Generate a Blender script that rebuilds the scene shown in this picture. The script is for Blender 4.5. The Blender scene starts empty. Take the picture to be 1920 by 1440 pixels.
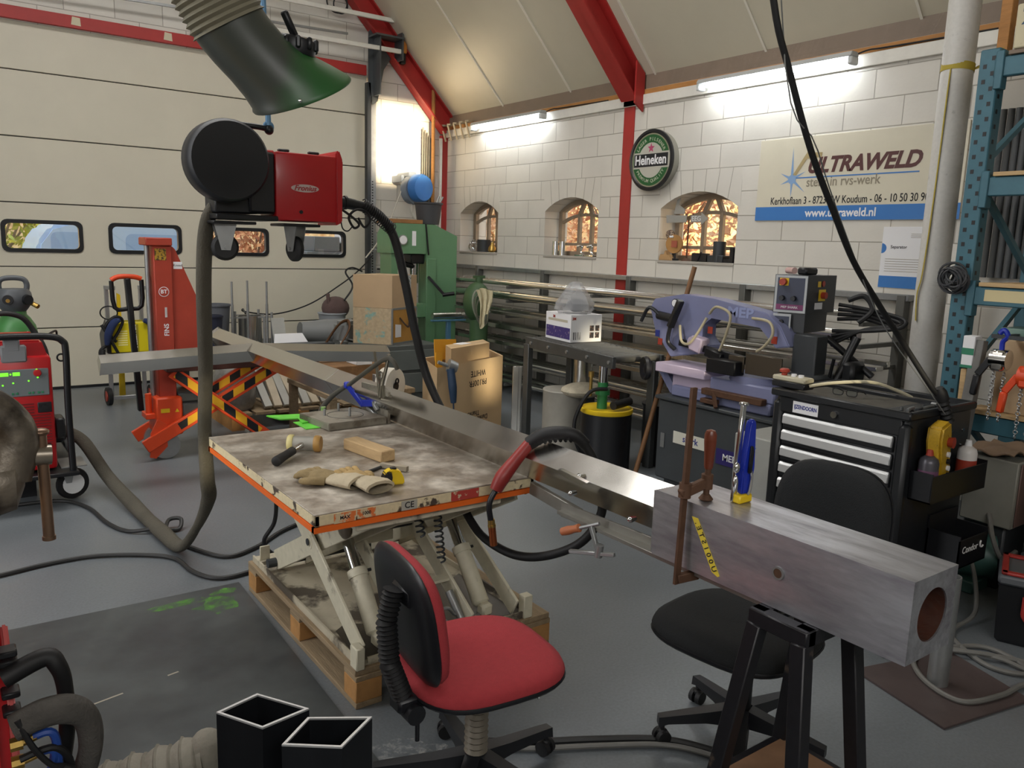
# Metal workshop with a lifting table, a steel cross and a bandsaw.
import bpy, bmesh, math, random
from mathutils import Vector, Matrix, Euler

random.seed(7)
SC = bpy.context.scene
COL = SC.collection
R = math.radians

# ------------------------------------------------------------------ camera
cam_data = bpy.data.cameras.new('camera')
cam = bpy.data.objects.new('camera', cam_data)
COL.objects.link(cam)
cam_data.sensor_fit = 'HORIZONTAL'
cam_data.sensor_width = 36.0
cam_data.lens = 36.0 * 1505.0 / 1920.0
cam_data.clip_start = 0.05
cam.matrix_world = Matrix(((0.811755, 0.074730, -0.579197, 0.000000), (-0.583180, 0.156208, -0.797183, 0.000000), (0.030902, 0.984893, 0.170384, 1.600000), (0.000000, 0.000000, 0.000000, 1.000000)))
SC.camera = cam

# ------------------------------------------------------------------ world, sun patches, added fill lights out of view
world = bpy.data.worlds.new('world')
SC.world = world
world.use_nodes = True
wn = world.node_tree.nodes
bg = wn['Background']
bg.inputs['Color'].default_value = (0.93, 0.97, 1.0, 1)
bg.inputs['Strength'].default_value = 2.4

SC.view_settings.view_transform = 'Standard'
SC.view_settings.look = 'None'
SC.view_settings.gamma = 1.0
SC.view_settings.use_curve_mapping = False
SC.view_settings.exposure = 0.0


def area(name, loc, target, sx, sy, power, col=(1, 1, 1)):
    d = bpy.data.lights.new(name, 'AREA')
    d.shape = 'RECTANGLE'; d.size = sx; d.size_y = sy
    d.energy = power; d.color = col
    o = bpy.data.objects.new(name, d); COL.objects.link(o)
    o.location = loc
    v = Vector(target) - Vector(loc)
    o.rotation_euler = v.to_track_quat('-Z', 'Y').to_euler()
    return o


# low autumn sun; it enters through openings added in the unseen rear wall
SUN_DIR = Vector((0.28, 0.95, -0.135)).normalized()
sd_ = bpy.data.lights.new('sun', 'SUN'); sd_.energy = 34.0; sd_.color = (1.0, 0.80, 0.52); sd_.angle = R(1.5)
so_ = bpy.data.objects.new('sun', sd_); COL.objects.link(so_)
so_.rotation_euler = SUN_DIR.to_track_quat('-Z', 'Y').to_euler()
# added fill lights out of view, along the ridge, left side and rear
area('fill_light_ridge', (1.4, 5.0, 5.6), (1.9, 5.0, 0), 1.2, 7.0, 285, (1.0, 0.98, 0.95))
area('fill_light_left', (-2.4, 3.6, 2.9), (1.8, 3.8, 0.6), 1.0, 6.0, 125, (0.97, 0.98, 1.0))
area('fill_light_rear', (-0.6, -2.2, 3.2), (2.0, 3.4, 0.8), 4.0, 1.0, 95, (1.0, 0.98, 0.95))

# ------------------------------------------------------------------ helpers
FR = [Matrix.Identity(4)]


class frame:
    """Local frame for shapes built inside a with-block."""
    def __init__(self, loc=(0, 0, 0), rz=0.0, rx=0.0, ry=0.0, sc=1.0):
        self.m = Matrix.Translation(loc) @ Euler((R(rx), R(ry), R(rz))).to_matrix().to_4x4() @ Matrix.Scale(sc, 4)
    def __enter__(self):
        FR.append(FR[-1] @ self.m); return self
    def __exit__(self, *a):
        FR.pop()


def s2l(c):
    return c / 12.92 if c <= 0.04045 else ((c + 0.055) / 1.055) ** 2.4


def hexc(h):
    h = h.lstrip('#')
    return tuple(s2l(int(h[i:i + 2], 16) / 255) for i in (0, 2, 4))


MATS = {}


def mat(name, col='#808080', rough=0.5, metal=0.0, var=0.0, scale=6.0, col2=None, thr=None, bump=0.0, bscale=None,
        stretch=None, spec=None, emit=None, estr=0.0, coat=0.0, rvar=0.0, alpha=1.0):
    """Principled material; optional noise that blends to col2 (wear, dirt, rust) or varies the tone."""
    if name in MATS:
        return MATS[name]
    m = bpy.data.materials.new(name)
    m.use_nodes = True
    nt = m.node_tree; n = nt.nodes; L = nt.links
    b = n['Principled BSDF']
    c = hexc(col) if isinstance(col, str) else col
    b.inputs['Base Color'].default_value = (*c, 1)
    b.inputs['Roughness'].default_value = rough
    b.inputs['Metallic'].default_value = metal
    if spec is not None:
        b.inputs['Specular IOR Level'].default_value = spec
    if coat:
        b.inputs['Coat Weight'].default_value = coat
        b.inputs['Coat Roughness'].default_value = 0.15
    if emit is not None:
        e = hexc(emit) if isinstance(emit, str) else emit
        b.inputs['Emission Color'].default_value = (*e, 1)
        b.inputs['Emission Strength'].default_value = estr
    if var or col2 or bump or rvar:
        tc = n.new('ShaderNodeTexCoord')
        mp = n.new('ShaderNodeMapping')
        L.new(tc.outputs['Object'], mp.inputs['Vector'])
        if stretch:
            mp.inputs['Scale'].default_value = stretch
        nz = n.new('ShaderNodeTexNoise')
        nz.inputs['Scale'].default_value = scale
        nz.inputs['Detail'].default_value = 6
        nz.inputs['Roughness'].default_value = 0.62
        L.new(mp.outputs['Vector'], nz.inputs['Vector'])
        fac = nz.outputs['Fac']
        if col2:
            rp = n.new('ShaderNodeValToRGB')
            t0, t1 = thr or (0.45, 0.62)
            rp.color_ramp.elements[0].position = t0
            rp.color_ramp.elements[1].position = t1
            rp.color_ramp.elements[0].color = (*c, 1)
            c2 = hexc(col2) if isinstance(col2, str) else col2
            rp.color_ramp.elements[1].color = (*c2, 1)
            L.new(fac, rp.inputs['Fac'])
            colout = rp.outputs['Color']
            if var:
                nz2 = n.new('ShaderNodeTexNoise'); nz2.inputs['Scale'].default_value = scale * 4.3
                nz2.inputs['Detail'].default_value = 5
                L.new(mp.outputs['Vector'], nz2.inputs['Vector'])
                colout = _vary(nt, colout, nz2.outputs['Fac'], var)
            L.new(colout, b.inputs['Base Color'])
        elif var:
            rgb = n.new('ShaderNodeRGB'); rgb.outputs[0].default_value = (*c, 1)
            L.new(_vary(nt, rgb.outputs[0], fac, var), b.inputs['Base Color'])
        if rvar:
            mr = n.new('ShaderNodeMapRange')
            mr.inputs['From Min'].default_value = 0.3; mr.inputs['From Max'].default_value = 0.7
            mr.inputs['To Min'].default_value = max(0.02, rough - rvar); mr.inputs['To Max'].default_value = min(1, rough + rvar)
            L.new(fac, mr.inputs['Value']); L.new(mr.outputs['Result'], b.inputs['Roughness'])
        if bump:
            nb = n.new('ShaderNodeTexNoise'); nb.inputs['Scale'].default_value = bscale or scale * 5
            nb.inputs['Detail'].default_value = 4
            L.new(mp.outputs['Vector'], nb.inputs['Vector'])
            bp = n.new('ShaderNodeBump'); bp.inputs['Strength'].default_value = bump; bp.inputs['Distance'].default_value = 0.01
            L.new(nb.outputs['Fac'], bp.inputs['Height']); L.new(bp.outputs['Normal'], b.inputs['Normal'])
    MATS[name] = m
    return m


def _vary(nt, colsock, fac, var):
    n = nt.nodes; L = nt.links
    mr = n.new('ShaderNodeMapRange')
    mr.inputs['From Min'].default_value = 0.25; mr.inputs['From Max'].default_value = 0.75
    mr.inputs['To Min'].default_value = 1 - var; mr.inputs['To Max'].default_value = 1 + var
    L.new(fac, mr.inputs['Value'])
    mx = n.new('ShaderNodeMix'); mx.data_type = 'RGBA'; mx.blend_type = 'MULTIPLY'
    mx.inputs['Factor'].default_value = 1
    L.new(colsock, mx.inputs['A']); L.new(mr.outputs['Result'], mx.inputs['B'])
    return mx.outputs['Result']


def pbase(name):
    m = bpy.data.materials.new(name); m.use_nodes = True
    MATS[name] = m
    return m, m.node_tree, m.node_tree.nodes, m.node_tree.links, m.node_tree.nodes['Principled BSDF']


class G:
    """Collects shapes in one bmesh; built in the frame that is current at creation."""
    def __init__(self):
        self.bm = bmesh.new()
        self.F = FR[-1].copy()

    def _v(self, p):
        return self.bm.verts.new(self.F @ Vector(p))

    def mesh(self, verts, faces):
        vs = [self._v(p) for p in verts]
        out = []
        for f in faces:
            try:
                out.append(self.bm.faces.new([vs[i] for i in f]))
            except ValueError:
                pass
        return vs, out

    def box(self, c, s, bev=0.0, rot=None, seg=1):
        """centre, full size; rot = (rx,ry,rz) degrees about the centre."""
        M = Matrix.Translation(c)
        if rot:
            M = M @ Euler([R(a) for a in rot]).to_matrix().to_4x4()
        h = [x / 2 for x in s]
        P = [(-1, -1, -1), (1, -1, -1), (1, 1, -1), (-1, 1, -1), (-1, -1, 1), (1, -1, 1), (1, 1, 1), (-1, 1, 1)]
        vs, fs = self.mesh([M @ Vector((a * h[0], b * h[1], d * h[2])) for a, b, d in P],
                           [(0, 3, 2, 1), (4, 5, 6, 7), (0, 1, 5, 4), (1, 2, 6, 5), (2, 3, 7, 6), (3, 0, 4, 7)])
        if bev:
            es = list({e for f in fs for e in f.edges})
            bmesh.ops.bevel(self.bm, geom=es, offset=min(bev, min(s) * 0.45), segments=seg, affect='EDGES', profile=0.5)
        return self

    def bb(self, a, b, bev=0.0, seg=1):
        c = [(x + y) / 2 for x, y in zip(a, b)]
        s = [abs(y - x) for x, y in zip(a, b)]
        return self.box(c, s, bev, None, seg)

    def bar(self, p0, p1, w, h, bev=0.0, up=(0, 0, 1)):
        """rectangular bar between two points."""
        p0 = Vector(p0); p1 = Vector(p1); d = p1 - p0
        z = d.normalized(); x = Vector(up).cross(z)
        if x.length < 1e-4:
            x = Vector((1, 0, 0)).cross(z)
        x.normalize(); y = z.cross(x)
        vs = []
        for t in (p0, p1):
            for a, b in ((-1, -1), (1, -1), (1, 1), (-1, 1)):
                vs.append(t + x * (a * w / 2) + y * (b * h / 2))
        v, fs = self.mesh(vs, [(0, 3, 2, 1), (4, 5, 6, 7), (0, 1, 5, 4), (1, 2, 6, 5), (2, 3, 7, 6), (3, 0, 4, 7)])
        if bev:
            es = list({e for f in fs for e in f.edges})
            bmesh.ops.bevel(self.bm, geom=es, offset=min(bev, min(w, h) * 0.45), segments=1, affect='EDGES')
        return self

    def loft(self, rings, closed=True, caps=True):
        n = len(rings[0])
        V = [[self._v(p) for p in r] for r in rings]
        for a, b in zip(V[:-1], V[1:]):
            for i in range(n if closed else n - 1):
                j = (i + 1) % n
                try:
                    self.bm.faces.new((a[i], a[j], b[j], b[i]))
                except ValueError:
                    pass
        if caps and closed:
            for r, rev in ((V[0], True), (V[-1], False)):
                try:
                    self.bm.faces.new(list(reversed(r)) if rev else r)
                except ValueError:
                    pass
        return self

    def cyl(self, p0, p1, r0, r1=None, seg=16, caps=True):
        p0 = Vector(p0); p1 = Vector(p1); r1 = r0 if r1 is None else r1
        z = (p1 - p0).normalized()
        x = z.orthogonal().normalized(); y = z.cross(x)
        rings = []
        for p, r in ((p0, r0), (p1, r1)):
            rings.append([p + x * (r * math.cos(2 * math.pi * i / seg)) + y * (r * math.sin(2 * math.pi * i / seg)) for i in range(seg)])
        return self.loft(rings, True, caps)

    def pipe(self, p0, p1, r, t, seg=16):
        """open round pipe with wall thickness t."""
        p0 = Vector(p0); p1 = Vector(p1)
        z = (p1 - p0).normalized(); x = z.orthogonal().normalized(); y = z.cross(x)
        prof = [(p0, r - t), (p0, r), (p1, r), (p1, r - t), (p0, r - t)]
        rings = [[p + x * (q * math.cos(2 * math.pi * i / seg)) + y * (q * math.sin(2 * math.pi * i / seg)) for i in range(seg)] for p, q in prof]
        return self.loft(rings, True, False)

    def lathe(self, prof, o=(0, 0, 0), axis=(0, 0, 1), seg=24, caps=True):
        """prof = [(radius, height)] turned about axis through o."""
        o = Vector(o); z = Vector(axis).normalized()
        x = z.orthogonal().normalized(); y = z.cross(x)
        rings = [[o + z * h + x * (max(r, 1e-4) * math.cos(2 * math.pi * i / seg)) + y * (max(r, 1e-4) * math.sin(2 * math.pi * i / seg)) for i in range(seg)] for r, h in prof]
        return self.loft(rings, True, caps)

    def tube(self, pts, r, seg=8, sub=6, smooth=True, caps=True, flat=1.0, closed=False):
        """swept tube through points (Catmull-Rom); r number or list; flat squashes it in the second axis."""
        P = [Vector(p) for p in pts]
        rad = list(r) if isinstance(r, (list, tuple)) else [r] * len(P)
        if smooth and len(P) > 2:
            Q = []; Rr = []
            n = len(P)
            rng = range(n if closed else n - 1)
            for i in rng:
                if closed:
                    a, b, c, d = P[(i - 1) % n], P[i], P[(i + 1) % n], P[(i + 2) % n]
                    ra, rb = rad[i], rad[(i + 1) % n]
                else:
                    a, b, c, d = P[max(i - 1, 0)], P[i], P[i + 1], P[min(i + 2, n - 1)]
                    ra, rb = rad[i], rad[i + 1]
                for k in range(sub):
                    t = k / sub
                    Q.append(0.5 * ((2 * b) + (c - a) * t + (2 * a - 5 * b + 4 * c - d) * t * t + (3 * b - a - 3 * c + d) * t ** 3))
                    Rr.append(ra + (rb - ra) * t)
            if not closed:
                Q.append(P[-1]); Rr.append(rad[-1])
            P, rad = Q, Rr
        n = len(P)
        tang = []
        for i in range(n):
            if closed:
                t = P[(i + 1) % n] - P[(i - 1) % n]
            else:
                t = P[min(i + 1, n - 1)] - P[max(i - 1, 0)]
            tang.append(t.normalized() if t.length > 1e-9 else Vector((0, 0, 1)))
        x = tang[0].orthogonal().normalized()
        rings = []
        for i in range(n):
            t = tang[i]
            x = (x - t * x.dot(t))
            x = x.normalized() if x.length > 1e-6 else t.orthogonal().normalized()
            y = t.cross(x)
            rings.append([P[i] + x * (rad[i] * math.cos(2 * math.pi * k / seg)) + y * (rad[i] * flat * math.sin(2 * math.pi * k / seg)) for k in range(seg)])
        if closed:
            rings.append(rings[0])
            return self.loft(rings, True, False)
        return self.loft(rings, True, caps)

    def prism(self, poly, o=(0, 0, 0), u=(1, 0, 0), v=(0, 1, 0), w=None, bev=0.0):
        """2D polygon in axes u,v at o, extruded by vector w."""
        o = Vector(o); u = Vector(u); v = Vector(v); w = Vector(w)
        a = [o + u * p[0] + v * p[1] for p in poly]
        b = [p + w for p in a]
        n = len(a)
        vs, fs = self.mesh(a + b, [tuple(reversed(range(n))), tuple(range(n, 2 * n))] + [(i, (i + 1) % n, n + (i + 1) % n, n + i) for i in range(n)])
        if bev:
            es = list({e for f in fs for e in f.edges})
            bmesh.ops.bevel(self.bm, geom=es, offset=bev, segments=2, affect='EDGES')
        return self

    def sphere(self, c, r, seg=16, rings=10, sc=(1, 1, 1)):
        c = Vector(c)
        R_ = []
        for j in range(rings + 1):
            th = math.pi * j / rings
            rr = max(math.sin(th), 1e-3)
            R_.append([c + Vector((r * sc[0] * rr * math.cos(2 * math.pi * i / seg), r * sc[1] * rr * math.sin(2 * math.pi * i / seg), r * sc[2] * -math.cos(th))) for i in range(seg)])
        return self.loft(R_)

    def ring(self, c, R0, r, axis=(0, 0, 1), seg=28, ms=8, a0=0, a1=360):
        c = Vector(c); z = Vector(axis).normalized(); x = z.orthogonal().normalized(); y = z.cross(x)
        full = abs(a1 - a0) >= 360
        n = seg
        pts = [c + x * (R0 * math.cos(R(a0 + (a1 - a0) * i / n))) + y * (R0 * math.sin(R(a0 + (a1 - a0) * i / n))) for i in range(n if full else n + 1)]
        return self.tube(pts, r, ms, smooth=False, closed=full)

    def coil(self, p0, p1, R0, r, turns, ms=6, per=14):
        p0 = Vector(p0); p1 = Vector(p1); z = (p1 - p0).normalized(); x = z.orthogonal().normalized(); y = z.cross(x)
        N = int(turns * per)
        pts = [p0 + (p1 - p0) * (i / N) + x * (R0 * math.cos(2 * math.pi * i / per)) + y * (R0 * math.sin(2 * math.pi * i / per)) for i in range(N + 1)]
        return self.tube(pts, r, ms, smooth=False)

    def grid(self, fn, nu, nv, thick=0.0):
        """sheet fn(u,v) -> point, u and v in 0..1, optional thickness downwards along normal."""
        V = [[self._v(fn(i / nu, j / nv)) for j in range(nv + 1)] for i in range(nu + 1)]
        fs = []
        for i in range(nu):
            for j in range(nv):
                fs.append(self.bm.faces.new((V[i][j], V[i + 1][j], V[i + 1][j + 1], V[i][j + 1])))
        if thick:
            bmesh.ops.recalc_face_normals(self.bm, faces=fs)
            bmesh.ops.solidify(self.bm, geom=fs, thickness=thick)
        return self


def obj(name, g, material, parent=None, smooth=40, label=None, kind=None):
    me = bpy.data.meshes.new(name)
    bmesh.ops.recalc_face_normals(g.bm, faces=g.bm.faces)
    g.bm.to_mesh(me); g.bm.free()
    me.materials.append(material)
    if smooth:
        me.polygons.foreach_set('use_smooth', [True] * len(me.polygons))
        me.set_sharp_from_angle(angle=R(smooth))
    o = bpy.data.objects.new(name, me)
    COL.objects.link(o)
    if parent is not None:
        o.parent = parent
    if label:
        o['label'] = label
    if kind:
        o['kind'] = kind
    return o


ROOTS = []
ORD_ = ['first', 'second', 'third', 'fourth', 'fifth', 'sixth', 'seventh']


def thing(name, label, cat, group=None):
    o = bpy.data.objects.new(name, None)
    COL.objects.link(o)
    o.empty_display_size = 0.1
    o['label'] = label; o['category'] = cat
    if group:
        o['group'] = group
    ROOTS.append(o)
    return o


def solo(name, g, material, label, cat, group=None, smooth=40, kind=None):
    o = obj(name, g, material, None, smooth)
    o['label'] = label; o['category'] = cat
    if group:
        o['group'] = group
    if kind:
        o['kind'] = kind
    ROOTS.append(o)
    return o


def struct(name, g, material, parent=None, smooth=40):
    o = obj(name, g, material, parent, smooth)
    if parent is None:
        o['kind'] = 'structure'
    return o


def text(name, s, size, o, u, v, material, parent, ext=0.0008, bold=0.0, shear=0.0, align='CENTER', width=None, space=1.0, label=None):
    """lettering mesh: origin o, reading direction u, up v (world vectors in current frame)."""
    cu = bpy.data.curves.new(name, 'FONT')
    cu.body = s; cu.size = size; cu.extrude = ext; cu.offset = bold; cu.shear = shear
    cu.align_x = align; cu.align_y = 'CENTER'; cu.space_character = space; cu.resolution_u = 3
    t = bpy.data.objects.new(name, cu)
    me = bpy.data.meshes.new_from_object(t)
    bpy.data.objects.remove(t); bpy.data.curves.remove(cu)
    if width and len(me.vertices):
        xs = [q.co.x for q in me.vertices]
        k = width / (max(xs) - min(xs))
        me.transform(Matrix.Diagonal((k, 1, 1, 1)))
    u = Vector(u).normalized(); v = Vector(v); v = (v - u * v.dot(u)).normalized(); w = u.cross(v)
    M = Matrix(((u.x, v.x, w.x, o[0]), (u.y, v.y, w.y, o[1]), (u.z, v.z, w.z, o[2]), (0, 0, 0, 1)))
    me.transform(FR[-1] @ M)
    me.materials.clear(); me.materials.append(material)
    ob = bpy.data.objects.new(name, me)
    COL.objects.link(ob)
    ob.parent = parent
    if label:
        ob['label'] = label
    return ob


def recentre(root):
    """move a thing's origin to the base of its shape, leaving the shape where it stands."""
    objs = [root] if root.type == 'MESH' else []
    st = list(root.children)
    while st:
        c = st.pop(); st += list(c.children)
        if c.type == 'MESH':
            objs.append(c)
    lo = Vector((1e9,) * 3); hi = Vector((-1e9,) * 3)
    for ob in objs:
        for q in ob.data.vertices:
            for k in range(3):
                lo[k] = min(lo[k], q.co[k]); hi[k] = max(hi[k], q.co[k])
    if not objs or hi.x < lo.x:
        return
    b = Vector(((lo.x + hi.x) / 2, (lo.y + hi.y) / 2, lo.z))
    for ob in objs:
        ob.data.transform(Matrix.Translation(-b))
    root.location = b


def rrect(w, h, r, n=4):
    """rounded rectangle outline centred on 0."""
    out = []
    for cx, cy, a in ((w / 2 - r, h / 2 - r, 0), (-w / 2 + r, h / 2 - r, 90), (-w / 2 + r, -h / 2 + r, 180), (w / 2 - r, -h / 2 + r, 270)):
        for k in range(n + 1):
            t = R(a + 90 * k / n)
            out.append((cx + r * math.cos(t), cy + r * math.sin(t)))
    return out

# ------------------------------------------------------------------ materials of the setting
def block_mat(name, ax, base, joint, var=0.05, off=0.0):
    m, nt, n, L, b = pbase(name)
    tc = n.new('ShaderNodeTexCoord'); sp = n.new('ShaderNodeSeparateXYZ'); cb = n.new('ShaderNodeCombineXYZ')
    L.new(tc.outputs['Object'], sp.inputs[0])
    ad = n.new('ShaderNodeMath'); ad.operation = 'ADD'; ad.inputs[1].default_value = off
    L.new(sp.outputs[ax], ad.inputs[0]); L.new(ad.outputs[0], cb.inputs['X'])
    az = n.new('ShaderNodeMath'); az.operation = 'ADD'; az.inputs[1].default_value = 0.1
    L.new(sp.outputs['Z'], az.inputs[0]); L.new(az.outputs[0], cb.inputs['Y'])
    bt = n.new('ShaderNodeTexBrick')
    bt.inputs['Scale'].default_value = 1.0
    bt.inputs['Brick Width'].default_value = 0.45
    bt.inputs['Row Height'].default_value = 0.2
    bt.inputs['Mortar Size'].default_value = 0.0055
    bt.inputs['Mortar Smooth'].default_value = 0.6
    bt.inputs['Color1'].default_value = (*hexc(base), 1)
    bt.inputs['Color2'].default_value = (*[x * 0.93 for x in hexc(base)], 1)
    bt.inputs['Mortar'].default_value = (*hexc(joint), 1)
    L.new(cb.outputs[0], bt.inputs['Vector'])
    nz = n.new('ShaderNodeTexNoise'); nz.inputs['Scale'].default_value = 3.0; nz.inputs['Detail'].default_value = 8
    L.new(tc.outputs['Object'], nz.inputs['Vector'])
    L.new(_vary(nt, bt.outputs['Color'], nz.outputs['Fac'], var), b.inputs['Base Color'])
    b.inputs['Roughness'].default_value = 0.55
    nf = n.new('ShaderNodeTexNoise'); nf.inputs['Scale'].default_value = 45; nf.inputs['Detail'].default_value = 5
    L.new(tc.outputs['Object'], nf.inputs['Vector'])
    mx = n.new('ShaderNodeMath'); mx.operation = 'MULTIPLY_ADD'; mx.inputs[1].default_value = 0.25
    inv = n.new('ShaderNodeMath'); inv.operation = 'SUBTRACT'; inv.inputs[0].default_value = 1.0
    L.new(bt.outputs['Fac'], inv.inputs[1])
    L.new(nf.outputs['Fac'], mx.inputs[0]); L.new(inv.outputs[0], mx.inputs[2])
    bp = n.new('ShaderNodeBump'); bp.inputs['Strength'].default_value = 0.5; bp.inputs['Distance'].default_value = 0.006
    L.new(mx.outputs[0], bp.inputs['Height']); L.new(bp.outputs['Normal'], b.inputs['Normal'])
    return m


def floor_mat():
    m, nt, n, L, b = pbase('floor_coating')
    tc = n.new('ShaderNodeTexCoord')
    n1 = n.new('ShaderNodeTexNoise'); n1.inputs['Scale'].default_value = 0.9; n1.inputs['Detail'].default_value = 8
    n2 = n.new('ShaderNodeTexNoise'); n2.inputs['Scale'].default_value = 90; n2.inputs['Detail'].default_value = 3
    for q in (n1, n2):
        L.new(tc.outputs['Object'], q.inputs['Vector'])
    rp = n.new('ShaderNodeValToRGB')
    rp.color_ramp.elements[0].position = 0.3; rp.color_ramp.elements[1].position = 0.72
    rp.color_ramp.elements[0].color = (*hexc('#5d6266'), 1); rp.color_ramp.elements[1].color = (*hexc('#74797d'), 1)
    L.new(n1.outputs['Fac'], rp.inputs['Fac'])
    L.new(_vary(nt, rp.outputs['Color'], n2.outputs['Fac'], 0.12), b.inputs['Base Color'])
    mr = n.new('ShaderNodeMapRange'); mr.inputs['To Min'].default_value = 0.28; mr.inputs['To Max'].default_value = 0.5
    L.new(n1.outputs['Fac'], mr.inputs['Value']); L.new(mr.outputs['Result'], b.inputs['Roughness'])
    bp = n.new('ShaderNodeBump'); bp.inputs['Strength'].default_value = 0.06; bp.inputs['Distance'].default_value = 0.01
    L.new(n2.outputs['Fac'], bp.inputs['Height']); L.new(bp.outputs['Normal'], b.inputs['Normal'])
    return m


def glass_mat(name, tint, gloss=0.08, rough=0.02):
    m = bpy.data.materials.new(name); m.use_nodes = True
    nt = m.node_tree; n = nt.nodes; L = nt.links
    n.remove(n['Principled BSDF'])
    tr = n.new('ShaderNodeBsdfTransparent'); tr.inputs['Color'].default_value = (*tint, 1)
    gl = n.new('ShaderNodeBsdfGlossy'); gl.inputs['Roughness'].default_value = rough
    mx = n.new('ShaderNodeMixShader'); mx.inputs['Fac'].default_value = gloss
    L.new(tr.outputs[0], mx.inputs[1]); L.new(gl.outputs[0], mx.inputs[2])
    L.new(mx.outputs[0], n['Material Output'].inputs['Surface'])
    MATS[name] = m
    return m


M_WALLR = block_mat('painted_block_side', 'Y', '#d3cfc6', '#a29d93', off=0.02)
M_WALLB = block_mat('painted_block_gable', 'X', '#d3cfc6', '#a29d93', off=0.11)
M_FLOOR = floor_mat()
M_PANE = glass_mat('window_pane', (0.93, 0.96, 0.97), 0.06)
M_DOOR = mat('door_panel_cream', '#cdc7b5', 0.45, var=0.03, scale=3, bump=0.06, bscale=160)
M_GASKET = mat('rubber_gasket', '#0e1014', 0.45)
M_CEIL = mat('roof_panel_cream', '#c4bda9', 0.34, var=0.05, scale=1.5)
M_SEAM = mat('seam_strip', '#d8d3c5', 0.5)
M_RED = mat('red_paint_steel', '#a32a27', 0.5, var=0.12, scale=5)
M_WHITE = mat('white_trim', '#d9d6cd', 0.5, var=0.08, scale=9)
M_TIMBER = mat('raw_timber', '#a9763f', 0.7, var=0.2, scale=6, stretch=(8, 1, 8), bump=0.2)
M_BROWNB = mat('brown_board', '#7b6b5c', 0.6, var=0.1)
M_GALV = mat('galvanised', '#9a9c9c', 0.42, 0.75, var=0.12, scale=14)
M_DARKST = mat('dark_steel', '#3a3d40', 0.5, 0.3, var=0.15)
M_BLACKM = mat('black_metal', '#121316', 0.42, 0.2, var=0.15, scale=12)
M_BLACKP = mat('black_plastic', '#15161a', 0.42, var=0.1, scale=20)
M_RUBBER = mat('black_rubber', '#111113', 0.6, var=0.2, scale=20)
M_CABLE = mat('grey_black_cable', '#242424', 0.55, var=0.15, scale=15)
M_GREYCAB = mat('grey_cable', '#6a6965', 0.55, var=0.1, scale=15)
M_STEEL = mat('brushed_stainless', '#cfcec9', 0.24, 0.97, var=0.04, scale=3, rvar=0.06)
M_CHROME = mat('chrome', '#d8d8d8', 0.12, 1.0)

# ------------------------------------------------------------------ setting
XR, YB = 5.53, 9.24
g = G(); g.bb((-4.3, -3.1, -0.12), (5.9, 9.6, 0.0))
struct('floor', g, M_FLOOR)

# side wall with three arched window openings
WIN = [(4.474, 5.359), (6.219, 7.093), (7.997, 8.836)]
ZS, ZSP, ZT = 1.5, 1.975, 2.115


def arch_pts(y0, y1, n=10, zs=ZSP, zt=ZT):
    """points along the arch from y0 to y1"""
    c = (y0 + y1) / 2; h = (y1 - y0) / 2; s = zt - zs
    r = (h * h + s * s) / (2 * s)
    zc = zt - r
    a = math.asin(h / r)
    return [(c + r * math.sin(-a + 2 * a * i / n), zc + r * math.cos(-a + 2 * a * i / n)) for i in range(n + 1)]


g = G()
ys = -3.0
WT = 3.2
for y0, y1 in WIN:
    g.bb((XR, ys, 0), (XR + 0.32, y0, WT))
    g.bb((XR, y0, 0), (XR + 0.32, y1, ZS))
    g.prism([(y0, WT)] + arch_pts(y0, y1) + [(y1, WT)], (XR, 0, 0), (0, 1, 0), (0, 0, 1), (0.32, 0, 0))
    ys = y1
g.bb((XR, ys, 0), (XR + 0.32, YB + 0.3, WT))
bmesh.ops.remove_doubles(g.bm, verts=g.bm.verts, dist=1e-5)
struct('wall_right', g, M_WALLR, smooth=20)

# gable wall with the door opening
DX0, DX1, DZ = -0.45, 4.46, 3.53
g = G()
slope = lambda x: 3.17 + 1.06 * (5.55 - x)
g.prism([(-4.0, 0), (DX0, 0), (DX0, DZ), (DX1, DZ), (DX1, 0), (6.2, 0), (6.2, 2.6), (5.6, slope(5.6)), (1.3, slope(1.3)), (-4.0, 2.3)],
        (0, YB, 0), (1, 0, 0), (0, 0, 1), (0, 0.3, 0))
struct('wall_back', g, M_WALLB)

# roof slope
g = G()
a = Vector((5.62, 0, slope(5.62))); bnd = Vector((1.3, 0, slope(1.3)))
up = Vector((1.06, 0, 1)).normalized() * 0.12
g.mesh([(p.x + k * up.x, y, p.z + k * up.z) for y in (-3.0, YB + 0.3) for p in (a, bnd) for k in (0, 1)],
       [(0, 1, 3, 2), (4, 6, 7, 5), (0, 4, 5, 1), (2, 3, 7, 6), (0, 2, 6, 4), (1, 5, 7, 3)])
CE = struct('ceiling', g, M_CEIL)
dn = Vector((-1.06, 0, -1)).normalized()
for y in (7.96, 6.74, 5.53, 4.32, 3.07, 1.84):
    g = G()
    g.bar(a + dn * 0.004 + Vector((0, y, 0)), bnd + dn * 0.004 + Vector((0, y, 0)), 0.014, 0.02, up=(0, 1, 0))
    obj('panel_joint', g, M_SEAM, CE)
# other slope of the roof and the far side wall of the hall, both beyond the frame
g = G()
g.mesh([(1.3, -3, slope(1.3)), (1.3, 9.5, slope(1.3)), (-4.0, 9.5, 2.2), (-4.0, -3, 2.2),
        (1.3, -3, slope(1.3) + .12), (1.3, 9.5, slope(1.3) + .12), (-4.1, 9.5, 2.3), (-4.1, -3, 2.3)],
       [(0, 1, 2, 3), (7, 6, 5, 4), (0, 4, 5, 1), (2, 6, 7, 3), (1, 5, 6, 2), (0, 3, 7, 4)])
struct('ceiling_left', g, M_CEIL)
g = G(); g.bb((-4.2, -3, 0), (-4.0, 9.5, 2.35))
struct('wall_left', g, M_WALLR)

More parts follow.
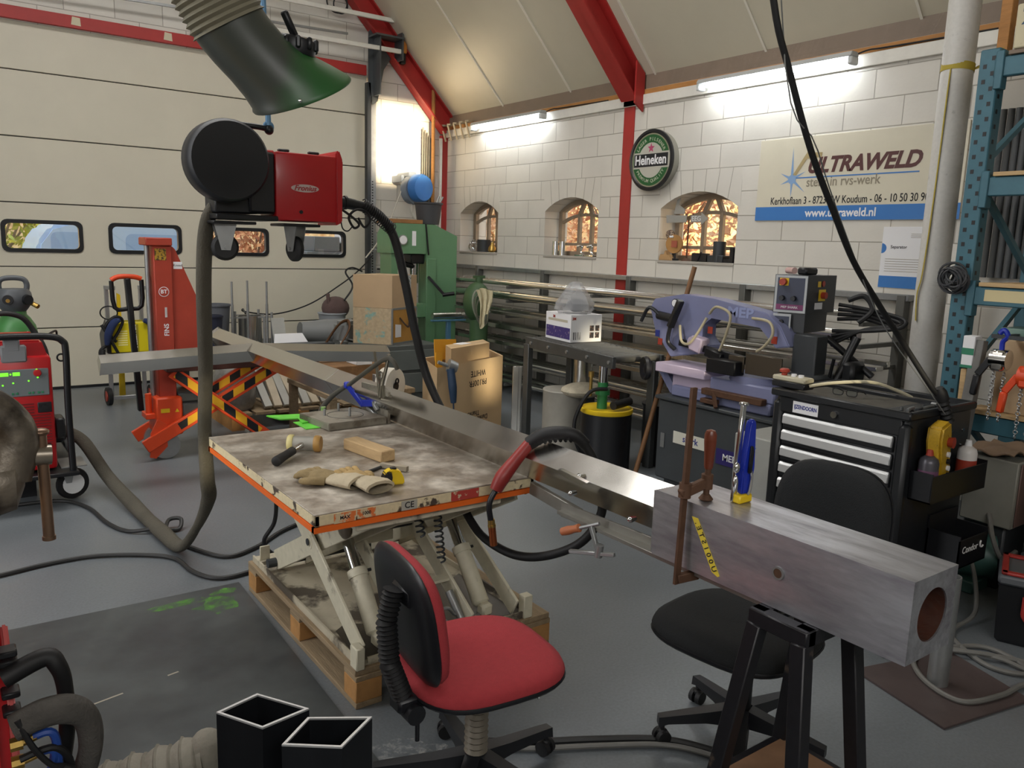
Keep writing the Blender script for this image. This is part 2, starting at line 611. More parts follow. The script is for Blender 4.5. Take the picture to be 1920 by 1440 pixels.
# unseen rear wall; openings made up and placed to throw the sun patches
HOLES = []
for tx, ty, tz, w, h in ((4.86, 9.24, 2.80, .66, .80), (3.76, 5.52, .52, .24, .36), (.94, 3.6, .80, .24, .28), (1.64, 6.1, .36, .30, .36), (4.02, 3.85, .92, .26, .34)):
    k_ = (ty + 3.0) / SUN_DIR.y
    HOLES.append((tx - SUN_DIR.x * k_ - w / 2, tx - SUN_DIR.x * k_ + w / 2, tz - SUN_DIR.z * k_ - h / 2, tz - SUN_DIR.z * k_ + h / 2))
xs_ = sorted({-4.2, 6.0} | {v for h in HOLES for v in h[:2]}); zs_ = sorted({0.0, 7.8} | {v for h in HOLES for v in h[2:]})
g = G()
for a0, a1 in zip(xs_[:-1], xs_[1:]):
    for b0, b1 in zip(zs_[:-1], zs_[1:]):
        if not any(h[0] <= (a0 + a1) / 2 <= h[1] and h[2] <= (b0 + b1) / 2 <= h[3] for h in HOLES):
            g.bb((a0, -3.06, b0), (a1, -3.0, b1))
bmesh.ops.remove_doubles(g.bm, verts=g.bm.verts, dist=1e-5)
struct('wall_front', g, M_WALLB)
M_SUNDIM = glass_mat('sun_dimming_pane', (0.40, 0.42, 0.44), 0.06)  # dark tint added to weaken the sun patches
for k_, h in enumerate(HOLES[1:]):
    g = G(); g.bb((h[0], -3.04, h[2]), (h[1], -3.035, h[3])); struct('window_%d' % (k_ + 4), g, M_SUNDIM)  # unseen sun-dimming panes, put in all openings but the gable one

# eaves: white board, timber, brown board
g = G(); g.bb((5.50, -3, 2.925), (5.56, YB, 3.015), 0.004)
struct('trim_1', g, M_WHITE)
g = G(); g.bb((5.515, -3, 3.016), (5.62, YB, 3.062), 0.003)
struct('trim_2', g, M_TIMBER)
g = G(); g.bb((5.53, -3, 3.063), (5.66, YB, 3.2), 0.003)
struct('trim_3', g, M_BROWNB)
# white verge board under the gable rafter
g = G(); g.prism([(5.53, 2.93), (5.53, 3.06), (3.6, 3.06 + 1.06 * 1.93), (3.6, 2.95 + 1.06 * 1.93)], (0, YB - 0.05, 0), (1, 0, 0), (0, 0, 1), (0, 0.05, 0))
struct('trim_4', g, M_WHITE)


def rafter(name, y0, y1, depth, x0=5.60, x1=1.35):
    g = G()
    t = 0.016; fw = (y1 - y0)
    ym = (y0 + y1) / 2
    A = Vector((x0, ym, slope(x0))); B = Vector((x1, ym, slope(x1)))
    g.bar(A + dn * t / 2, B + dn * t / 2, t, fw, up=(0, 1, 0))
    g.bar(A + dn * (depth - t / 2), B + dn * (depth - t / 2), t, fw, up=(0, 1, 0))
    g.bar(A + dn * depth / 2, B + dn * depth / 2, depth, 0.012, up=(0, 1, 0))
    struct(name, g, M_RED)


rafter('rafter_1', 5.66, 5.86, 0.23)
rafter('rafter_2', YB - 0.17, YB - 0.02, 0.22)
# knee of the frame and the columns
g = G(); g.prism([(5.40, 2.93), (5.51, 2.86), (5.51, 3.2), (5.40, 3.3)], (0, 5.64, 0), (1, 0, 0), (0, 0, 1), (0, 0.02, 0))
g.bb((5.50, 5.70, 2.93), (5.535, 5.9, 3.25))
struct('rafter_foot', g, M_RED)
g = G(); g.bb((5.518, 5.765, 0), (5.60, 5.905, 2.925))
struct('column_1', g, M_RED)
g = G(); g.bb((5.44, YB - 0.06, 0), (5.53, YB - 0.005, 2.95))
struct('column_2', g, M_RED)

# ---------------------------------------------------------------- arched windows
M_WFRAME = mat('window_frame_paint', '#8d7d6a', 0.5, var=0.15, scale=12)
M_REVEAL = mat('sill_tile', '#a6a097', 0.5, var=0.1)


def arch_window(i, y0, y1):
    xo = XR + 0.2
    g = G()
    w = thing_struct('window_%d' % i)
    fr = G()
    e = 0.055
    outer = [(y0, ZS)] + arch_pts(y0, y1) + [(y1, ZS)]
    inner = [(y0 + e, ZS + e)] + arch_pts(y0 + e, y1 - e, zs=ZSP, zt=ZT - e) + [(y1 - e, ZS + e)]
    n = len(outer)
    va = [fr._v((xo + dx, p[0], p[1])) for dx in (0, 0.05) for ring in (outer, inner) for p in ring]
    for k in range(n):
        j = (k + 1) % n
        for (A, B) in ((0, n), (3 * n, 2 * n), (n, 3 * n)):
            try:
                fr.bm.faces.new((va[A + k], va[A + j], va[B + j], va[B + k]))
            except ValueError:
                pass
    c = (y0 + y1) / 2; W = y1 - y0
    ap = arch_pts(y0 + e, y1 - e, n=12, zs=ZSP - 0.11, zt=ZT - 0.17)
    for p, q in zip(ap[:-1], ap[1:]):
        fr.bar((xo + 0.02, p[0], p[1]), (xo + 0.02, q[0], q[1]), 0.03, 0.03, up=(1, 0, 0))
    obj('frame', fr, M_WFRAME, w)
    for s in (-1, 1):
        mb = G()
        ym = c + s * W * 0.115
        mb.bar((xo + 0.02, ym, ZS + 0.02), (xo + 0.02, ym, ZT - 0.17), 0.04, 0.034, up=(1, 0, 0))
        mb.bar((xo + 0.02, ym, ZT - 0.17), (xo + 0.02, c + s * 0.03, ZT - 0.03), 0.04, 0.034, up=(1, 0, 0))
        obj('mullion', mb, M_WFRAME, w)
    mb = G(); mb.bar((xo + 0.02, y0 + e, ZS + 0.13), (xo + 0.02, y1 - e, ZS + 0.13), 0.03, 0.03, up=(1, 0, 0))
    obj('glazing_bar', mb, M_WFRAME, w)
    pg = G(); pg.prism([(y0 + 0.03, ZS + 0.03)] + arch_pts(y0 + 0.03, y1 - 0.03, zt=ZT - 0.03) + [(y1 - 0.03, ZS + 0.03)], (xo + 0.022, 0, 0), (0, 1, 0), (0, 0, 1), (0.004, 0, 0))
    obj('pane', pg, M_PANE, w)
    sl = G(); sl.bb((XR - 0.012, y0 + 0.002, ZS - 0.02), (xo, y1 - 0.002, ZS + 0.006), 0.004)
    obj('sill', sl, M_REVEAL, w)


def thing_struct(name):
    o = bpy.data.objects.new(name, None); COL.objects.link(o); o['kind'] = 'structure'; o.empty_display_size = 0.1
    return o


M_COURSE = mat('painted_course', '#cfcbc2', 0.55, var=0.05, scale=3)
M_JOINT = mat('course_joint', '#a29d93', 0.6)
for i, (y0, y1) in enumerate(WIN):
    arch_window(i + 1, y0, y1)
    g = G(); g.prism([(y0 - .02, 2.298)] + [(y0 - .02, ZSP)] + arch_pts(y0, y1) + [(y1 + .02, ZSP), (y1 + .02, 2.298)], (XR - .003, 0, 0), (0, 1, 0), (0, 0, 1), (.004, 0, 0))
    co = struct('trim_%d' % (i + 5), g, M_COURSE)
    g = G(); ap = arch_pts(y0, y1, 7); cy = (y0 + y1) / 2
    for p in ap[1:-1]:
        g.bar((XR - .0032, p[0], p[1]), (XR - .0032, p[0] + (p[0] - cy) * .12, 2.298), .006, .002, up=(1, 0, 0))
    obj('joints', g, M_JOINT, co)

# ---------------------------------------------------------------- sectional door
DR = thing_struct('door_1')
zl = [0.02, 0.63, 1.245, 1.862, 2.482, 3.094, 3.56]
WX = [(-0.36, 0.36), (0.59, 1.297), (1.531, 2.25), (2.49, 3.206), (3.426, 4.157)]
WZ0, WZ1 = 1.385, 1.70
yd = YB + 0.03
for k, (z0, z1) in enumerate(zip(zl[:-1], zl[1:])):
    g = G()
    if k != 2:
        g.bb((DX0 - 0.05, yd, z0 + 0.005), (DX1 - 0.02, yd + 0.04, z1 - 0.005), 0.004)
    else:
        g.bb((DX0 - 0.05, yd, z0 + 0.005), (DX1 - 0.02, yd + 0.04, WZ0))
        g.bb((DX0 - 0.05, yd, WZ1), (DX1 - 0.02, yd + 0.04, z1 - 0.005))
        xs = DX0 - 0.05
        for x0, x1 in WX:
            g.bb((xs, yd, WZ0), (x0, yd + 0.04, WZ1)); xs = x1
        g.bb((xs, yd, WZ0), (DX1 - 0.02, yd + 0.04, WZ1))
        bmesh.ops.remove_doubles(g.bm, verts=g.bm.verts, dist=1e-5)
    obj('panel', g, M_DOOR, DR)
g = G(); g.bb((DX0 - 0.05, yd + 0.03, 0.01), (DX1 - 0.02, yd + 0.038, 1.38)); g.bb((DX0 - 0.05, yd + 0.03, 1.71), (DX1 - 0.02, yd + 0.038, 3.55))
obj('backing', g, M_GASKET, DR)  # near-black sheet stands in for shade in the gaps between panels
g = G(); g.bb((DX0 - 0.05, yd - 0.004, 0.0), (DX1 - 0.02, yd + 0.04, 0.028), 0.004)
obj('bottom_seal', g, M_GASKET, DR)
for x0, x1 in WX:
    c = ((x0 + x1) / 2, (WZ0 + WZ1) / 2)
    fr = G()
    o_ = rrect(x1 - x0, WZ1 - WZ0, 0.06); i_ = rrect(x1 - x0 - 0.075, WZ1 - WZ0 - 0.075, 0.045)
    rings = []
    for ring, dy in ((o_, 0.0), (o_, -0.014), (i_, -0.014), (i_, 0.045)):
        rings.append([(c[0] + p[0], yd + dy, c[1] + p[1]) for p in ring])
    fr.loft(rings, True, False)
    w = obj('window_gasket', fr, M_GASKET, DR)
    # door skin closes the corner outside the rounded gasket
    sk = G()
    rc = [((x1 - x0) / 2, (WZ1 - WZ0) / 2), (-(x1 - x0) / 2, (WZ1 - WZ0) / 2), (-(x1 - x0) / 2, -(WZ1 - WZ0) / 2), ((x1 - x0) / 2, -(WZ1 - WZ0) / 2)]
    for q in range(4):
        arc = o_[q * 5:(q + 1) * 5]
        for p, r_ in zip(arc[:-1], arc[1:]):
            sk.mesh([(c[0] + t[0], yd + 0.001, c[1] + t[1]) for t in (p, r_, rc[q])], [(0, 1, 2)])
    obj('corner_skin', sk, M_DOOR, w)
    pn = G(); pn.bb((x0 + 0.03, yd + 0.018, WZ0 + 0.03), (x1 - 0.03, yd + 0.026, WZ1 - 0.03))
    obj('pane', pn, M_PANE, w)
# red lintel beam above the door with two bare tape patches
g = G(); g.bb((-1.5, YB - 0.05, 3.535), (4.40, YB + 0.0, 3.65), 0.003)
LT = struct('lintel', g, M_RED)
for x in (1.29, 2.13):
    g = G(); g.mesh([(x, YB - 0.0515, 3.565), (x + 0.085, YB - 0.0515, 3.56), (x + 0.08, YB - 0.0515, 3.635), (x + 0.012, YB - 0.0515, 3.64)], [(0, 1, 2, 3)])
    obj('tape_patch', g, mat('old_tape', '#c9bfa5', 0.7), LT, label='cream tape patch')

# door track, bracket plate, rails
g = G()
g.bb((4.385, YB - 0.10, 0), (4.43, YB - 0.03, 3.45)); 
TR = struct('door_track', g, M_DARKST)
g = G(); g.bb((4.435, YB - 0.06, 0), (4.52, YB - 0.05, 3.3)); g.bb((4.435, YB - 0.1, 0), (4.445, YB - 0.05, 3.3))
PS = obj('perforated_strip', g, M_GALV, TR)
g = G()
for k in range(48):
    z = 0.75 + k * 0.033
    g.bb((4.462, YB - 0.0615, z), (4.482, YB - 0.0595, z + 0.017))
obj('slot_holes', g, M_GASKET, PS)
M_PLATE = mat('grey_zinc_plate', '#595d5f', 0.45, 0.5, var=0.2, scale=5)
g = G()
g.prism([(4.40, 3.45), (4.40, 4.02), (4.50, 4.12), (4.76, 4.18), (4.76, 3.85), (4.60, 3.62), (4.52, 3.25), (4.44, 3.2)], (0, YB - 0.1, 0), (1, 0, 0), (0, 0, 1), (0, 0.012, 0))
g.bb((4.40, YB - 0.32, 3.95), (4.76, YB - 0.1, 3.97)); g.bb((4.74, YB - 0.3, 3.72), (4.76, YB - 0.1, 4.18))
g.bb((4.46, YB - 0.28, 3.3), (4.475, YB - 0.1, 3.95))
obj('bracket_plate', g, M_PLATE, TR)
g = G(); g.bb((4.77, YB - 0.22, 3.82), (4.85, YB - 0.14, 4.0), 0.01); g.cyl((4.81, YB - 0.18, 4.0), (4.80, YB - 0.18, 4.20), 0.035)
obj('spring_end', g, mat('orange_rusty', '#c07a2c', 0.6, var=0.25, scale=20), TR)
g = G(); g.bb((4.78, YB - 0.21, 3.70), (4.84, YB - 0.15, 3.83), 0.01)
obj('stop_block', g, M_RUBBER, TR)
for z, x0, nm in ((4.13, 1.6, 'rail'), (3.80, 2.6, 'rail')):
    g = G(); g.bar((x0, YB - 0.26, z), (4.77, YB - 0.26, z + 0.02), 0.028, 0.05, 0.004)
    obj(nm, g, M_WHITE, TR, label='white horizontal rail')
g = G(); g.bar((0.9, YB - 0.18, 3.83), (4.1, YB - 0.18, 3.93), 0.024, 0.024)
obj('shaft', g, M_GALV, TR)

# ================================================================== lifting table on its pallet, and what lies on it
M_PALLET = mat('pallet_wood', '#8d7a5f', 0.8, var=0.3, scale=4, stretch=(9, 1, 9), bump=0.3)
M_PALEND = mat('pallet_block', '#a87b48', 0.8, var=0.25, scale=9, bump=0.3)
M_LIFTCREAM = mat('lift_cream_paint', '#c8c2ac', 0.5, col2='#6f6656', thr=(0.60, 0.70), scale=7, var=0.08)
M_LIFTBASE = mat('lift_base_worn', '#b9b09a', 0.6, col2='#4f473d', thr=(0.50, 0.56), scale=2.6, var=0.12)
M_ORANGE = mat('orange_paint', '#e0661c', 0.5, var=0.08)
M_PLATETOP = mat('worn_steel_top', '#857a6d', 0.5, 0.3, col2='#c6bfb3', thr=(0.42, 0.68), scale=5.0, var=0.22, rvar=0.15, bump=0.15)
M_EDGE = mat('chipped_cream_edge', '#d6c7a2', 0.6, col2='#4b3f35', thr=(0.57, 0.61), scale=16, var=0.1)
M_WOOD = mat('light_wood', '#bd9f74', 0.7, var=0.2, scale=5, stretch=(8, 1, 8), bump=0.15)
M_RUST = mat('rusty_brown_steel', '#5a3f2e', 0.65, 0.3, var=0.3, scale=18)
M_COPPER = mat('copper', '#b0623c', 0.35, 0.9, var=0.15, scale=25)
M_BRASS = mat('brass', '#b59552', 0.35, 0.9, var=0.15, scale=25)
M_BLUEP = mat('blue_clamp_paint', '#1a2fa0', 0.35, var=0.08)
M_WHITEP = mat('white_paper', '#e4e4e6', 0.7)
M_INK = mat('black_ink', '#15151a', 0.7)
M_INKB = mat('blue_ink', '#23307f', 0.6)
M_YELLOW = mat('yellow_plastic', '#e0bd1c', 0.4, var=0.06)

# steel sheet on the floor left of the pallet
M_MAT = mat('dark_floor_sheet', '#3f4245', 0.42, 0.2, col2='#565b5b', thr=(0.35, 0.7), scale=2.2, var=0.15, rvar=0.08, bump=0.04)
g = G(); g.prism([(-0.9, 1.4), (1.02, 1.9), (1.07, 3.60), (-0.1, 3.62), (-0.9, 3.63)], (0, 0, 0.001), (1, 0, 0), (0, 1, 0), (0, 0, 0.005))
T = thing('floor_sheet', 'large dark flat floor sheet with green paint dust, left of the pallet', 'floor sheet')
obj('sheet', g, M_MAT, T)
M_GREENDUST, nt, n, L, b = pbase('green_paint_dust')
b.inputs['Base Color'].default_value = (*hexc('#5e9a3c'), 1); b.inputs['Roughness'].default_value = 0.85
tc = n.new('ShaderNodeTexCoord'); nz = n.new('ShaderNodeTexNoise'); nz.inputs['Scale'].default_value = 16; nz.inputs['Detail'].default_value = 9; nz.inputs['Roughness'].default_value = 0.75
mr = n.new('ShaderNodeMapRange'); mr.inputs['From Min'].default_value = 0.42; mr.inputs['From Max'].default_value = 0.72
L.new(tc.outputs['Object'], nz.inputs['Vector']); L.new(nz.outputs['Fac'], mr.inputs['Value']); L.new(mr.outputs['Result'], b.inputs['Alpha'])
random.seed(3)


def blob(cx, cy, rx, ry, z, n=14, ro=0.0, jit=0.35):
    ps = []
    for k in range(n):
        a = 2 * math.pi * k / n
        q = 1 + random.uniform(-jit, jit)
        x, y = rx * q * math.cos(a), ry * q * math.sin(a)
        ps.append((cx + x * math.cos(ro) - y * math.sin(ro), cy + x * math.sin(ro) + y * math.cos(ro), z))
    return ps


g = G()
for c in ((0.92, 3.42, 0.09, 0.08), (0.79, 3.50, 0.14, 0.03), (0.98, 3.53, 0.05, 0.03)):
    ps = blob(*c, 0.0064 + 0.0002 * c[0]); g.mesh(ps, [tuple(range(len(ps)))])
obj('paint_dust', g, M_GREENDUST, T, label='bright green paint dust')
for (x, y, l, a) in ((0.36, 2.86, 0.17, 12), (0.30, 2.33, 0.16, 14), (0.62, 2.92, 0.04, 12)):
    g = G(); g.box((x, y, 0.0062), (l, 0.008, 0.0006), 0, (0, 0, a)); obj('scratch', g, mat('bare_scratch', '#9a9486', 0.5), T, label='pale bare scratches')

# pallet
T = thing('pallet', 'wooden pallet on the floor carrying the cream lifting table', 'pallet')
PX0, PX1, PY0, PY1 = 1.085, 1.935, 2.35, 3.50
for y in (PY0, (PY0 + PY1) / 2 - 0.05, PY1 - 0.10):
    for x in (PX0, (PX0 + PX1) / 2 - 0.05, PX1 - 0.10):
        g = G(); g.bb((x, y, 0.022), (x + 0.10, y + 0.10, 0.10), 0.003)
        obj('block', g, M_PALEND, T)
for x in (PX0, (PX0 + PX1) / 2 - 0.05, PX1 - 0.10):
    g = G(); g.bb((x, PY0, 0), (x + 0.10, PY1, 0.022), 0.002)
    obj('bottom_board', g, M_PALLET, T)
for y in (PY0, (PY0 + PY1) / 2 - 0.05, PY1 - 0.10):
    g = G(); g.bb((PX0, y, 0.10), (PX1, y + 0.10, 0.12), 0.002)
    obj('stringer_board', g, M_PALLET, T)
for k in range(6):
    x = PX0 + k * 0.142
    g = G(); g.bb((x, PY0 + random.uniform(0, 0.012), 0.12), (x + 0.14, PY1, 0.142), 0.002)
    obj('top_board', g, M_PALLET, T)

# lifting table
LT_ = thing('lifting_table', 'cream scissor lifting table with worn steel top and orange edge on pallet', 'lifting table')
TX0, TX1, TY0, TY1, TZ = 0.92, 1.785, 2.295, 3.465, 0.75
g = G(); g.bb((TX0, TY0, TZ - 0.006), (TX1, TY1, TZ), 0.002)
obj('tabletop', g, M_PLATETOP, LT_)
g = G()
g.bb((TX0, TY0, TZ - 0.042), (TX1, TY0 + 0.02, TZ - 0.003), 0.004); g.bb((TX0, TY1 - 0.02, TZ - 0.042), (TX1, TY1, TZ - 0.003), 0.004)
g.bb((TX0, TY0, TZ - 0.042), (TX0 + 0.02, TY1, TZ - 0.003), 0.004); g.bb((TX1 - 0.02, TY0, TZ - 0.042), (TX1, TY1, TZ - 0.003), 0.004)
ER = obj('edge_frame', g, M_EDGE, LT_, label='chipped cream edge')
g = G()
e = 0.002
g.bb((TX0 - e, TY0 - e, TZ - 0.062), (TX1 + e, TY0 + 0.018, TZ - 0.043)); g.bb((TX0 - e, TY1 - 0.018, TZ - 0.062), (TX1 + e, TY1 + e, TZ - 0.043))
g.bb((TX0 - e, TY0, TZ - 0.062), (TX0 + 0.018, TY1, TZ - 0.043)); g.bb((TX1 - 0.018, TY0, TZ - 0.062), (TX1 + e, TY1, TZ - 0.043))
obj('safety_rail', g, M_ORANGE, LT_, label='orange safety rail')
yf = TY0 - 0.0012
M_STICKO = mat('torn_orange_sticker', '#d9743a', 0.6, col2='#cbb996', thr=(0.5, 0.56), scale=30)
for x0, x1, z0, z1, m_, s_, ik in ((0.985, 1.06, 0.709, 0.742, M_STICKO, 'MAX', M_INK), (1.065, 1.13, 0.712, 0.743, M_STICKO, '1000', M_INK),
                                    (1.225, 1.285, 0.711, 0.744, mat('grey_sticker', '#a9a79c', 0.5), 'CE', M_INK),
                                    (1.42, 1.535, 0.711, 0.745, mat('red_sticker', '#b04038', 0.5, col2='#c8b89a', thr=(0.58, 0.62), scale=40), '', M_INK)):
    g = G(); g.bb((x0, yf - 0.0008, z0), (x1, yf, z1))
    st = obj('sticker', g, m_, ER)
    if s_:
        text('lettering', s_, 0.03 if s_ == 'CE' else 0.016, ((x0 + x1) / 2, yf - 0.001, (z0 + z1) / 2), (1, 0, 0), (0, 0, 1), ik, ER, 0.0004, 0.0004)
# sub-frame below the top
g = G(); g.bb((TX0 + 0.16, TY0 + 0.04, TZ - 0.10), (TX1 - 0.12, TY1 - 0.05, TZ - 0.045), 0.005)
obj('top_frame', g, M_LIFTCREAM, LT_)
# base
g = G(); g.bb((1.10, 2.37, 0.143), (1.845, 3.48, 0.150), 0.001)
g.bb((1.10, 2.37, 0.143), (1.108, 3.48, 0.172)); g.bb((1.837, 2.37, 0.143), (1.845, 3.48, 0.172))
g.bb((1.10, 3.40, 0.15), (1.845, 3.48, 0.165)); g.bb((1.14, 2.37, 0.143), (1.845, 2.378, 0.17))
obj('base_plate', g, M_LIFTBASE, LT_)
random.seed(9)
g = G(); ps = [(1.12, 2.40), (1.83, 2.40), (1.83, 2.86), (1.70, 2.82), (1.60, 2.90), (1.45, 2.80), (1.34, 2.78), (1.25, 2.66), (1.20, 2.70), (1.14, 2.63)]
g.prism([(x + random.uniform(-.012, .012), y + random.uniform(-.02, .02)) for x, y in ps], (0, 0, 0.1502), (1, 0, 0), (0, 1, 0), (0, 0, 0.0008)); obj('oil_stain', g, mat('oil_stain', '#37322b', 0.45, var=0.2), LT_, label='dark oil stain on base plate')
g = G(); g.bb((1.085, 2.345, 0.143), (1.118, 2.40, 0.225), 0.004); obj('end_stop', g, M_LIFTCREAM, LT_)
for a_, b_ in (((1.81, 2.36, 0.143), (1.85, 2.40, 0.235)), ((1.115, 3.42, 0.15), (1.16, 3.428, 0.23))):
    g = G(); g.bb(a_, b_, 0.002); obj('end_stop', g, M_LIFTCREAM, LT_)
for x in (1.125, 1.315, 1.575, 1.785):
    g = G(); g.bar((x, 2.39, 0.185), (x, 3.30, 0.70), 0.082, 0.013, 0.003, up=(1, 0, 0))
    g.cyl((x - 0.008, 2.845, 0.443), (x + 0.008, 2.845, 0.443), 0.03, seg=20)
    g.cyl((x - 0.011, 2.845, 0.443), (x + 0.011, 2.845, 0.443), 0.017, seg=16)
    obj('outer_arm', g, M_LIFTCREAM, LT_)
for x in (1.155, 1.285, 1.605, 1.755):
    g = G(); g.bar((x, 3.32, 0.195), (x, 2.38, 0.685), 0.09, 0.013, 0.003, up=(1, 0, 0))
    obj('inner_arm', g, M_LIFTCREAM, LT_)
for p, q, r_ in (((1.11, 2.845, 0.443), (1.80, 2.845, 0.443), 0.014), ((1.11, 3.31, 0.19), (1.80, 3.31, 0.19), 0.02), ((1.12, 2.40, 0.685), (1.79, 2.40, 0.685), 0.018)):
    g = G(); g.cyl(p, q, r_, seg=14); obj('cross_shaft', g, M_DARKST, LT_)
g = G(); g.bar((1.16, 2.72, 0.535), (1.75, 2.72, 0.535), 0.012, 0.09, 0.002); g.bar((1.32, 2.56, 0.30), (1.57, 2.56, 0.30), 0.05, 0.012, 0.002)
g.bar((1.35, 3.0, 0.37), (1.56, 3.0, 0.37), 0.012, 0.10, 0.002)
obj('cross_plate', g, M_LIFTCREAM, LT_)
for c_, s_ in (((1.14, 2.56, 0.60), 1.2), ((1.60, 2.58, 0.62), 1)):
    g = G(); g.sphere(c_, 0.048, 12, 8, (0.5, 1, s_)); obj('pivot_cover', g, mat('greasy_cast', '#6b6052', 0.35, 0.3, var=0.3), LT_)
for x in (1.222, 1.682):
    p0 = Vector((x, 2.45, 0.165)); p1 = Vector((x, 2.79, 0.555)); d = p1 - p0
    g = G(); g.lathe([(0.024, 0.035), (0.034, 0.045), (0.034, 0.255), (0.038, 0.255), (0.038, 0.285), (0.028, 0.29)], p0, d, 20)
    g.box(p0 + Vector((0, 0.0, 0.02)), (0.05, 0.05, 0.05), 0.01)
    cy = obj('hydraulic_cylinder', g, M_LIFTCREAM, LT_)
    g = G(); g.cyl(p0 + d.normalized() * 0.25, p1, 0.023, seg=18); obj('chrome_rod', g, M_CHROME, cy, label='chrome piston rod')
    g = G(); g.cyl(p0 + d.normalized() * 0.275, p0 + d.normalized() * 0.275 + Vector((0.055, 0, 0)), 0.006); obj('hose_nipple', g, M_RUBBER, cy)
for x, a in ((1.40, 0), (1.49, 0)):
    g = G(); g.coil((x, 2.52, 0.67 - a), (x + 0.02, 2.50, 0.40 if x > 1.45 else 0.52), 0.014, 0.004, 13 if x > 1.45 else 7)
    obj('return_spring', g, M_DARKST, LT_)
g = G(); g.tube([(1.42, 2.45, 0.22), (1.50, 2.44, 0.235), (1.54, 2.44, 0.20), (1.60, 2.44, 0.20), (1.62, 2.44, 0.16), (1.67, 2.46, 0.17)], 0.007)
g.cyl((1.545, 2.5, 0.27), (1.56, 2.40, 0.155), 0.016); g.box((1.45, 2.44, 0.17), (0.10, 0.07, 0.05), 0.006)
obj('hydraulic_pipe', g, M_GALV, LT_)

# ------------------------------------------------ things on the table
z = TZ
T = thing('mallet', 'soft-faced mallet with black rubber grip lying on the table', 'mallet')
hc0, hc1 = Vector((1.130, 3.085, z + 0.034)), Vector((1.235, 3.005, z + 0.034))
ax = (hc1 - hc0).normalized()
g = G(); g.cyl(hc0 + ax * 0.022, hc1 - ax * 0.022, 0.029, seg=22); obj('head', g, mat('zinc_cast', '#a9a69d', 0.5, 0.4, var=0.15), T)
g = G(); g.lathe([(0.030, 0), (0.034, 0.006), (0.034, 0.02), (0.031, 0.024)], hc0, ax, 22); obj('face', g, mat('pale_yellow_nylon', '#dccf8f', 0.45), T, label='pale yellow face')
g = G(); g.lathe([(0.031, 0), (0.034, 0.004), (0.034, 0.02), (0.030, 0.026)], hc1 - ax * 0.024, ax, 22); obj('face', g, mat('amber_nylon', '#b48a4a', 0.5, var=0.25), T, label='amber chipped face')
hb = (hc0 + hc1) / 2; he = Vector((0.985, 2.858, z + 0.02)); hd = (he - hb).normalized()
g = G(); g.cyl(hb, hb + hd * 0.12, 0.013, 0.012, 14); obj('shaft', g, M_STEEL, T)
g = G(); g.lathe([(0.012, 0.0), (0.017, 0.006), (0.0165, 0.06), (0.019, 0.13), (0.0185, 0.145), (0.012, 0.15)], hb + hd * 0.10, hd, 16); obj('grip', g, M_RUBBER, T)

with frame((1.384, 2.872, z), rz=math.degrees(math.atan2(2.731 - 3.013, 1.404 - 1.364))):
    g = G(); g.box((0, 0, 0.023), (0.27, 0.068, 0.046), 0.004)
    solo('wood_block', g, M_WOOD, 'short pale wooden block lying on the lifting table', 'wood block')
T = thing('bent_rod', 'thin dark steel rod with welded square end lying behind tape measure', 'steel rod')
g = G(); g.cyl((1.20, 2.60, z + 0.006), (1.345, 2.672, z + 0.006), 0.006); obj('rod', g, M_DARKST, T)
g = G(); g.bar((1.34, 2.675, z + 0.012), (1.40, 2.575, z + 0.012), 0.02, 0.02, 0.002); obj('end_bar', g, mat('bare_bar', '#a59c8b', 0.5, 0.6), T)
# tape measure
with frame((1.285, 2.47, z), rz=-12):
    T = thing('tape_measure', 'yellow and black tape measure lying on the table', 'tape measure')
    g = G(); g.prism([(-0.035, 0), (0.037, 0), (0.037, 0.02), (0.022, 0.05), (-0.012, 0.056), (-0.033, 0.045)], (0, 0.02, 0.001), (1, 0, 0), (0, 0, 1), (0, -0.04, 0), 0.004)
    obj('case', g, M_YELLOW, T)
    g = G(); g.prism([(-0.04, 0.0), (-0.006, 0.0), (-0.012, 0.03), (-0.006, 0.052), (-0.03, 0.048), (-0.04, 0.02)], (0, 0.024, 0.0005), (1, 0, 0), (0, 0, 1), (0, -0.048, 0), 0.004)
    obj('grip_band', g, M_BLACKP, T)
    g = G(); g.box((0.0, 0, 0.058), (0.022, 0.02, 0.008), 0.003); obj('lock_button', g, M_BLACKP, T)
    g = G(); g.box((-0.041, -0.0, 0.016), (0.003, 0.022, 0.016), 0.001); obj('tape_hook', g, mat('ivory_hook', '#d9cf9a', 0.5), T)

# gloves: each one a cuff, a palm and five fingers in one skin-like mesh
M_GLOVE = mat('worn_tan_leather', '#a98e5e', 0.85, var=0.28, scale=14, bump=0.5)
M_CUFF = mat('dirty_canvas', '#b3a68d', 0.9, var=0.22, scale=10, bump=0.4)


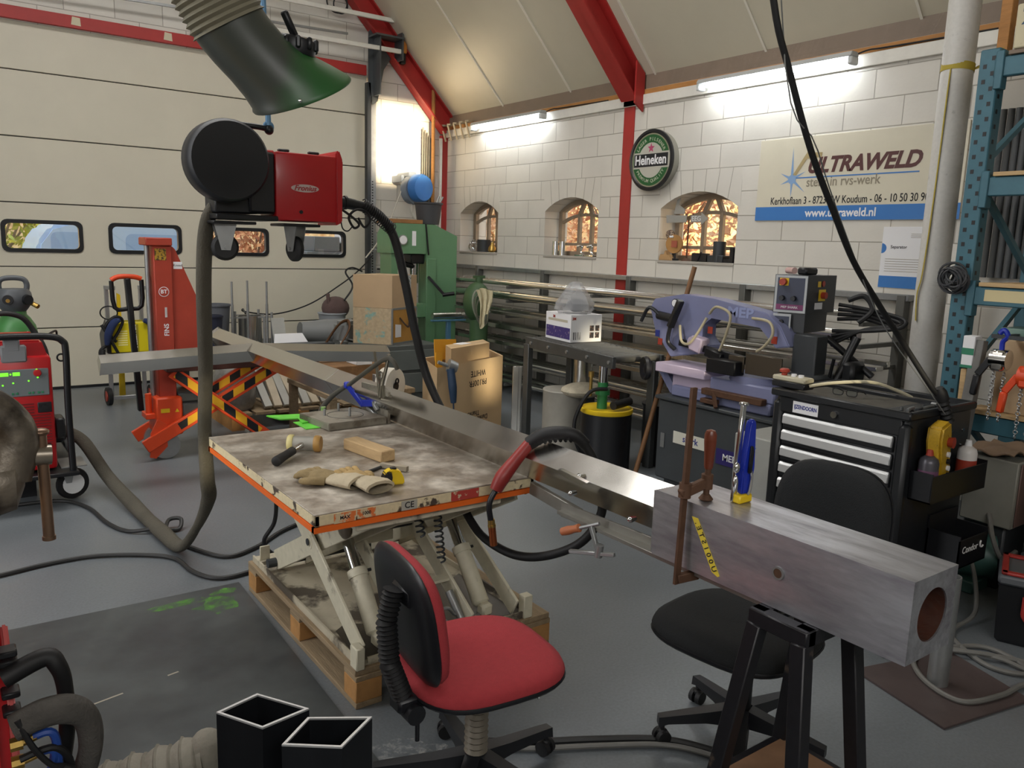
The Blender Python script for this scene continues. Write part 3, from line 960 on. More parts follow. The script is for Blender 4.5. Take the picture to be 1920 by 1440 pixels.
def glove(loc, rz, label, flip, curl, material):
    with frame(loc, rz=rz):
        t = thing('work_glove', label, 'glove', 'leather work gloves')
        g = G()
        s = -1 if flip else 1
        secs = [(-0.005, 0.040, 0.016), (0.03, 0.046, 0.021), (0.07, 0.047, 0.022), (0.098, 0.043, 0.018)]
        rings = []
        for x, w, h in secs:
            rings.append([(x, w * math.cos(a * math.pi / 8), max(0.001, 0.001 + h + h * math.sin(a * math.pi / 8))) for a in range(16)])
        g.loft(rings)
        for k, (y, ln) in enumerate(((0.032, 0.066), (0.011, 0.078), (-0.011, 0.074), (-0.032, 0.058))):
            y *= s
            g.tube([(0.085, y, 0.020), (0.085 + ln * 0.45, y * 1.15, 0.026 + 0.008 * curl), (0.085 + ln * (0.9 - 0.2 * curl), y * 1.2, 0.016 + 0.004 * curl), (0.085 + ln * (1.0 - 0.35 * curl), y * 1.2, 0.0115)],
                   [0.0125, 0.012, 0.011, 0.008], 10, 4)
        g.tube([(0.02, 0.035 * s, 0.018), (0.05, 0.06 * s, 0.02), (0.085, 0.068 * s, 0.016), (0.10, 0.066 * s, 0.013)], [0.016, 0.0145, 0.0125, 0.008], 10, 4)
        obj('hand_part', g, material, t)
        g = G()
        rings = []
        for x, w, h in ((0.01, 0.043, 0.018), (-0.02, 0.047, 0.020), (-0.075, 0.056, 0.024), (-0.10, 0.058, 0.022), (-0.102, 0.050, 0.017), (-0.07, 0.048, 0.017)):
            rings.append([(x, w * math.cos(a * math.pi / 10), max(0.0015, 0.0015 + h + h * math.sin(a * math.pi / 10) * (1 + 0.12 * math.sin(a * 3.1 + x * 60)))) for a in range(20)])
        g.loft(rings, True, False)
        obj('cuff', g, M_CUFF, t)


glove((1.105, 2.56, z + 0.001), 118, 'dark dusty leather glove lying flat at the left of the pair', False, 0.3, mat('dusty_leather', '#8f7c58', 0.9, var=0.25, scale=14, bump=0.5))
glove((1.175, 2.475, z + 0.004), 98, 'tan leather glove with pale canvas cuff next to tape measure', True, 0.9, M_GLOVE)

# scrap plate with bolts
M_SCRAP = mat('spattered_plate', '#8d887c', 0.55, 0.4, col2='#6b6357', thr=(0.5, 0.6), scale=6, var=0.15)
T = thing('bolted_plate', 'thick square grey plate with two studs at the far table corner', 'steel plate')
g = G(); g.prism([(1.405, 3.32), (1.70, 3.335), (1.665, 3.62), (1.375, 3.60)], (0, 0, z + 0.001), (1, 0, 0), (0, 1, 0), (0, 0, 0.034), 0.003); obj('plate', g, M_SCRAP, T)
for x, y, h in ((1.46, 3.50, 0.028), (1.555, 3.43, 0.04), (1.56, 3.57, 0.035)):
    g = G(); g.cyl((x, y, z + 0.034), (x, y, z + 0.036 + h), 0.006, seg=10); obj('stud', g, M_GALV, T)
g = G(); g.ring((1.55, 3.47, z + 0.0355), 0.085, 0.0012, seg=36); obj('scribed_circle', g, M_DARKST, T)
g = G(); g.prism([(3.335, 0.0), (3.62, 0.0), (3.62, 0.155), (3.30 + 0.075, 0.165), (3.335, 0.15)], (1.705, 0, z + 0.001), (0, 1, 0), (0, 0, 1), (0.014, 0, 0), 0.001)
solo('upright_plate', g, M_SCRAP, 'upright grey steel plate clamped to the cross beam at table corner', 'steel plate')

# green oversprayed offcut with a bucket rim under it
T = thing('green_offcut', 'bright green oversprayed sheet offcut at the back table edge', 'sheet offcut')
g = G(); g.prism([(1.29, 3.62), (1.37, 3.60), (1.35, 3.50), (1.44, 3.53), (1.53, 3.49), (1.50, 3.62), (1.55, 3.72), (1.42, 3.69), (1.26, 3.73)], (0, 0, z + 0.004), (1, 0, 0), (0, 1, 0), (0, 0, 0.006), 0.001)
g.bb((1.33, 3.40, z + 0.0005), (1.46, 3.56, z + 0.004))
obj('sheet', g, mat('fresh_green_spray', '#66cf3c', 0.5, col2='#4faa35', thr=(0.4, 0.7), scale=9), T)
g = G(); g.cyl((1.52, 3.66, z + 0.01), (1.52, 3.66, z + 0.04), 0.012); obj('stub', g, mat('green_dusted_steel', '#8aa86a', 0.6), T)

# ================================================================== the steel cross
M_XST = mat('cross_stainless', '#cdcac4', 0.19, 1.0, var=0.05, scale=2.5, rvar=0.06)
CR = thing('steel_cross', 'large stainless steel cross lying on the lifting table and the pallet truck', 'cross')
KITE = [(0.0, 0.912), (-0.078, 0.857), (0.0, 0.753), (0.078, 0.857)]
AX = 1.75


def kite_bar(along, t0, t1, ctr, dz0=0.0, dz1=0.0):
    g = G()
    rings = []
    for t, dz in ((t0, dz0), (t1, dz1)):
        if along == 'y':
            rings.append([(ctr + p[0], t, p[1] + dz) for p in KITE])
        else:
            rings.append([(t, ctr + p[0], p[1] + dz) for p in KITE])
    g.loft(rings)
    return g


obj('shaft', kite_bar('y', 0.90, 5.32, AX), M_XST, CR, smooth=20)
JY = 5.36
KA = [(p[0] * .82, .845 + (p[1] - .845) * .78) for p in KITE]
KITE, KB = KA, KITE
obj('left_arm', kite_bar('x', 0.80, AX - 0.02, JY, -0.030, 0.0), M_XST, CR, smooth=20)
obj('right_arm', kite_bar('x', AX + 0.02, 2.72, JY, 0.0, -0.06), M_XST, CR, smooth=20)
KITE = KB
obj('head_arm', kite_bar('y', 5.32, 6.22, AX), M_XST, CR, smooth=20)
g = G(); g.prism([(p[0] * 1.12, (p[1] - 0.83) * 1.12) for p in KITE], (AX, 6.22, 0.83), (1, 0, 0), (0, 0, 1), (0, 0.006, 0)); obj('end_plate', g, M_XST, CR)
g = G(); g.prism([(p[0] * 1.04, (p[1] - 0.83) * 1.04) for p in KA], (2.72, JY, 0.77), (0, 1, 0), (0, 0, 1), (0.005, 0, 0)); obj('end_plate', g, M_XST, CR)
g = G(); g.prism([(p[0] * 1.04, (p[1] - 0.83) * 1.04) for p in KA], (0.80, JY, 0.80), (0, 1, 0), (0, 0, 1), (-0.005, 0, 0)); obj('end_plate', g, M_XST, CR)
for y in (4.02,):
    g = G()
    g.loft([[(AX + p[0] * 1.015, y + dy, 0.83 + (p[1] - 0.83) * 1.015) for p in KITE] for dy in (-0.02, 0.02)])
    obj('weld_band', g, mat('polished_weld', '#cfcfca', 0.16, 1.0), CR)
# square sleeve at the foot
M_SLV = mat('ground_steel', '#c3c4c9', 0.42, 0.85, col2='#97959c', thr=(0.4, 0.65), scale=5, var=0.08, stretch=(4, 0.7, 4), rvar=0.1)
SX0, SX1, SY0, SY1, SZ0, SZ1 = 1.622, 1.808, 0.78, 1.535, 0.742, 0.932
g = G()
n = 32
outer = []
for k in range(n):
    a = 2 * math.pi * k / n
    c_, s_ = math.cos(a), math.sin(a)
    q = 1 / max(abs(c_), abs(s_))
    outer.append((q * c_, q * s_))
cx, cz = (SX0 + SX1) / 2, (SZ0 + SZ1) / 2
hx, hz = (SX1 - SX0) / 2, (SZ1 - SZ0) / 2
rh = 0.062
ringO = lambda y, k=1.0: [(cx + hx * k * p[0], y, cz + hz * k * p[1]) for p in outer]
ringH = lambda y: [(cx + rh * math.cos(2 * math.pi * k / n), y, cz + rh * math.sin(2 * math.pi * k / n)) for k in range(n)]
g.loft([ringH(SY0 + 0.16), ringH(SY0), ringO(SY0), ringO(SY1 - 0.012), ringO(SY1, 0.95)], True, False)
g.bm.faces.new([g._v(p) for p in ringO(SY1, 0.95)])
bmesh.ops.remove_doubles(g.bm, verts=g.bm.verts, dist=1e-5)
SL = obj('foot_sleeve', g, M_SLV, CR, smooth=25, label='ground square steel sleeve')
g = G(); g.loft([ringH(SY0 + 0.004), ringH(SY0 + 0.155)], True, False)
g.bm.faces.new([g._v((p[0], p[1], p[2])) for p in ringH(SY0 + 0.155)])
for v in g.bm.verts:
    pass
obj('bore', g, mat('rusty_bore', '#6b3a24', 0.75, 0.2, var=0.3, scale=18), SL, label='rusty round bore')
g = G(); g.pipe((SX0 - 0.003, 1.107, 0.834), (SX0 + 0.01, 1.107, 0.834), 0.017, 0.005, 20); obj('bush', g, M_GALV, SL)
g = G(); g.cyl((SX0 - 0.0015, 1.107, 0.834), (SX0 + 0.001, 1.107, 0.834), 0.012, seg=20); obj('bush_bore', g, M_RUST, SL)
for x, y0, y1 in ((1.64, 1.55, 2.14),):
    pass
# backing bars clamped below the shaft
M_BAR = mat('mill_bar', '#8f8d86', 0.45, 0.8, var=0.15, scale=10)
g = G(); g.bar((1.665, 1.98, 0.728), (1.665, 1.10, 0.728), 0.012, 0.05, 0.001, up=(1, 0, 0)); g.bar((1.66, 1.98, 0.735), (1.71, 1.10, 0.735), 0.05, 0.008, 0.001, up=(1, 0, 0))
solo('flat_bar', g, M_BAR, 'grey angle bar clamped below the cross shaft towards the sleeve', 'steel bar')
g = G(); g.bar((1.70, 2.20, 0.745), (1.70, 1.93, 0.72), 0.045, 0.02, 0.002, up=(1, 0, 0))
solo('short_bar', g, M_BAR, 'short flat bar under the cross shaft beside the table edge', 'steel bar')
for y, zz in ((1.90, 0.868), (1.94, 0.80), (1.66, 0.795)):
    g = G(); g.cyl((1.66, y, zz), (1.685, y, zz), 0.011, 0.007, 8); g.sphere((1.66, y, zz), 0.008, 8, 6)
    solo('weld_stud', g, M_CHROME, 'small bright stud on the cross shaft, %s' % {0.868: 'highest of three, at the fold', 0.80: 'below the fold by the welded lug', 0.795: 'nearest the square sleeve'}[zz], 'stud', 'studs on the cross shaft')
g = G(); g.prism([(1.84, 0.0), (1.97, 0.012), (1.99, 0.006), (1.96, -0.012), (1.88, -0.02)], (1.655, 0, 0.868), (0, 1, 0), (-0.3, 0, 1), (-0.012, 0, -0.004), 0.001)
solo('weld_lug', g, M_STEEL, 'pointed bright steel lug tacked on the cross shaft fold', 'steel lug')

# wooden-handled screw clamp under the shaft
T = thing('screw_clamp', 'small screw clamp with wooden handle hanging below the cross shaft', 'clamp')
g = G(); g.lathe([(0.006, 0), (0.013, 0.004), (0.015, 0.03), (0.012, 0.055), (0.014, 0.075), (0.006, 0.08)], (1.60, 1.905, 0.69), (0.25, -0.9, 0.42), 14); obj('handle', g, mat('worn_red_wood', '#a5613d', 0.5, var=0.2), T, label='worn wooden handle')
g = G(); g.cyl((1.618, 1.835, 0.722), (1.64, 1.77, 0.752), 0.006); g.bar((1.632, 1.80, 0.74), (1.63, 1.755, 0.655), 0.012, 0.016, 0.002); g.bar((1.60, 1.86, 0.64), (1.645, 1.70, 0.672), 0.014, 0.012, 0.002)
g.cyl((1.63, 1.758, 0.65), (1.63, 1.752, 0.69), 0.013)
obj('frame', g, M_GALV, T)

# long bar clamp across the sleeve
T = thing('bar_clamp', 'rusty brown bar clamp with wooden handle gripping the square sleeve', 'clamp')
g = G(); g.bar((1.598, 1.405, 0.70), (1.614, 1.405, 1.245), 0.020, 0.010, 0.001, up=(0, 1, 0)); obj('bar', g, M_RUST, T)
g = G(); g.bar((1.598, 1.405, 0.715), (1.66, 1.385, 0.722), 0.02, 0.026, 0.003); obj('fixed_jaw', g, M_RUST, T)
g = G(); g.bar((1.59, 1.407, 0.955), (1.675, 1.385, 0.985), 0.022, 0.028, 0.004); g.cyl((1.606, 1.405, 0.945), (1.608, 1.405, 0.985), 0.017); g.cyl((1.672, 1.387, 0.965), (1.672, 1.387, 1.005), 0.016); obj('sliding_jaw', g, M_RUST, T)
g = G(); g.cyl((1.672, 1.387, 0.94), (1.6735, 1.387, 1.03), 0.0085, seg=12); g.lathe([(0.016, 0), (0.02, 0.004), (0.011, 0.016)], (1.672, 1.387, 0.9325), (0, 0, 1), 14); sp = obj('spindle', g, M_RUST, T)
g = G(); g.lathe([(0.010, 0), (0.0125, 0.008), (0.014, 0.04), (0.0165, 0.075), (0.0165, 0.095), (0.012, 0.106), (0.003, 0.109)], (1.6735, 1.387, 1.02), (0, 0, 1), 18)
obj('handle', g, mat('varnished_handle', '#6a3320', 0.3, var=0.25, scale=14), T, label='varnished wooden handle')
# blue lever clamp
T = thing('lever_clamp', 'blue lever clamp with steel bar standing on the square sleeve', 'clamp')
g = G(); g.bar((1.722, 1.335, 0.936), (1.735, 1.335, 1.205), 0.009, 0.016, 0.001); g.box((1.735, 1.335, 1.203), (0.018, 0.022, 0.008), 0.002); obj('bar', g, M_CHROME, T)
g = G(); g.prism([(-0.018, 0), (0.018, 0), (0.024, 0.07), (0.017, 0.19), (0.012, 0.205), (-0.006, 0.205), (-0.011, 0.19), (-0.019, 0.07)], (1.752, 1.335, 0.955), (1, 0, 0), (0.03, 0, 1), (0, -0.018, 0), 0.004); obj('body', g, M_BLUEP, T)
g = G(); g.prism([(-0.006, 0), (0.006, 0), (0.008, 0.06), (0.003, 0.075), (-0.004, 0.075)], (1.753, 1.316, 1.015), (1, 0, 0), (0.03, 0, 1), (0, -0.008, 0), 0.002); obj('lever', g, M_BLACKP, T)
g = G(); g.tube([(1.757, 1.312, 1.025), (1.762, 1.311, 1.0), (1.757, 1.311, 0.965), (1.75, 1.312, 0.955)], 0.004); g.sphere((1.722, 1.33, 1.03), 0.016, 12, 8, (0.8, 0.5, 1)); g.sphere((1.72, 1.33, 0.985), 0.016, 12, 8, (0.6, 0.5, 1.6)); obj('spring', g, M_CHROME, T)
g = G(); g.bb((1.718, 1.310, 0.9325), (1.772, 1.345, 0.956), 0.004); obj('pad', g, M_YELLOW, T, label='yellow pad')
# yellow paper strip with handwriting on the side of the sleeve
T = thing('paper_strip', 'yellow handwritten paper strip stuck on the side of the square sleeve', 'paper label')
xs = SX0 - 0.0012
p0 = Vector((xs, 1.375, 0.895)); p1 = Vector((xs, 1.290, 0.758)); dd = (p1 - p0); wv = Vector((0, 1, 0)) * 0.012
g = G(); vv = [p0 + wv, p0 - wv * 0.8, p1 - wv - dd * 0.03, p1 + dd * 0.0 - wv * 0.3, p1 + wv - dd * 0.05]
g.mesh(list(vv) + [v + Vector((0.001, 0, 0)) for v in vv], [(0, 1, 2, 3, 4), (9, 8, 7, 6, 5)] + [(i, (i + 1) % 5, 5 + (i + 1) % 5, 5 + i) for i in range(5)])
obj('strip', g, mat('yellow_paper', '#d8bf3a', 0.7), T)
q = (p0 + p1) / 2
text('lettering', 'U 0 0 1 S T E .', 0.022, (xs - 0.0006, q.y, q.z), -dd, Vector((0, -1, 0)), M_INK, T, 0.0002, 0.0003, width=0.135)

# ================================================================== torch, cables and grips on the shaft
M_TORCH = mat('torch_red_grip', '#8a2a27', 0.45, var=0.18, scale=14)
T = thing('welding_torch', 'red welding torch with copper nozzle hanging over the cross shaft', 'welding torch')
g = G(); g.tube([(1.560, 2.225, 0.75), (1.585, 2.22, 0.795), (1.64, 2.215, 0.855), (1.70, 2.21, 0.915)], [0.026, 0.033, 0.027, 0.024], 12, 5, flat=0.85)
g.box((1.57, 2.222, 0.765), (0.03, 0.018, 0.04), 0.006, (0, 35, 0)); obj('handle', g, M_TORCH, T)
g = G(); g.tube([(1.562, 2.225, 0.752), (1.540, 2.225, 0.72), (1.534, 2.225, 0.69), (1.541, 2.225, 0.65), (1.547, 2.225, 0.625)], 0.0105, 12, 5); obj('neck', g, M_BLACKP, T)
g = G(); g.cyl((1.544, 2.225, 0.645), (1.547, 2.225, 0.625), 0.0125, seg=14); g.cyl((1.547, 2.225, 0.626), (1.548, 2.225, 0.618), 0.0145, seg=14); obj('gas_collar', g, M_BRASS, T)
g = G(); g.pipe((1.548, 2.225, 0.618), (1.558, 2.225, 0.548), 0.0135, 0.003, 16); obj('nozzle', g, M_COPPER, T)
g = G(); g.tube([(1.69, 2.212, 0.905), (1.725, 2.17, 0.942), (1.765, 2.12, 0.955), (1.80, 2.09, 0.948), (1.835, 2.075, 0.915)], [0.025, 0.026, 0.025, 0.023, 0.021], 12, 6)
for k in range(7):
    a_ = k / 7
    pp = Vector((1.715, 2.185, 0.93)) * (1 - a_) + Vector((1.80, 2.09, 0.948)) * a_
    g.ring(pp + Vector((0, 0, 0.006 * math.sin(math.pi * a_))), 0.0235, 0.004, Vector((0.6, -0.75, 0.2)), 16, 6)
obj('bend_sleeve', g, M_RUBBER, T)
g = G(); g.tube([(1.83, 2.077, 0.92), (1.862, 2.06, 0.86), (1.87, 2.03, 0.78), (1.86, 2.0, 0.68), (1.80, 2.03, 0.575), (1.74, 2.15, 0.495), (1.69, 2.28, 0.465), (1.66, 2.43, 0.485), (1.66, 2.54, 0.53), (1.66, 2.62, 0.60)], 0.0165, 10, 8)
obj('hose', g, M_RUBBER, T)

M_PLIER = mat('worn_nickel', '#8d897d', 0.35, 0.9, var=0.2, scale=12)
T = thing('locking_pliers', 'silver locking pliers gripping the upright plate and the cross shaft', 'pliers')
g = G(); g.tube([(1.695, 3.40, 0.86), (1.70, 3.415, 0.93), (1.70, 3.44, 1.00), (1.705, 3.475, 1.075)], [0.011, 0.017, 0.012, 0.011], 10, 5, flat=0.6); obj('grip_arm', g, M_PLIER, T)
g = G(); g.tube([(1.69, 3.385, 0.87), (1.70, 3.385, 0.94), (1.705, 3.36, 1.0), (1.71, 3.335, 1.08)], [0.010, 0.018, 0.013, 0.012], 10, 5, flat=0.6); obj('grip_arm', g, M_PLIER, T)
g = G(); g.box((1.70, 3.395, 0.955), (0.02, 0.045, 0.075), 0.008, (10, 0, 0)); g.cyl((1.68, 3.385, 0.965), (1.715, 3.385, 0.965), 0.007); g.prism([(3.35, 0.85), (3.375, 0.84), (3.41, 0.92), (3.37, 0.93)], (1.69, 0, 0), (0, 1, 0), (0, 0, 1), (0.018, 0, 0), 0.002); obj('jaw', g, M_PLIER, T)

T = thing('earth_clamp', 'blue welding earth clamp with dark cable biting the upright plate', 'earth clamp')
g = G(); g.bar((1.672, 3.70, 0.872), (1.68, 3.55, 0.805), 0.016, 0.03, 0.004); g.bar((1.68, 3.57, 0.81), (1.688, 3.45, 0.832), 0.016, 0.036, 0.005); g.box((1.672, 3.715, 0.878), (0.03, 0.03, 0.035), 0.006); obj('handle', g, M_BLUEP, T)
g = G(); g.bar((1.69, 3.46, 0.835), (1.695, 3.42, 0.80), 0.02, 0.02, 0.004); g.bar((1.69, 3.52, 0.80), (1.695, 3.44, 0.775), 0.02, 0.018, 0.004); g.tube([(1.685, 3.48, 0.845), (1.685, 3.44, 0.86), (1.685, 3.42, 0.835)], 0.005); obj('jaw', g, M_GALV, T)
g = G(); g.tube([(1.672, 3.70, 0.88), (1.69, 3.36, 1.052), (1.70, 3.28, 1.06), (1.72, 3.27, 1.02)], 0.011, 10, 6); g.tube([(1.672, 3.72, 0.875), (1.655, 3.86, 0.80), (1.65, 4.0, 0.70), (1.655, 4.06, 0.60)], [0.011, 0.013, 0.015, 0.012], 10, 6); obj('cable', g, mat('dusty_cable', '#4d4a42', 0.7, var=0.15), T)

# ================================================================== trestle
T = thing('trestle', 'black painted steel trestle stand carrying the square sleeve', 'trestle')
M_TRES = mat('black_chipped_paint', '#1b1a1e', 0.42, 0.2, col2='#4a4038', thr=(0.66, 0.72), scale=14, var=0.2)
tl, tr_, tb0, tb1 = 1.585, 1.80, 0.985, 1.15
g = G(); g.bb((tl - 0.01, tb0, 0.700), (tl + 0.03, tb1 + 0.0, 0.741), 0.003); g.bb((tr_ - 0.03, tb0, 0.700), (tr_ + 0.01, tb1, 0.741), 0.003)
g.bb((tl, tb0, 0.700), (tr_, tb0 + 0.04, 0.741), 0.003); g.bb((tl, tb1 - 0.04, 0.700), (tr_, tb1, 0.741), 0.003)
obj('head_frame', g, M_TRES, T)
for (x, y, X_, Y_) in ((tl + 0.005, tb1 - 0.02, tl - 0.06, tb1 + 0.07), (tl + 0.005, tb0 + 0.02, tl - 0.04, tb0 - 0.05), (tr_ - 0.005, tb1 - 0.02, tr_ + 0.04, tb1 + 0.07), (tr_ - 0.005, tb0 + 0.02, tr_ + 0.04, tb0 - 0.05)):
    g = G(); g.bar((x, y, 0.705), (X_, Y_, 0.0), 0.04, 0.04, 0.003, up=(0, 1, 0)); obj('leg', g, M_TRES, T)
k = 0.62
zz = 0.705 * (1 - k)
fx0, fx1, fy0, fy1 = tl + 0.005 - 0.055 * k, tr_ - 0.005 + 0.045 * k, tb0 + 0.02 - 0.07 * k, tb1 - 0.02 + 0.09 * k
g = G()
for a_, b_ in (((fx0, fy0), (fx1, fy0)), ((fx0, fy1), (fx1, fy1)), ((fx0, fy0), (fx0, fy1)), ((fx1, fy0), (fx1, fy1))):
    g.bar((*a_, zz), (*b_, zz), 0.03, 0.03, 0.002)
obj('lower_frame', g, M_TRES, T)
g = G(); g.bb((fx0 + 0.01, fy0 + 0.01, zz + 0.012), (fx1 - 0.01, fy1 - 0.01, zz + 0.02)); obj('shelf', g, mat('brown_shelf', '#7a5b43', 0.6, var=0.25), T, label='brown shelf board')

# ================================================================== chairs
M_SHELL = mat('black_shell', '#17181c', 0.38, var=0.08)
M_REDF = mat('red_fabric', '#9b2f35', 0.9, var=0.08, scale=60, bump=0.25, bscale=300)
M_BLKF = mat('black_fabric', '#1b1d1f', 0.95, var=0.12, scale=60, bump=0.3, bscale=300)


def sup(a, w, h, e=3.1):
    c, s = math.cos(a), math.sin(a)
    return (w * math.copysign(abs(c) ** (2 / e), c), h * math.copysign(abs(s) ** (2 / e), s))


def cushion(name, loc, rz, rx, ry, w, h, th, material, parent, dish=0.012, rim=1.0):
    """rounded upholstered pad; local x,y in the pad, z its thickness."""
    with frame(loc, rz=rz, rx=rx, ry=ry):
        g = G(); n = 40
        rings = []
        for k, zf in ((0.02, 1.0), (0.55, 1.0), (0.85, 0.92), (0.97, 0.55), (1.0, 0.2), (0.99, 0.0), (0.94, -0.0)):
            rings.append([(*[q * k * rim for q in sup(2 * math.pi * i / n, w, h)], th * zf - dish * (1 - k) * 2) for i in range(n)])
        g.loft(rings)
        return obj(name, g, material, parent, 60)


def star_base(t, c, rot, rl=0.27, top=0.12, m=M_SHELL):
    for k in range(5):
        a = R(rot + 72 * k); d = Vector((math.cos(a), math.sin(a), 0)); n_ = Vector((-d.y, d.x, 0))
        g = G(); rings = []
        for r_, w, z0, z1 in ((0.03, 0.03, top - 0.045, top + 0.012), (0.12, 0.026, top - 0.04, top - 0.005), (rl - 0.03, 0.02, top - 0.05, top - 0.025), (rl, 0.018, top - 0.062, top - 0.03)):
            p = Vector(c) + d * r_
            rings.append([(p.x - n_.x * w, p.y - n_.y * w, z0), (p.x + n_.x * w, p.y + n_.y * w, z0), (p.x + n_.x * w * .8, p.y + n_.y * w * .8, z1), (p.x - n_.x * w * .8, p.y - n_.y * w * .8, z1)])
        g.loft(rings)
        leg = obj('base_arm', g, m, t)
        p = Vector(c) + d * (rl - 0.015); b = R(rot * 3 + 50 * k); wd = Vector((math.cos(b), math.sin(b), 0))
        g = G()
        for s in (-1, 1):
            g.cyl(p + wd * (0.006 * s) + Vector((0, 0, 0.027)), p + wd * (0.022 * s) + Vector((0, 0, 0.027)), 0.026, 0.024, 16)
        g.cyl(p + Vector((0, 0, 0.03)), p + Vector((0, 0, top - 0.05)), 0.008); g.box(p + Vector((0, 0, 0.045)), (0.03, 0.03, 0.02), 0.006)
        obj('caster', g, M_RUBBER, leg)


def gaiter(g, pts, r, n):
    """ribbed sleeve along a polyline."""
    P = [Vector(p) for p in pts]
    L = [0]
    for a_, b_ in zip(P[:-1], P[1:]):
        L.append(L[-1] + (b_ - a_).length)
    def at(t):
        s = t * L[-1]
        for i in range(len(P) - 1):
            if s <= L[i + 1] + 1e-9:
                return P[i].lerp(P[i + 1], (s - L[i]) / (L[i + 1] - L[i]))
        return P[-1]
    N = n * 4
    g.tube([at(i / N) for i in range(N + 1)], [r * (1.0 + 0.16 * math.cos(2 * math.pi * i / 4)) for i in range(N + 1)], 14, smooth=False)


T = thing('office_chair', 'red fabric swivel chair with black back shell in front of the lifting table', 'chair')
cushion('seat', (1.165, 1.735, 0.445), -6, 0, 0, 0.225, 0.222, 0.045, M_REDF, T)
cushion('seat_shell', (1.165, 1.735, 0.447), -6, 180, 0, 0.227, 0.224, 0.03, M_SHELL, T, 0.0)
cushion('backrest', (0.948, 1.735, 0.652), -6, 0, 82, 0.165, 0.20, 0.042, M_REDF, T, 0.012)
cushion('back_shell', (0.946, 1.735, 0.652), -6, 0, 262, 0.168, 0.203, 0.02, M_SHELL, T, 0.0)
g = G(); gaiter(g, [(0.888, 1.70, 0.74), (0.868, 1.70, 0.66), (0.872, 1.69, 0.55), (0.905, 1.685, 0.455)], 0.024, 24); obj('back_gaiter', g, M_RUBBER, T)
g = G(); g.box((0.92, 1.70, 0.72), (0.03, 0.10, 0.05), 0.008); g.box((0.93, 1.69, 0.43), (0.09, 0.06, 0.04), 0.008); g.cyl((0.925, 1.64, 0.41), (0.925, 1.68, 0.41), 0.026); g.cyl((0.935, 1.655, 0.42), (0.935, 1.655, 0.33), 0.006); g.box((1.08, 1.73, 0.425), (0.26, 0.10, 0.03), 0.006)
obj('mechanism', g, M_BLACKP, T)
g = G(); gaiter(g, [(1.20, 1.775, 0.12), (1.20, 1.775, 0.42)], 0.031, 16); obj('column_gaiter', g, mat('dusty_gaiter', '#6d665a', 0.5, 0.2, var=0.2), T)
g = G(); g.cyl((1.26, 1.66, 0.42), (1.29, 1.60, 0.36), 0.005); obj('height_lever', g, M_GALV, T)
star_base(T, (1.20, 1.775, 0), 5, 0.30, 0.125)

T = thing('office_chair', 'black fabric swivel chair standing behind the square steel sleeve', 'chair')
cushion('seat', (1.945, 1.455, 0.445), 8, 0, 0, 0.225, 0.235, 0.05, M_BLKF, T)
cushion('seat_shell', (1.945, 1.455, 0.447), 8, 180, 0, 0.227, 0.237, 0.03, M_SHELL, T, 0.0)
cushion('backrest', (2.225, 1.355, 0.765), 8, 0, -82, 0.20, 0.185, 0.04, M_BLKF, T, 0.012)
cushion('back_shell', (2.227, 1.355, 0.765), 8, 0, 98, 0.203, 0.188, 0.025, M_SHELL, T, 0.0)
g = G(); g.bar((2.08, 1.43, 0.42), (2.25, 1.40, 0.43), 0.05, 0.02, 0.004); g.bar((2.255, 1.40, 0.42), (2.27, 1.37, 0.70), 0.05, 0.014, 0.004, up=(1, 0, 0)); g.box((2.0, 1.46, 0.42), (0.18, 0.12, 0.04), 0.008)
obj('back_bracket', g, M_BLACKM, T)
g = G(); g.cyl((2.05, 1.49, 0.11), (2.05, 1.49, 0.27), 0.03); g.cyl((2.05, 1.49, 0.27), (2.05, 1.49, 0.43), 0.02); obj('gas_column', g, M_BLACKM, T)
star_base(T, (2.05, 1.49, 0), 145, 0.27, 0.13)

# ================================================================== left foreground
M_MILL = mat('mill_scale_steel', '#24262a', 0.38, 0.6, var=0.2, scale=4, stretch=(3, 3, 0.6))
M_CUT = mat('bright_cut_edge', '#d9d9d9', 0.35, 0.7)


def square_tube(c4, ztop, label):
    t = thing('square_tube', label, 'square tube', 'square tubes in the foreground')
    cx_ = sum(p[0] for p in c4) / 4; cy_ = sum(p[1] for p in c4) / 4
    k = 0.90
    i4 = [(cx_ + (p[0] - cx_) * k, cy_ + (p[1] - cy_) * k) for p in c4]
    g = G(); g.loft([[(*p, zz) for p in c] for c, zz in ((i4, ztop - 0.004), (i4, 0.0), (c4, 0.0), (c4, ztop - 0.004), )], True, False)
    obj('tube_wall', g, M_MILL, t, 20)
    g = G(); g.loft([[(*p, zz) for p in c] for c, zz in ((c4, ztop - 0.004), (c4, ztop), (i4, ztop), (i4, ztop - 0.004))], True, False)
    obj('cut_edge', g, M_CUT, t, 20, label='bright saw-cut edge')


square_tube([(0.427, 1.623), (0.523, 1.648), (0.597, 1.530), (0.490, 1.515)], 0.6, 'dark square steel tube on end, left one of the foreground pair')
square_tube([(0.503, 1.439), (0.582, 1.501), (0.697, 1.429), (0.600, 1.366)], 0.6, 'dark square steel tube on end, right one of the foreground pair')

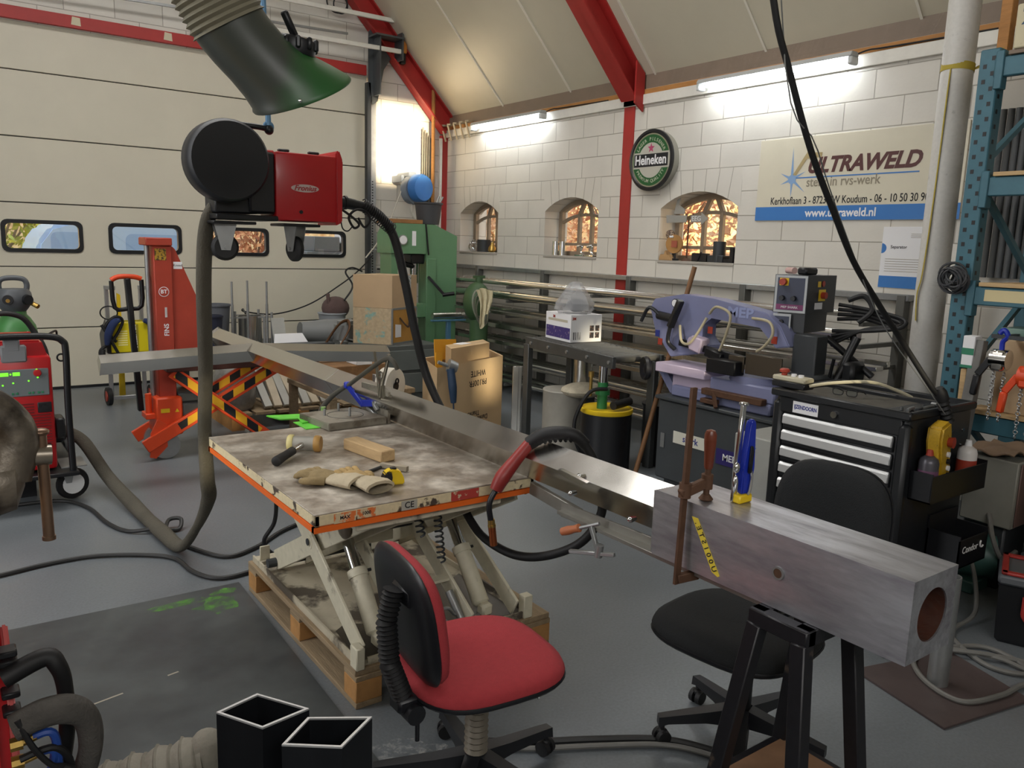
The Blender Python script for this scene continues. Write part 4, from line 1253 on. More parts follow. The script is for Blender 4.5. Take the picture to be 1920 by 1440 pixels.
M_SUEDE = mat('grey_suede', '#8b877c', 0.95, var=0.18, scale=12, bump=0.4)
g = G()
N = 60
pts = [(0.245 + 0.24 * i / N, 2.035 - 0.08 * i / N, 0.215 + 0.05 * i / N) for i in range(N + 1)]
g.tube(pts, [0.062 + 0.012 * abs(math.sin(i / N * math.pi * 4.2)) + (0.006 if i % 7 == 0 else 0) for i in range(N + 1)], 18, smooth=False)
g.sphere((0.49, 1.955, 0.285), 0.062, 14, 10, (0.8, 0.9, 1.1))
T = thing('welding_gauntlet', 'wrinkled grey suede gauntlet beside the foreground square tubes', 'glove')
obj('sleeve', g, M_SUEDE, T)
g = G(); g.bb((0.22, 1.90, 0.0), (0.50, 2.10, 0.155), 0.01)
solo('floor_crate', g, M_BLACKP, 'low dark crate on the floor under the suede gauntlet', 'crate')

# vice on its bench
M_VICE = mat('worn_cast_iron', '#6f675c', 0.4, 0.5, col2='#3b352f', thr=(0.45, 0.6), scale=9, var=0.2, bump=0.2)
g = G(); g.bb((-1.3, 1.45, 0.965), (0.045, 2.3, 1.015), 0.004)
T = thing('workbench', 'workbench left of the frame that carries the iron vice', 'workbench')
obj('worktop', g, M_WOOD, T)
for x in (-1.25, -0.62):
    for y in (1.5, 2.25):
        g = G(); g.bb((x - 0.03, y - 0.03, 0), (x + 0.03, y + 0.03, 0.965)); obj('leg', g, M_DARKST, T)
T = thing('bench_vice', 'big worn iron bench vice with hanging bar handle at the left edge', 'vice')
g = G()
g.loft([[(x, 1.80 + w * math.cos(a * math.pi / 6), zc + h * math.sin(a * math.pi / 6)) for a in range(12)] for x, w, zc, h in ((-0.18, .05, 1.10, .055), (-0.05, .055, 1.11, .06), (0.05, .06, 1.105, .065), (0.105, .055, 1.115, .06), (0.122, .03, 1.135, .035))])
g.tube([(0.09, 1.80, 1.13), (0.112, 1.80, 1.19), (0.10, 1.80, 1.235), (0.055, 1.80, 1.27), (-0.02, 1.80, 1.285)], [0.05, 0.042, 0.04, 0.042, 0.045], 12, 5)
g.bb((-0.24, 1.74, 1.016), (-0.12, 1.86, 1.09), 0.01)
obj('jaw_body', g, M_VICE, T)
g = G(); g.cyl((0.11, 1.80, 1.162), (0.172, 1.80, 1.158), 0.022, 0.02, 20); g.cyl((0.105, 1.80, 1.162), (0.122, 1.80, 1.162), 0.030, seg=20); obj('screw_head', g, mat('worn_screw', '#93897c', 0.3, 0.8, var=0.2), T)
g = G(); g.cyl((0.156, 1.80, 1.205), (0.158, 1.80, 0.985), 0.0105, seg=14); g.sphere((0.156, 1.80, 1.206), 0.016, 12, 8, (1, 1, 0.5)); g.cyl((0.158, 1.80, 0.99), (0.158, 1.80, 0.982), 0.0125); obj('handle_bar', g, mat('brown_bar_steel', '#7d6553', 0.35, 0.7, var=0.2), T)

# second welding machine low at the left edge with its hose loops
M_WRED = mat('welder_red', '#b3171d', 0.35, var=0.06, coat=0.3)
T = thing('welding_machine', 'red welding machine at the lower left edge with thick looped hose bundle', 'welding machine')
g = G(); g.prism([(1.82, 0.30), (1.86, 0.93), (2.25, 0.93), (2.25, 0.28)], (-0.5, 0, 0), (0, 1, 0), (0, 0, 1), (0.565, 0, 0), 0.02); obj('case', g, M_WRED, T)
g = G(); g.prism([(1.80, 0.42), (1.84, 0.74), (1.90, 0.78), (1.95, 0.5)], (0.065, 0, 0), (0, 1, 0), (0, 0, 1), (0.014, 0, 0), 0.004); obj('side_panel', g, mat('faded_red', '#c45a58', 0.4), T)
for zz in (0.745, 0.725, 0.655, 0.615):
    g = G(); g.bb((0.055, 1.80, zz), (0.088, 1.84, zz + 0.014), 0.003); obj('vent_rib', g, M_BLACKP, T)
g = G(); g.bb((-0.5, 1.80, 0.0), (0.10, 2.3, 0.03), 0.005); g.bb((-0.1, 1.9, 0.03), (0.0, 2.2, 0.3)); obj('trolley', g, M_BLACKM, T)
hp = lambda pts: [(0.06 + (x_ - 0.06) * 0.74, y_, max(z_ + 0.09, 0.05)) for x_, y_, z_ in pts]
g = G(); g.tube(hp([(0.06, 1.80, 0.615), (0.16, 1.80, 0.64), (0.19, 1.79, 0.62), (0.205, 1.80, 0.56), (0.205, 1.82, 0.45), (0.18, 1.86, 0.3), (0.15, 1.9, 0.12)]), [0.022, 0.02, 0.018, 0.016, 0.016, 0.016, 0.016], 10, 6); obj('hose', g, M_RUBBER, T)
g = G(); g.tube(hp([(0.07, 1.74, 0.535), (0.14, 1.74, 0.55), (0.20, 1.74, 0.545), (0.245, 1.75, 0.51), (0.255, 1.76, 0.44), (0.23, 1.78, 0.36), (0.18, 1.80, 0.29), (0.10, 1.82, 0.22)]), [0.028, 0.03, 0.03, 0.026, 0.024, 0.025, 0.026, 0.026], 12, 6); obj('hose_bundle', g, mat('fabric_hose', '#4a4743', 0.9, var=0.2, scale=30, bump=0.4), T)
for k, (y, zz) in enumerate(((1.74, 0.59), (1.74, 0.55))):
    g = G(); g.cyl((0.06, y, zz), (0.082, y, zz), 0.014, seg=8); g.cyl((0.08, y, zz), (0.115, y, zz + 0.008), 0.009, seg=8); obj('fitting', g, M_BRASS, T)
    g = G(); g.tube(hp([(0.115, y, zz - 0.084), (0.16, y - .005, zz - 0.085), (0.17 - 0.02 * k, y, zz - 0.15), (0.165 + 0.02 * k, y + .01, zz - 0.27), (0.15, y + .04, 0.15), (0.12, y + .08, 0.05)]), 0.0085, 8, 6); obj('air_line', g, mat('blue_hose', '#21438f', 0.45), T)
g = G(); g.tube(hp([(0.08, 1.72, 0.56), (0.11, 1.71, 0.50), (0.15, 1.71, 0.45), (0.185, 1.72, 0.43), (0.20, 1.74, 0.38), (0.19, 1.78, 0.2), (0.14, 1.8, 0.1)]), 0.006, 8, 6); g.tube(hp([(0.08, 1.73, 0.47), (0.16, 1.73, 0.475), (0.20, 1.74, 0.42), (0.195, 1.77, 0.3), (0.17, 1.8, 0.18)]), 0.0075, 8, 6); g.box((0.155, 1.715, 0.515), (0.03, 0.02, 0.02), 0.006, (0, 30, 0)); obj('control_lead', g, M_RUBBER, T)

# red welding power source with gas bottle and trolley
T = thing('welding_power_source', 'red welding power source with green lit display on black trolley at left', 'welding power source')
FX0, FX1, FY = 0.235, 0.528, 5.2
g = G(); g.bb((FX0, FY, 0.235), (FX1, FY + 0.55, 0.90), 0.02, 2); g.prism([(FX0 + .01, 0.885), (FX1 - .01, 0.885), (FX1 - .04, 0.985), (FX0 + .03, 0.985)], (0, FY + 0.03, 0), (1, 0, 0), (0, 0, 1), (0, 0.5, 0), 0.012); obj('case', g, M_WRED, T)
g = G(); g.bb((FX0 + 0.01, FY - 0.006, 0.675), (FX1 - 0.018, FY + 0.01, 0.83), 0.004); cp = obj('control_panel', g, mat('panel_grey', '#6f7678', 0.45), T)
M_LED = mat('green_led', '#79c832', 0.4, emit='#7cff3a', estr=0.9)
for x0, x1 in ((0.268, 0.315), (0.335, 0.37)):
    g = G(); g.bb((x0, FY - 0.008, 0.795), (x1, FY - 0.006, 0.815)); obj('display', g, M_LED, cp, label='green lit display')
for x, zz in ((0.285, 0.745), (0.335, 0.755), (0.41, 0.763), (0.455, 0.78), (0.26, 0.805), (0.325, 0.805), (0.452, 0.825)):
    g = G(); g.cyl((x, FY - 0.0095, zz), (x, FY - 0.006, zz), 0.005, seg=10); obj('indicator', g, M_LED, cp)
g = G(); g.lathe([(0.021, 0), (0.021, 0.006), (0.016, 0.02), (0.001, 0.021)], (0.455, FY - 0.006, 0.805), (0, -1, 0), 20); obj('rotary_knob', g, M_WRED, cp)
g = G()
for x in (0.265, 0.285, 0.33, 0.35, 0.41, 0.428, 0.455, 0.474):
    g.bb((x - .006, FY - 0.009, 0.688), (x + .006, FY - 0.005, 0.70), 0.001)
obj('key_row', g, mat('green_key', '#2f7a55', 0.5), cp)
g = G()
for k in range(16):
    zz = 0.625 - k * 0.0165
    g.bb((FX0 + 0.03, FY - 0.004, zz), (FX1 - (0.10 if k < 4 else 0.02), FY + 0.004, zz + 0.007))
obj('louvres', g, mat('dark_red_slot', '#6d0f13', 0.5), T)
g = G(); g.bb((0.445, FY - 0.006, 0.575), (0.515, FY + 0.002, 0.635), 0.003); g.cyl((0.48, FY - 0.006, 0.605), (0.48, FY - 0.022, 0.605), 0.014); g.bb((0.42, FY - 0.004, 0.28), (0.5, FY + 0.002, 0.39)); obj('socket', g, M_BLACKP, T)
g = G(); g.bb((0.285, FY - 0.01, 0.87), (0.41, FY + 0.03, 0.965), 0.008); g.bb((0.30, FY - 0.012, 0.93), (0.38, FY + 0.02, 1.005), 0.008); obj('mount_block', g, mat('mid_grey_plastic', '#7b7d80', 0.5), T)
g = G(); g.tube([(0.05, FY - 0.03, 1.015), (0.35, FY - 0.03, 1.018), (0.52, FY - 0.03, 1.012), (0.585, FY - 0.03, 0.985), (0.60, FY - 0.03, 0.92), (0.595, FY - 0.03, 0.6), (0.60, FY - 0.03, 0.22)], 0.019, 10, 6); g.ring((0.575, FY - 0.03, 0.89), 0.02, 0.005, (0, 1, 0)); g.tube([(0.52, FY, 1.02), (0.57, FY + .1, 1.03), (0.575, FY + .12, 1.0), (0.56, FY + .1, 0.99)], 0.006); obj('push_frame', g, M_BLACKM, T)
g = G(); g.bb((FX0 - 0.1, FY - 0.08, 0.20), (0.63, FY + 0.75, 0.225), 0.006); obj('trolley_plate', g, M_BLACKM, T)
g = G(); g.bb((0.545, FY + 0.02, 0.226), (0.68, FY + 0.25, 0.232)); g.prism([(0, 0), (0.07, 0), (0.05, -0.09), (0.02, -0.09)], (0.555, FY + 0.11, 0.198), (1, 0, 0), (0, 0, 1), (0, 0.008, 0)); g.prism([(0, 0), (0.07, 0), (0.05, -0.09), (0.02, -0.09)], (0.555, FY + 0.17, 0.198), (1, 0, 0), (0, 0, 1), (0, 0.008, 0)); cf = obj('caster_fork', g, M_GALV, T)
g = G(); g.lathe([(0.06, -0.018), (0.09, -0.016), (0.096, 0), (0.09, 0.016), (0.06, 0.018)], (0.612, FY + 0.145, 0.096), (0.25, -1, 0), 26); w_ = obj('wheel', g, M_RUBBER, cf)
g = G(); g.lathe([(0.0, -0.02), (0.062, -0.019), (0.062, 0.019), (0.0, 0.02)], (0.612, FY + 0.145, 0.096), (0.25, -1, 0), 22); obj('wheel_rim', g, mat('bright_rim', '#f0f2f4', 0.35, 0.0), w_)
g = G(); g.lathe([(0.07, -0.025), (0.13, -0.022), (0.135, 0), (0.13, 0.022), (0.07, 0.025)], (0.66, FY + 0.72, 0.135), (1, 0, 0), 26); obj('rear_wheel', g, M_RUBBER, T)
g = G(); g.bb((0.53, FY + 0.05, 0.40), (0.585, FY + 0.2, 0.52), 0.01); g.bb((0.545, FY + 0.45, 0.28), (0.63, FY + 0.62, 0.42), 0.02); obj('hose_socket', g, M_BLACKP, T)
g = G(); g.bb((FX0 - 0.1, FY + 0.3, 0.0), (FX0 + 0.2, FY + 0.6, 0.2)); obj('trolley_foot', g, M_BLACKM, T)
T = thing('gas_bottle', 'green gas bottle with dark grey guard cap behind the red power source', 'gas bottle')
g = G(); g.lathe([(0.125, 0.226), (0.125, 0.93), (0.115, 0.99), (0.085, 1.04), (0.068, 1.06), (0.065, 1.10), (0.05, 1.105)], (0.43, 6.08, 0), (0, 0, 1), 26); obj('bottle', g, mat('bottle_green', '#3f7a40', 0.4, col2='#dfe3dc', thr=(0.6, 0.62), scale=5), T)
g = G(); g.lathe([(0.065, 1.08), (0.08, 1.10), (0.10, 1.13), (0.106, 1.165), (0.10, 1.20), (0.085, 1.225), (0.01, 1.23)], (0.43, 6.08, 0), (0, 0, 1), 24); g.tube([(0.36, 6.08, 1.20), (0.352, 6.08, 1.25), (0.37, 6.08, 1.285), (0.43, 6.08, 1.295), (0.49, 6.08, 1.285), (0.508, 6.08, 1.25), (0.50, 6.08, 1.20)], 0.017, 10, 6); cap = obj('guard_cap', g, mat('cap_grey', '#4a4e52', 0.45), T)
for dx in (-0.035, 0.065):
    g = G(); g.cyl((0.43 + dx, 6.08 - 0.08, 1.16), (0.43 + dx * 1.15, 6.08 - 0.103, 1.16), 0.034, 0.030, 18); obj('opening', g, M_GASKET, cap)
g = G(); g.cyl((0.39, 6.0, 1.155), (0.39, 5.97, 1.155), 0.012, seg=12); g.cyl((0.50, 6.03, 1.15), (0.555, 5.98, 1.115), 0.015, seg=12); obj('valve', g, M_BRASS, cap)
g = G(); g.tube([(0.24, 5.84, 1.0), (0.28, 5.83, 1.07), (0.36, 5.82, 1.09), (0.45, 5.83, 1.06), (0.51, 5.84, 0.97), (0.56, 5.81, 0.85), (0.565, 5.8, 0.7)], 0.017, 10, 6); solo('draped_hose', g, M_RUBBER, 'black hose arched over the red power source in front of gas bottle', 'hose')

# ================================================================== suspended wire feeder, hose, extraction hood
T = thing('wire_feeder', 'hanging red and black wire feeder with big black reel cover', 'wire feeder')
YF = 3.4
g = G(); g.bb((1.208, YF - 0.005, 1.672), (1.487, YF + 0.20, 1.957), 0.012, 2); g.bb((1.14, YF + 0.03, 1.93), (1.22, YF + 0.20, 1.962), 0.006); obj('case', g, M_WRED, T)
g = G(); g.prism([(1.478, 1.66), (1.508, 1.675), (1.512, 1.94), (1.495, 1.985), (1.478, 1.975)], (0, YF - 0.008, 0), (1, 0, 0), (0, 0, 1), (0, 0.215, 0), 0.006); obj('front_bezel', g, M_WRED, T)
g = G(); g.lathe([(0.0, -0.012), (0.150, -0.012), (0.160, 0.0), (0.163, 0.02), (0.163, 0.09), (0.155, 0.10), (0.0, 0.10)], (1.005, YF - 0.06, 1.898), (0, 1, 0), 48); obj('reel_cover', g, mat('reel_black', '#14161b', 0.5, var=0.05), T)
g = G(); g.bb((1.10, YF + 0.0, 1.70), (1.21, YF + 0.19, 1.95), 0.008); g.bb((0.965, YF + 0.02, 1.695), (1.14, YF + 0.17, 1.80), 0.006); obj('feed_housing', g, M_BLACKP, T)
g = G(); g.bb((0.955, YF - 0.03, 1.668), (1.21, YF + 0.2, 1.69), 0.004); obj('floor_tray', g, M_BLACKM, T)
g = G(); g.tube([(1.02, YF + 0.05, 2.055), (1.15, YF + 0.03, 2.05), (1.19, YF + 0.03, 2.045)], 0.012, 10); g.sphere((1.197, YF + 0.03, 2.042), 0.02, 12, 8); obj('hanger_arm', g, M_BLACKM, T)
for x in (1.275, 1.41):
    g = G(); g.cyl((x, YF + 0.08, 1.955), (x, YF + 0.08, 1.967), 0.016); g.box((x, YF + 0.08, 1.97), (0.05, 0.02, 0.012), 0.004); obj('toggle', g, M_BLACKP, T)
g = G(); g.prism([(0.062 * math.cos(k * math.pi / 16), 0.0165 * math.sin(k * math.pi / 16)) for k in range(32)], (1.337, YF - 0.0055, 1.812), (1, 0, 0), (0, 0, 1), (0, -0.001, 0)); bd = obj('badge', g, mat('badge_silver', '#c9b9b6', 0.4), T)
text('lettering', 'Fronius', 0.03, (1.337, YF - 0.0070, 1.812), (1, 0, 0), (0, 0, 1), mat('badge_red', '#a5262a', 0.4), bd, 0.0003, 0.0008, 0.3, width=0.10)
g = G(); g.cyl((1.318, YF - 0.008, 1.712), (1.318, YF - 0.004, 1.712), 0.008); obj('latch', g, M_GASKET, T)
for x0, x1, wx, ry, ax in ((0.945, 1.12, 1.005, 0.052, (0.1, 1, 0)), (1.235, 1.40, 1.305, 0.05, (1, 0.25, 0))):
    g = G(); g.bb((x0, YF - 0.02, 1.650), (x1, YF + 0.15, 1.662), 0.003); fk = obj('caster_plate', g, M_BLACKM, T)
    g = G(); a_ = Vector(ax).normalized()
    for s in (-1, 1):
        p = Vector((wx, YF + 0.04, 1.555)) + a_ * (0.024 * s)
        b_ = Vector((-a_.y, a_.x, 0))
        g.prism([(-0.018, -0.012), (0.018, -0.012), (0.045, 0.095), (-0.045, 0.095)], p, b_, (0, 0, 1), a_ * 0.003)
    obj('fork', g, M_GALV, fk)
    g = G(); g.lathe([(0.012, -0.016), (0.044, -0.017), (0.055, -0.008), (0.055, 0.008), (0.044, 0.017), (0.012, 0.016)], (wx, YF + 0.04, 1.555), ax, 26); obj('wheel', g, M_RUBBER, fk)
    g = G(); g.cyl(Vector((wx, YF + 0.04, 1.555)) - a_ * 0.032, Vector((wx, YF + 0.04, 1.555)) + a_ * 0.032, 0.007, seg=8); obj('axle', g, M_GALV, fk)
g = G(); g.tube([(1.51, YF + 0.06, 1.762), (1.545, YF + 0.06, 1.765), (1.60, YF + 0.06, 1.758)], [0.027, 0.026, 0.024], 14, 4); g.cyl((1.545, YF + .06, 1.766), (1.555, YF + .06, 1.766), 0.031, seg=16); cn = obj('torch_connector', g, M_BLACKP, T)
g = G(); g.tube([(1.51, YF + 0.03, 1.74), (1.57, YF + 0.02, 1.70), (1.60, YF + 0.02, 1.67), (1.575, YF + 0.02, 1.655), (1.55, YF + 0.02, 1.70), (1.585, YF + 0.02, 1.735), (1.64, YF + 0.03, 1.73), (1.66, YF + 0.03, 1.69), (1.63, YF + 0.03, 1.66), (1.60, YF + 0.03, 1.70)], 0.0055, 8, 6); g.tube([(1.515, YF + 0.03, 1.69), (1.525, YF + 0.03, 1.65), (1.55, YF + 0.03, 1.64), (1.575, YF + 0.03, 1.665)], 0.003, 6); obj('control_lead', g, M_RUBBER, T)
g = G(); g.tube([(1.60, YF + 0.06, 1.758), (1.68, YF + 0.06, 1.74), (1.75, YF + 0.06, 1.69), (1.80, YF + 0.05, 1.60), (1.85, YF + 0.04, 1.40), (1.90, YF + 0.03, 1.17), (1.96, YF + 0.0, 0.93), (1.99, YF - 0.2, 0.72), (1.97, YF - 0.6, 0.60), (1.90, YF - 0.9, 0.62)], [0.023, 0.023, 0.022, 0.021, 0.021, 0.021, 0.021, 0.018, 0.016, 0.016], 12, 8); hs = obj('torch_hose', g, M_RUBBER, T)
g = G(); g.coil((1.63, YF + 0.055, 1.765), (1.79, YF + 0.055, 1.65), 0.028, 0.0025, 17, 5, 12); obj('kink_spring', g, M_RUBBER, hs)
M_WEB = mat('woven_sleeve', '#4b473d', 0.9, var=0.2, scale=7, bump=0.4, bscale=120)
g = G(); g.tube([(0.985, YF + 0.12, 1.715), (0.955, YF + 0.10, 1.66), (0.945, YF + 0.12, 1.56), (0.94, YF + 0.14, 1.35), (0.945, YF + 0.17, 1.03), (0.945, YF + 0.22, 0.75), (0.965, YF + 0.28, 0.50), (0.985, YF + 0.35, 0.38), (0.965, YF + 0.5, 0.20), (0.93, YF + 0.68, 0.05), (0.905, YF + 0.95, 0.04), (0.885, YF + 1.2, 0.04), (0.865, YF + 1.5, 0.045), (0.80, YF + 1.9, 0.12), (0.72, YF + 2.2, 0.28), (0.64, YF + 2.3, 0.34), (0.60, YF + 2.3, 0.35)],
              [0.032, 0.035, 0.037, 0.037, 0.036, 0.034, 0.038, 0.041, 0.027, 0.034, 0.040, 0.036, 0.041, 0.037, 0.038, 0.034, 0.034], 14, 8, flat=0.75)
solo('hose_package', g, M_WEB, 'thick woven sleeved hose hanging from the wire feeder down to the floor', 'hose')
g = G(); g.tube([(1.195, YF + 0.03, 2.06), (1.19, YF + 0.03, 2.3), (1.17, YF + 0.03, 3.2), (1.15, YF + 0.03, 5.2)], 0.012, 8, 4)
T = thing('lifting_strap', 'blue strap from the roof holding the wire feeder', 'strap')
obj('strap', g, mat('blue_strap', '#5d86a8', 0.6, var=0.1), T)
g = G(); g.ring((1.195, YF + 0.03, 2.055), 0.018, 0.006, (0, 1, 0)); obj('loop', g, MATS['blue_strap'], T)

T = thing('extraction_arm', 'green fume extraction hood on a ribbed grey hose above the wire feeder', 'extraction hood')
YH = 2.3


def tilt_ring(c, r, ax, n=36):
    z_ = Vector(ax).normalized(); x_ = Vector((0, 1, 0)); x_ = (x_ - z_ * x_.dot(z_)).normalized(); y_ = z_.cross(x_)
    return [Vector(c) + x_ * (r * math.cos(2 * math.pi * k / n)) + y_ * (r * math.sin(2 * math.pi * k / n)) for k in range(n)]


mx_ = (0.46, 0.16, -0.87); hx_ = (0.51, 0.05, -0.86)
g = G()
rr = [((0.695, YH, 2.165), 0.098, hx_), ((0.715, YH, 2.14), 0.098, hx_), ((0.75, YH, 2.105), 0.099, hx_), ((0.81, YH, 2.065), 0.113, mx_), ((0.862, YH, 2.035), 0.130, mx_), ((0.895, YH, 2.012), 0.143, mx_), ((0.90, YH, 2.004), 0.147, mx_), ((0.902, YH, 2.0), 0.145, mx_), ((0.89, YH, 2.02), 0.135, mx_), ((0.80, YH, 2.075), 0.10, mx_)]
g.loft([tilt_ring(*q) for q in rr], True, False)
M_HOOD, nt, n, L, b = pbase('hood_green_sooty')
tc = n.new('ShaderNodeTexCoord'); nz = n.new('ShaderNodeTexNoise'); nz.inputs['Scale'].default_value = 9; nz.inputs['Detail'].default_value = 6
sp = n.new('ShaderNodeSeparateXYZ'); L.new(tc.outputs['Generated'], sp.inputs[0]); L.new(tc.outputs['Object'], nz.inputs['Vector'])
ma = n.new('ShaderNodeMath'); ma.operation = 'MULTIPLY_ADD'; ma.inputs[1].default_value = 0.35; L.new(nz.outputs['Fac'], ma.inputs[0]); L.new(sp.outputs['X'], ma.inputs[2])
rp = n.new('ShaderNodeValToRGB'); rp.color_ramp.elements[0].position = 0.62; rp.color_ramp.elements[1].position = 0.86
rp.color_ramp.elements[0].color = (*hexc('#3a3e38'), 1); rp.color_ramp.elements[1].color = (*hexc('#27592b'), 1)
L.new(ma.outputs[0], rp.inputs['Fac']); L.new(rp.outputs['Color'], b.inputs['Base Color']); b.inputs['Roughness'].default_value = 0.42
obj('hood', g, M_HOOD, T, 60)
g = G(); ax_ = Vector((-0.52, 0.0, 0.855)); N = 132
g.tube([Vector((0.70, YH, 2.158)) + ax_ * (0.55 * k / N) for k in range(N + 1)], [0.101 + 0.0045 * math.cos(2 * math.pi * k / 4) for k in range(N + 1)], 28, smooth=False)
obj('ribbed_hose', g, mat('canvas_duct', '#7d7866', 0.75, var=0.12), T)
g = G(); g.lathe([(0.0, 0.0), (0.05, 0.0), (0.052, 0.006), (0.052, 0.034), (0.048, 0.04), (0.0, 0.04)], (0.872, YH - 0.03, 2.105), (0.15, -0.15, 1), 20)
for k in range(10):
    a_ = k * math.pi / 5; g.box((0.875 + 0.052 * math.cos(a_), YH - 0.034 + 0.052 * math.sin(a_), 2.126), (0.014, 0.014, 0.032), 0.004, (0, 0, math.degrees(a_)))
g.bar((0.90, YH - 0.02, 2.06), (0.878, YH - 0.03, 2.11), 0.03, 0.02); kn = obj('damper_knob', g, M_BLACKP, T)
g = G(); g.bar((0.868, YH - 0.04, 2.145), (0.832, YH - 0.05, 2.205), 0.022, 0.016, 0.004); obj('lever', g, M_BLACKP, kn)
g = G(); g.sphere((0.838, YH - 0.146, 1.962), 0.005, 8, 6); obj('rivet', g, M_CHROME, T)

# cables on the floor
def cable(name, pts, r, m, label, cat='cable', group=None, sub=8):
    g = G(); g.tube(pts, r, 8, sub); return solo(name, g, m, label, cat, group)


cable('power_cable', [(0.0, 5.35, .012), (0.23, 5.33, .012), (0.53, 5.29, .012), (0.65, 5.08, .012), (0.70, 4.74, .012), (0.77, 4.55, .012), (0.90, 4.46, .03), (1.0, 4.44, .012), (1.03, 4.50, .05), (0.97, 4.52, .045), (0.93, 4.38, .012), (0.97, 4.20, .012), (1.10, 3.93, .012), (1.27, 3.97, .012), (1.45, 4.12, .012), (1.62, 4.22, .012), (1.8, 4.35, .012)], 0.011, M_CABLE, 'grey-black cable looped under the woven hose on the floor')
cable('power_cable', [(-0.1, 4.2, .012), (0.16, 4.23, .012), (0.36, 4.27, .012), (0.57, 4.26, .012), (0.79, 4.14, .012), (0.89, 4.02, .012), (0.917, 3.83, .012), (0.976, 3.70, .012), (1.075, 3.665, .012), (1.3, 3.72, .012), (1.6, 3.8, .012)], 0.011, M_CABLE, 'dark cable curving across the floor from the left edge to the pallet')
cable('lift_cable', [(1.20, 3.42, .66), (1.19, 3.45, .55), (1.21, 3.47, .42), (1.23, 3.56, .28), (1.20, 3.62, .17), (1.3, 3.70, .05), (1.5, 3.75, .012)], 0.010, M_RUBBER, 'black cable hanging from below the lifting table')

# ================================================================== far left: pallet truck, yellow welder, buckets, clutter
M_TRUCK = mat('truck_red', '#a23a28', 0.5, var=0.12, scale=6)
M_TRUCKO = mat('truck_orange', '#d8481e', 0.45, var=0.1)
M_HAZ, nt, n, L, b = pbase('hazard_stripes')
tc = n.new('ShaderNodeTexCoord'); wv = n.new('ShaderNodeTexWave'); wv.inputs['Scale'].default_value = 1.9; wv.bands_direction = 'X'
rp = n.new('ShaderNodeValToRGB'); rp.color_ramp.interpolation = 'CONSTANT'; rp.color_ramp.elements[1].position = 0.5
rp.color_ramp.elements[0].color = (*hexc('#17171a'), 1); rp.color_ramp.elements[1].color = (*hexc('#e3a91c'), 1)
L.new(tc.outputs['Object'], wv.inputs['Vector']); L.new(wv.outputs['Fac'], rp.inputs['Fac']); L.new(rp.outputs['Color'], b.inputs['Base Color']); b.inputs['Roughness'].default_value = 0.5

T = thing('pallet_truck', 'orange and red scissor pallet truck with tall tapered mast carrying the cross', 'pallet truck')
g = G(); g.bb((1.275, 6.05, 0.42), (1.395, 6.25, 1.52), 0.006); g.prism([(1.39, 1.53), (1.425, 1.50), (1.56, 1.17), (1.585, 0.70), (1.39, 0.70)], (0, 6.07, 0), (1, 0, 0), (0, 0, 1), (0, 0.16, 0), 0.004); g.bb((1.225, 6.03, 1.52), (1.40, 6.26, 1.575), 0.006); ms = obj('mast', g, M_TRUCK, T)
g = G(); g.prism([(0.035 * math.cos(k * math.pi / 12), 0.035 * math.sin(k * math.pi / 12)) for k in range(24)], (1.335, 6.0495, 1.20), (1, 0, 0), (0, 0, 1), (0, -0.001, 0)); g.bb((1.41, 6.0695, 1.36), (1.47, 6.069, 1.41)); bd = obj('badge', g, M_WHITEP, ms)
g = G(); g.prism([(0.031 * math.cos(k * math.pi / 12), 0.031 * math.sin(k * math.pi / 12)) for k in range(24)], (1.335, 6.0483, 1.20), (1, 0, 0), (0, 0, 1), (0, -0.0005, 0)); obj('badge_face', g, MATS['truck_red'], bd)
text('lettering', 'BT', 0.038, (1.335, 6.0475, 1.20), (1, 0, 0), (0, 0, 1), M_WHITEP, bd, 0.0003, 0.001)
text('lettering', 'FINS', 0.045, (1.345, 6.049, 0.93), (0, 0, 1), (-1, 0, 0), M_WHITEP, ms, 0.0003, 0.0008)
text('lettering', 'Kneed', 0.024, (1.44, 6.0685, 1.385), (1, 0, 0), (0, 0, 1), M_INK, ms, 0.0002)
g = G(); g.bb((1.285, 6.0492, 1.42), (1.36, 6.0485, 1.50)); obj('sticker', g, mat('yellow_sticker', '#b08a2a', 0.6, col2='#4a3a20', thr=(0.5, 0.54), scale=60), ms, label='yellow warning sticker')
g = G(); g.tube([(1.345, 6.047, 1.02), (1.345, 6.047, 1.09)], 0.016, 10, flat=0.2); obj('scraped_patch', g, M_WHITEP, ms)
g = G(); g.cyl((1.25, 6.13, 0.45), (1.25, 6.13, 1.53), 0.017, seg=16); obj('chrome_ram', g, M_GALV, T)
g = G(); g.bb((1.24, 6.0, 0.17), (1.42, 6.27, 0.45), 0.012); g.bb((1.18, 6.05, 0.29), (1.25, 6.2, 0.33), 0.004); g.cyl((1.21, 6.1, 0.31), (1.21, 6.1, 0.47), 0.022); g.prism([(1.18, 0.03), (1.22, 0.02), (1.30, 0.10), (1.30, 0.26), (1.24, 0.30), (1.19, 0.2)], (0, 5.97, 0), (1, 0, 0), (0, 0, 1), (0, 0.02, 0)); pu = obj('pump_housing', g, M_TRUCKO, T, label='orange pump housing')
g = G(); g.bb((1.40, 6.03, 0.40), (1.60, 6.3, 0.47), 0.01); g.bb((1.42, 5.99, 0.26), (1.62, 6.3, 0.40), 0.01); obj('battery_box', g, M_DARKST, T)
g = G(); g.prism([(0, 0), (0.03, 0), (0.015, 0.026)], (1.365, 5.998, 0.34), (1, 0, 0), (0, 0, 1), (0, -0.001, 0)); g.bb((1.27, 5.998, 0.34), (1.33, 5.999, 0.37)); obj('warning_label', g, M_YELLOW, pu)
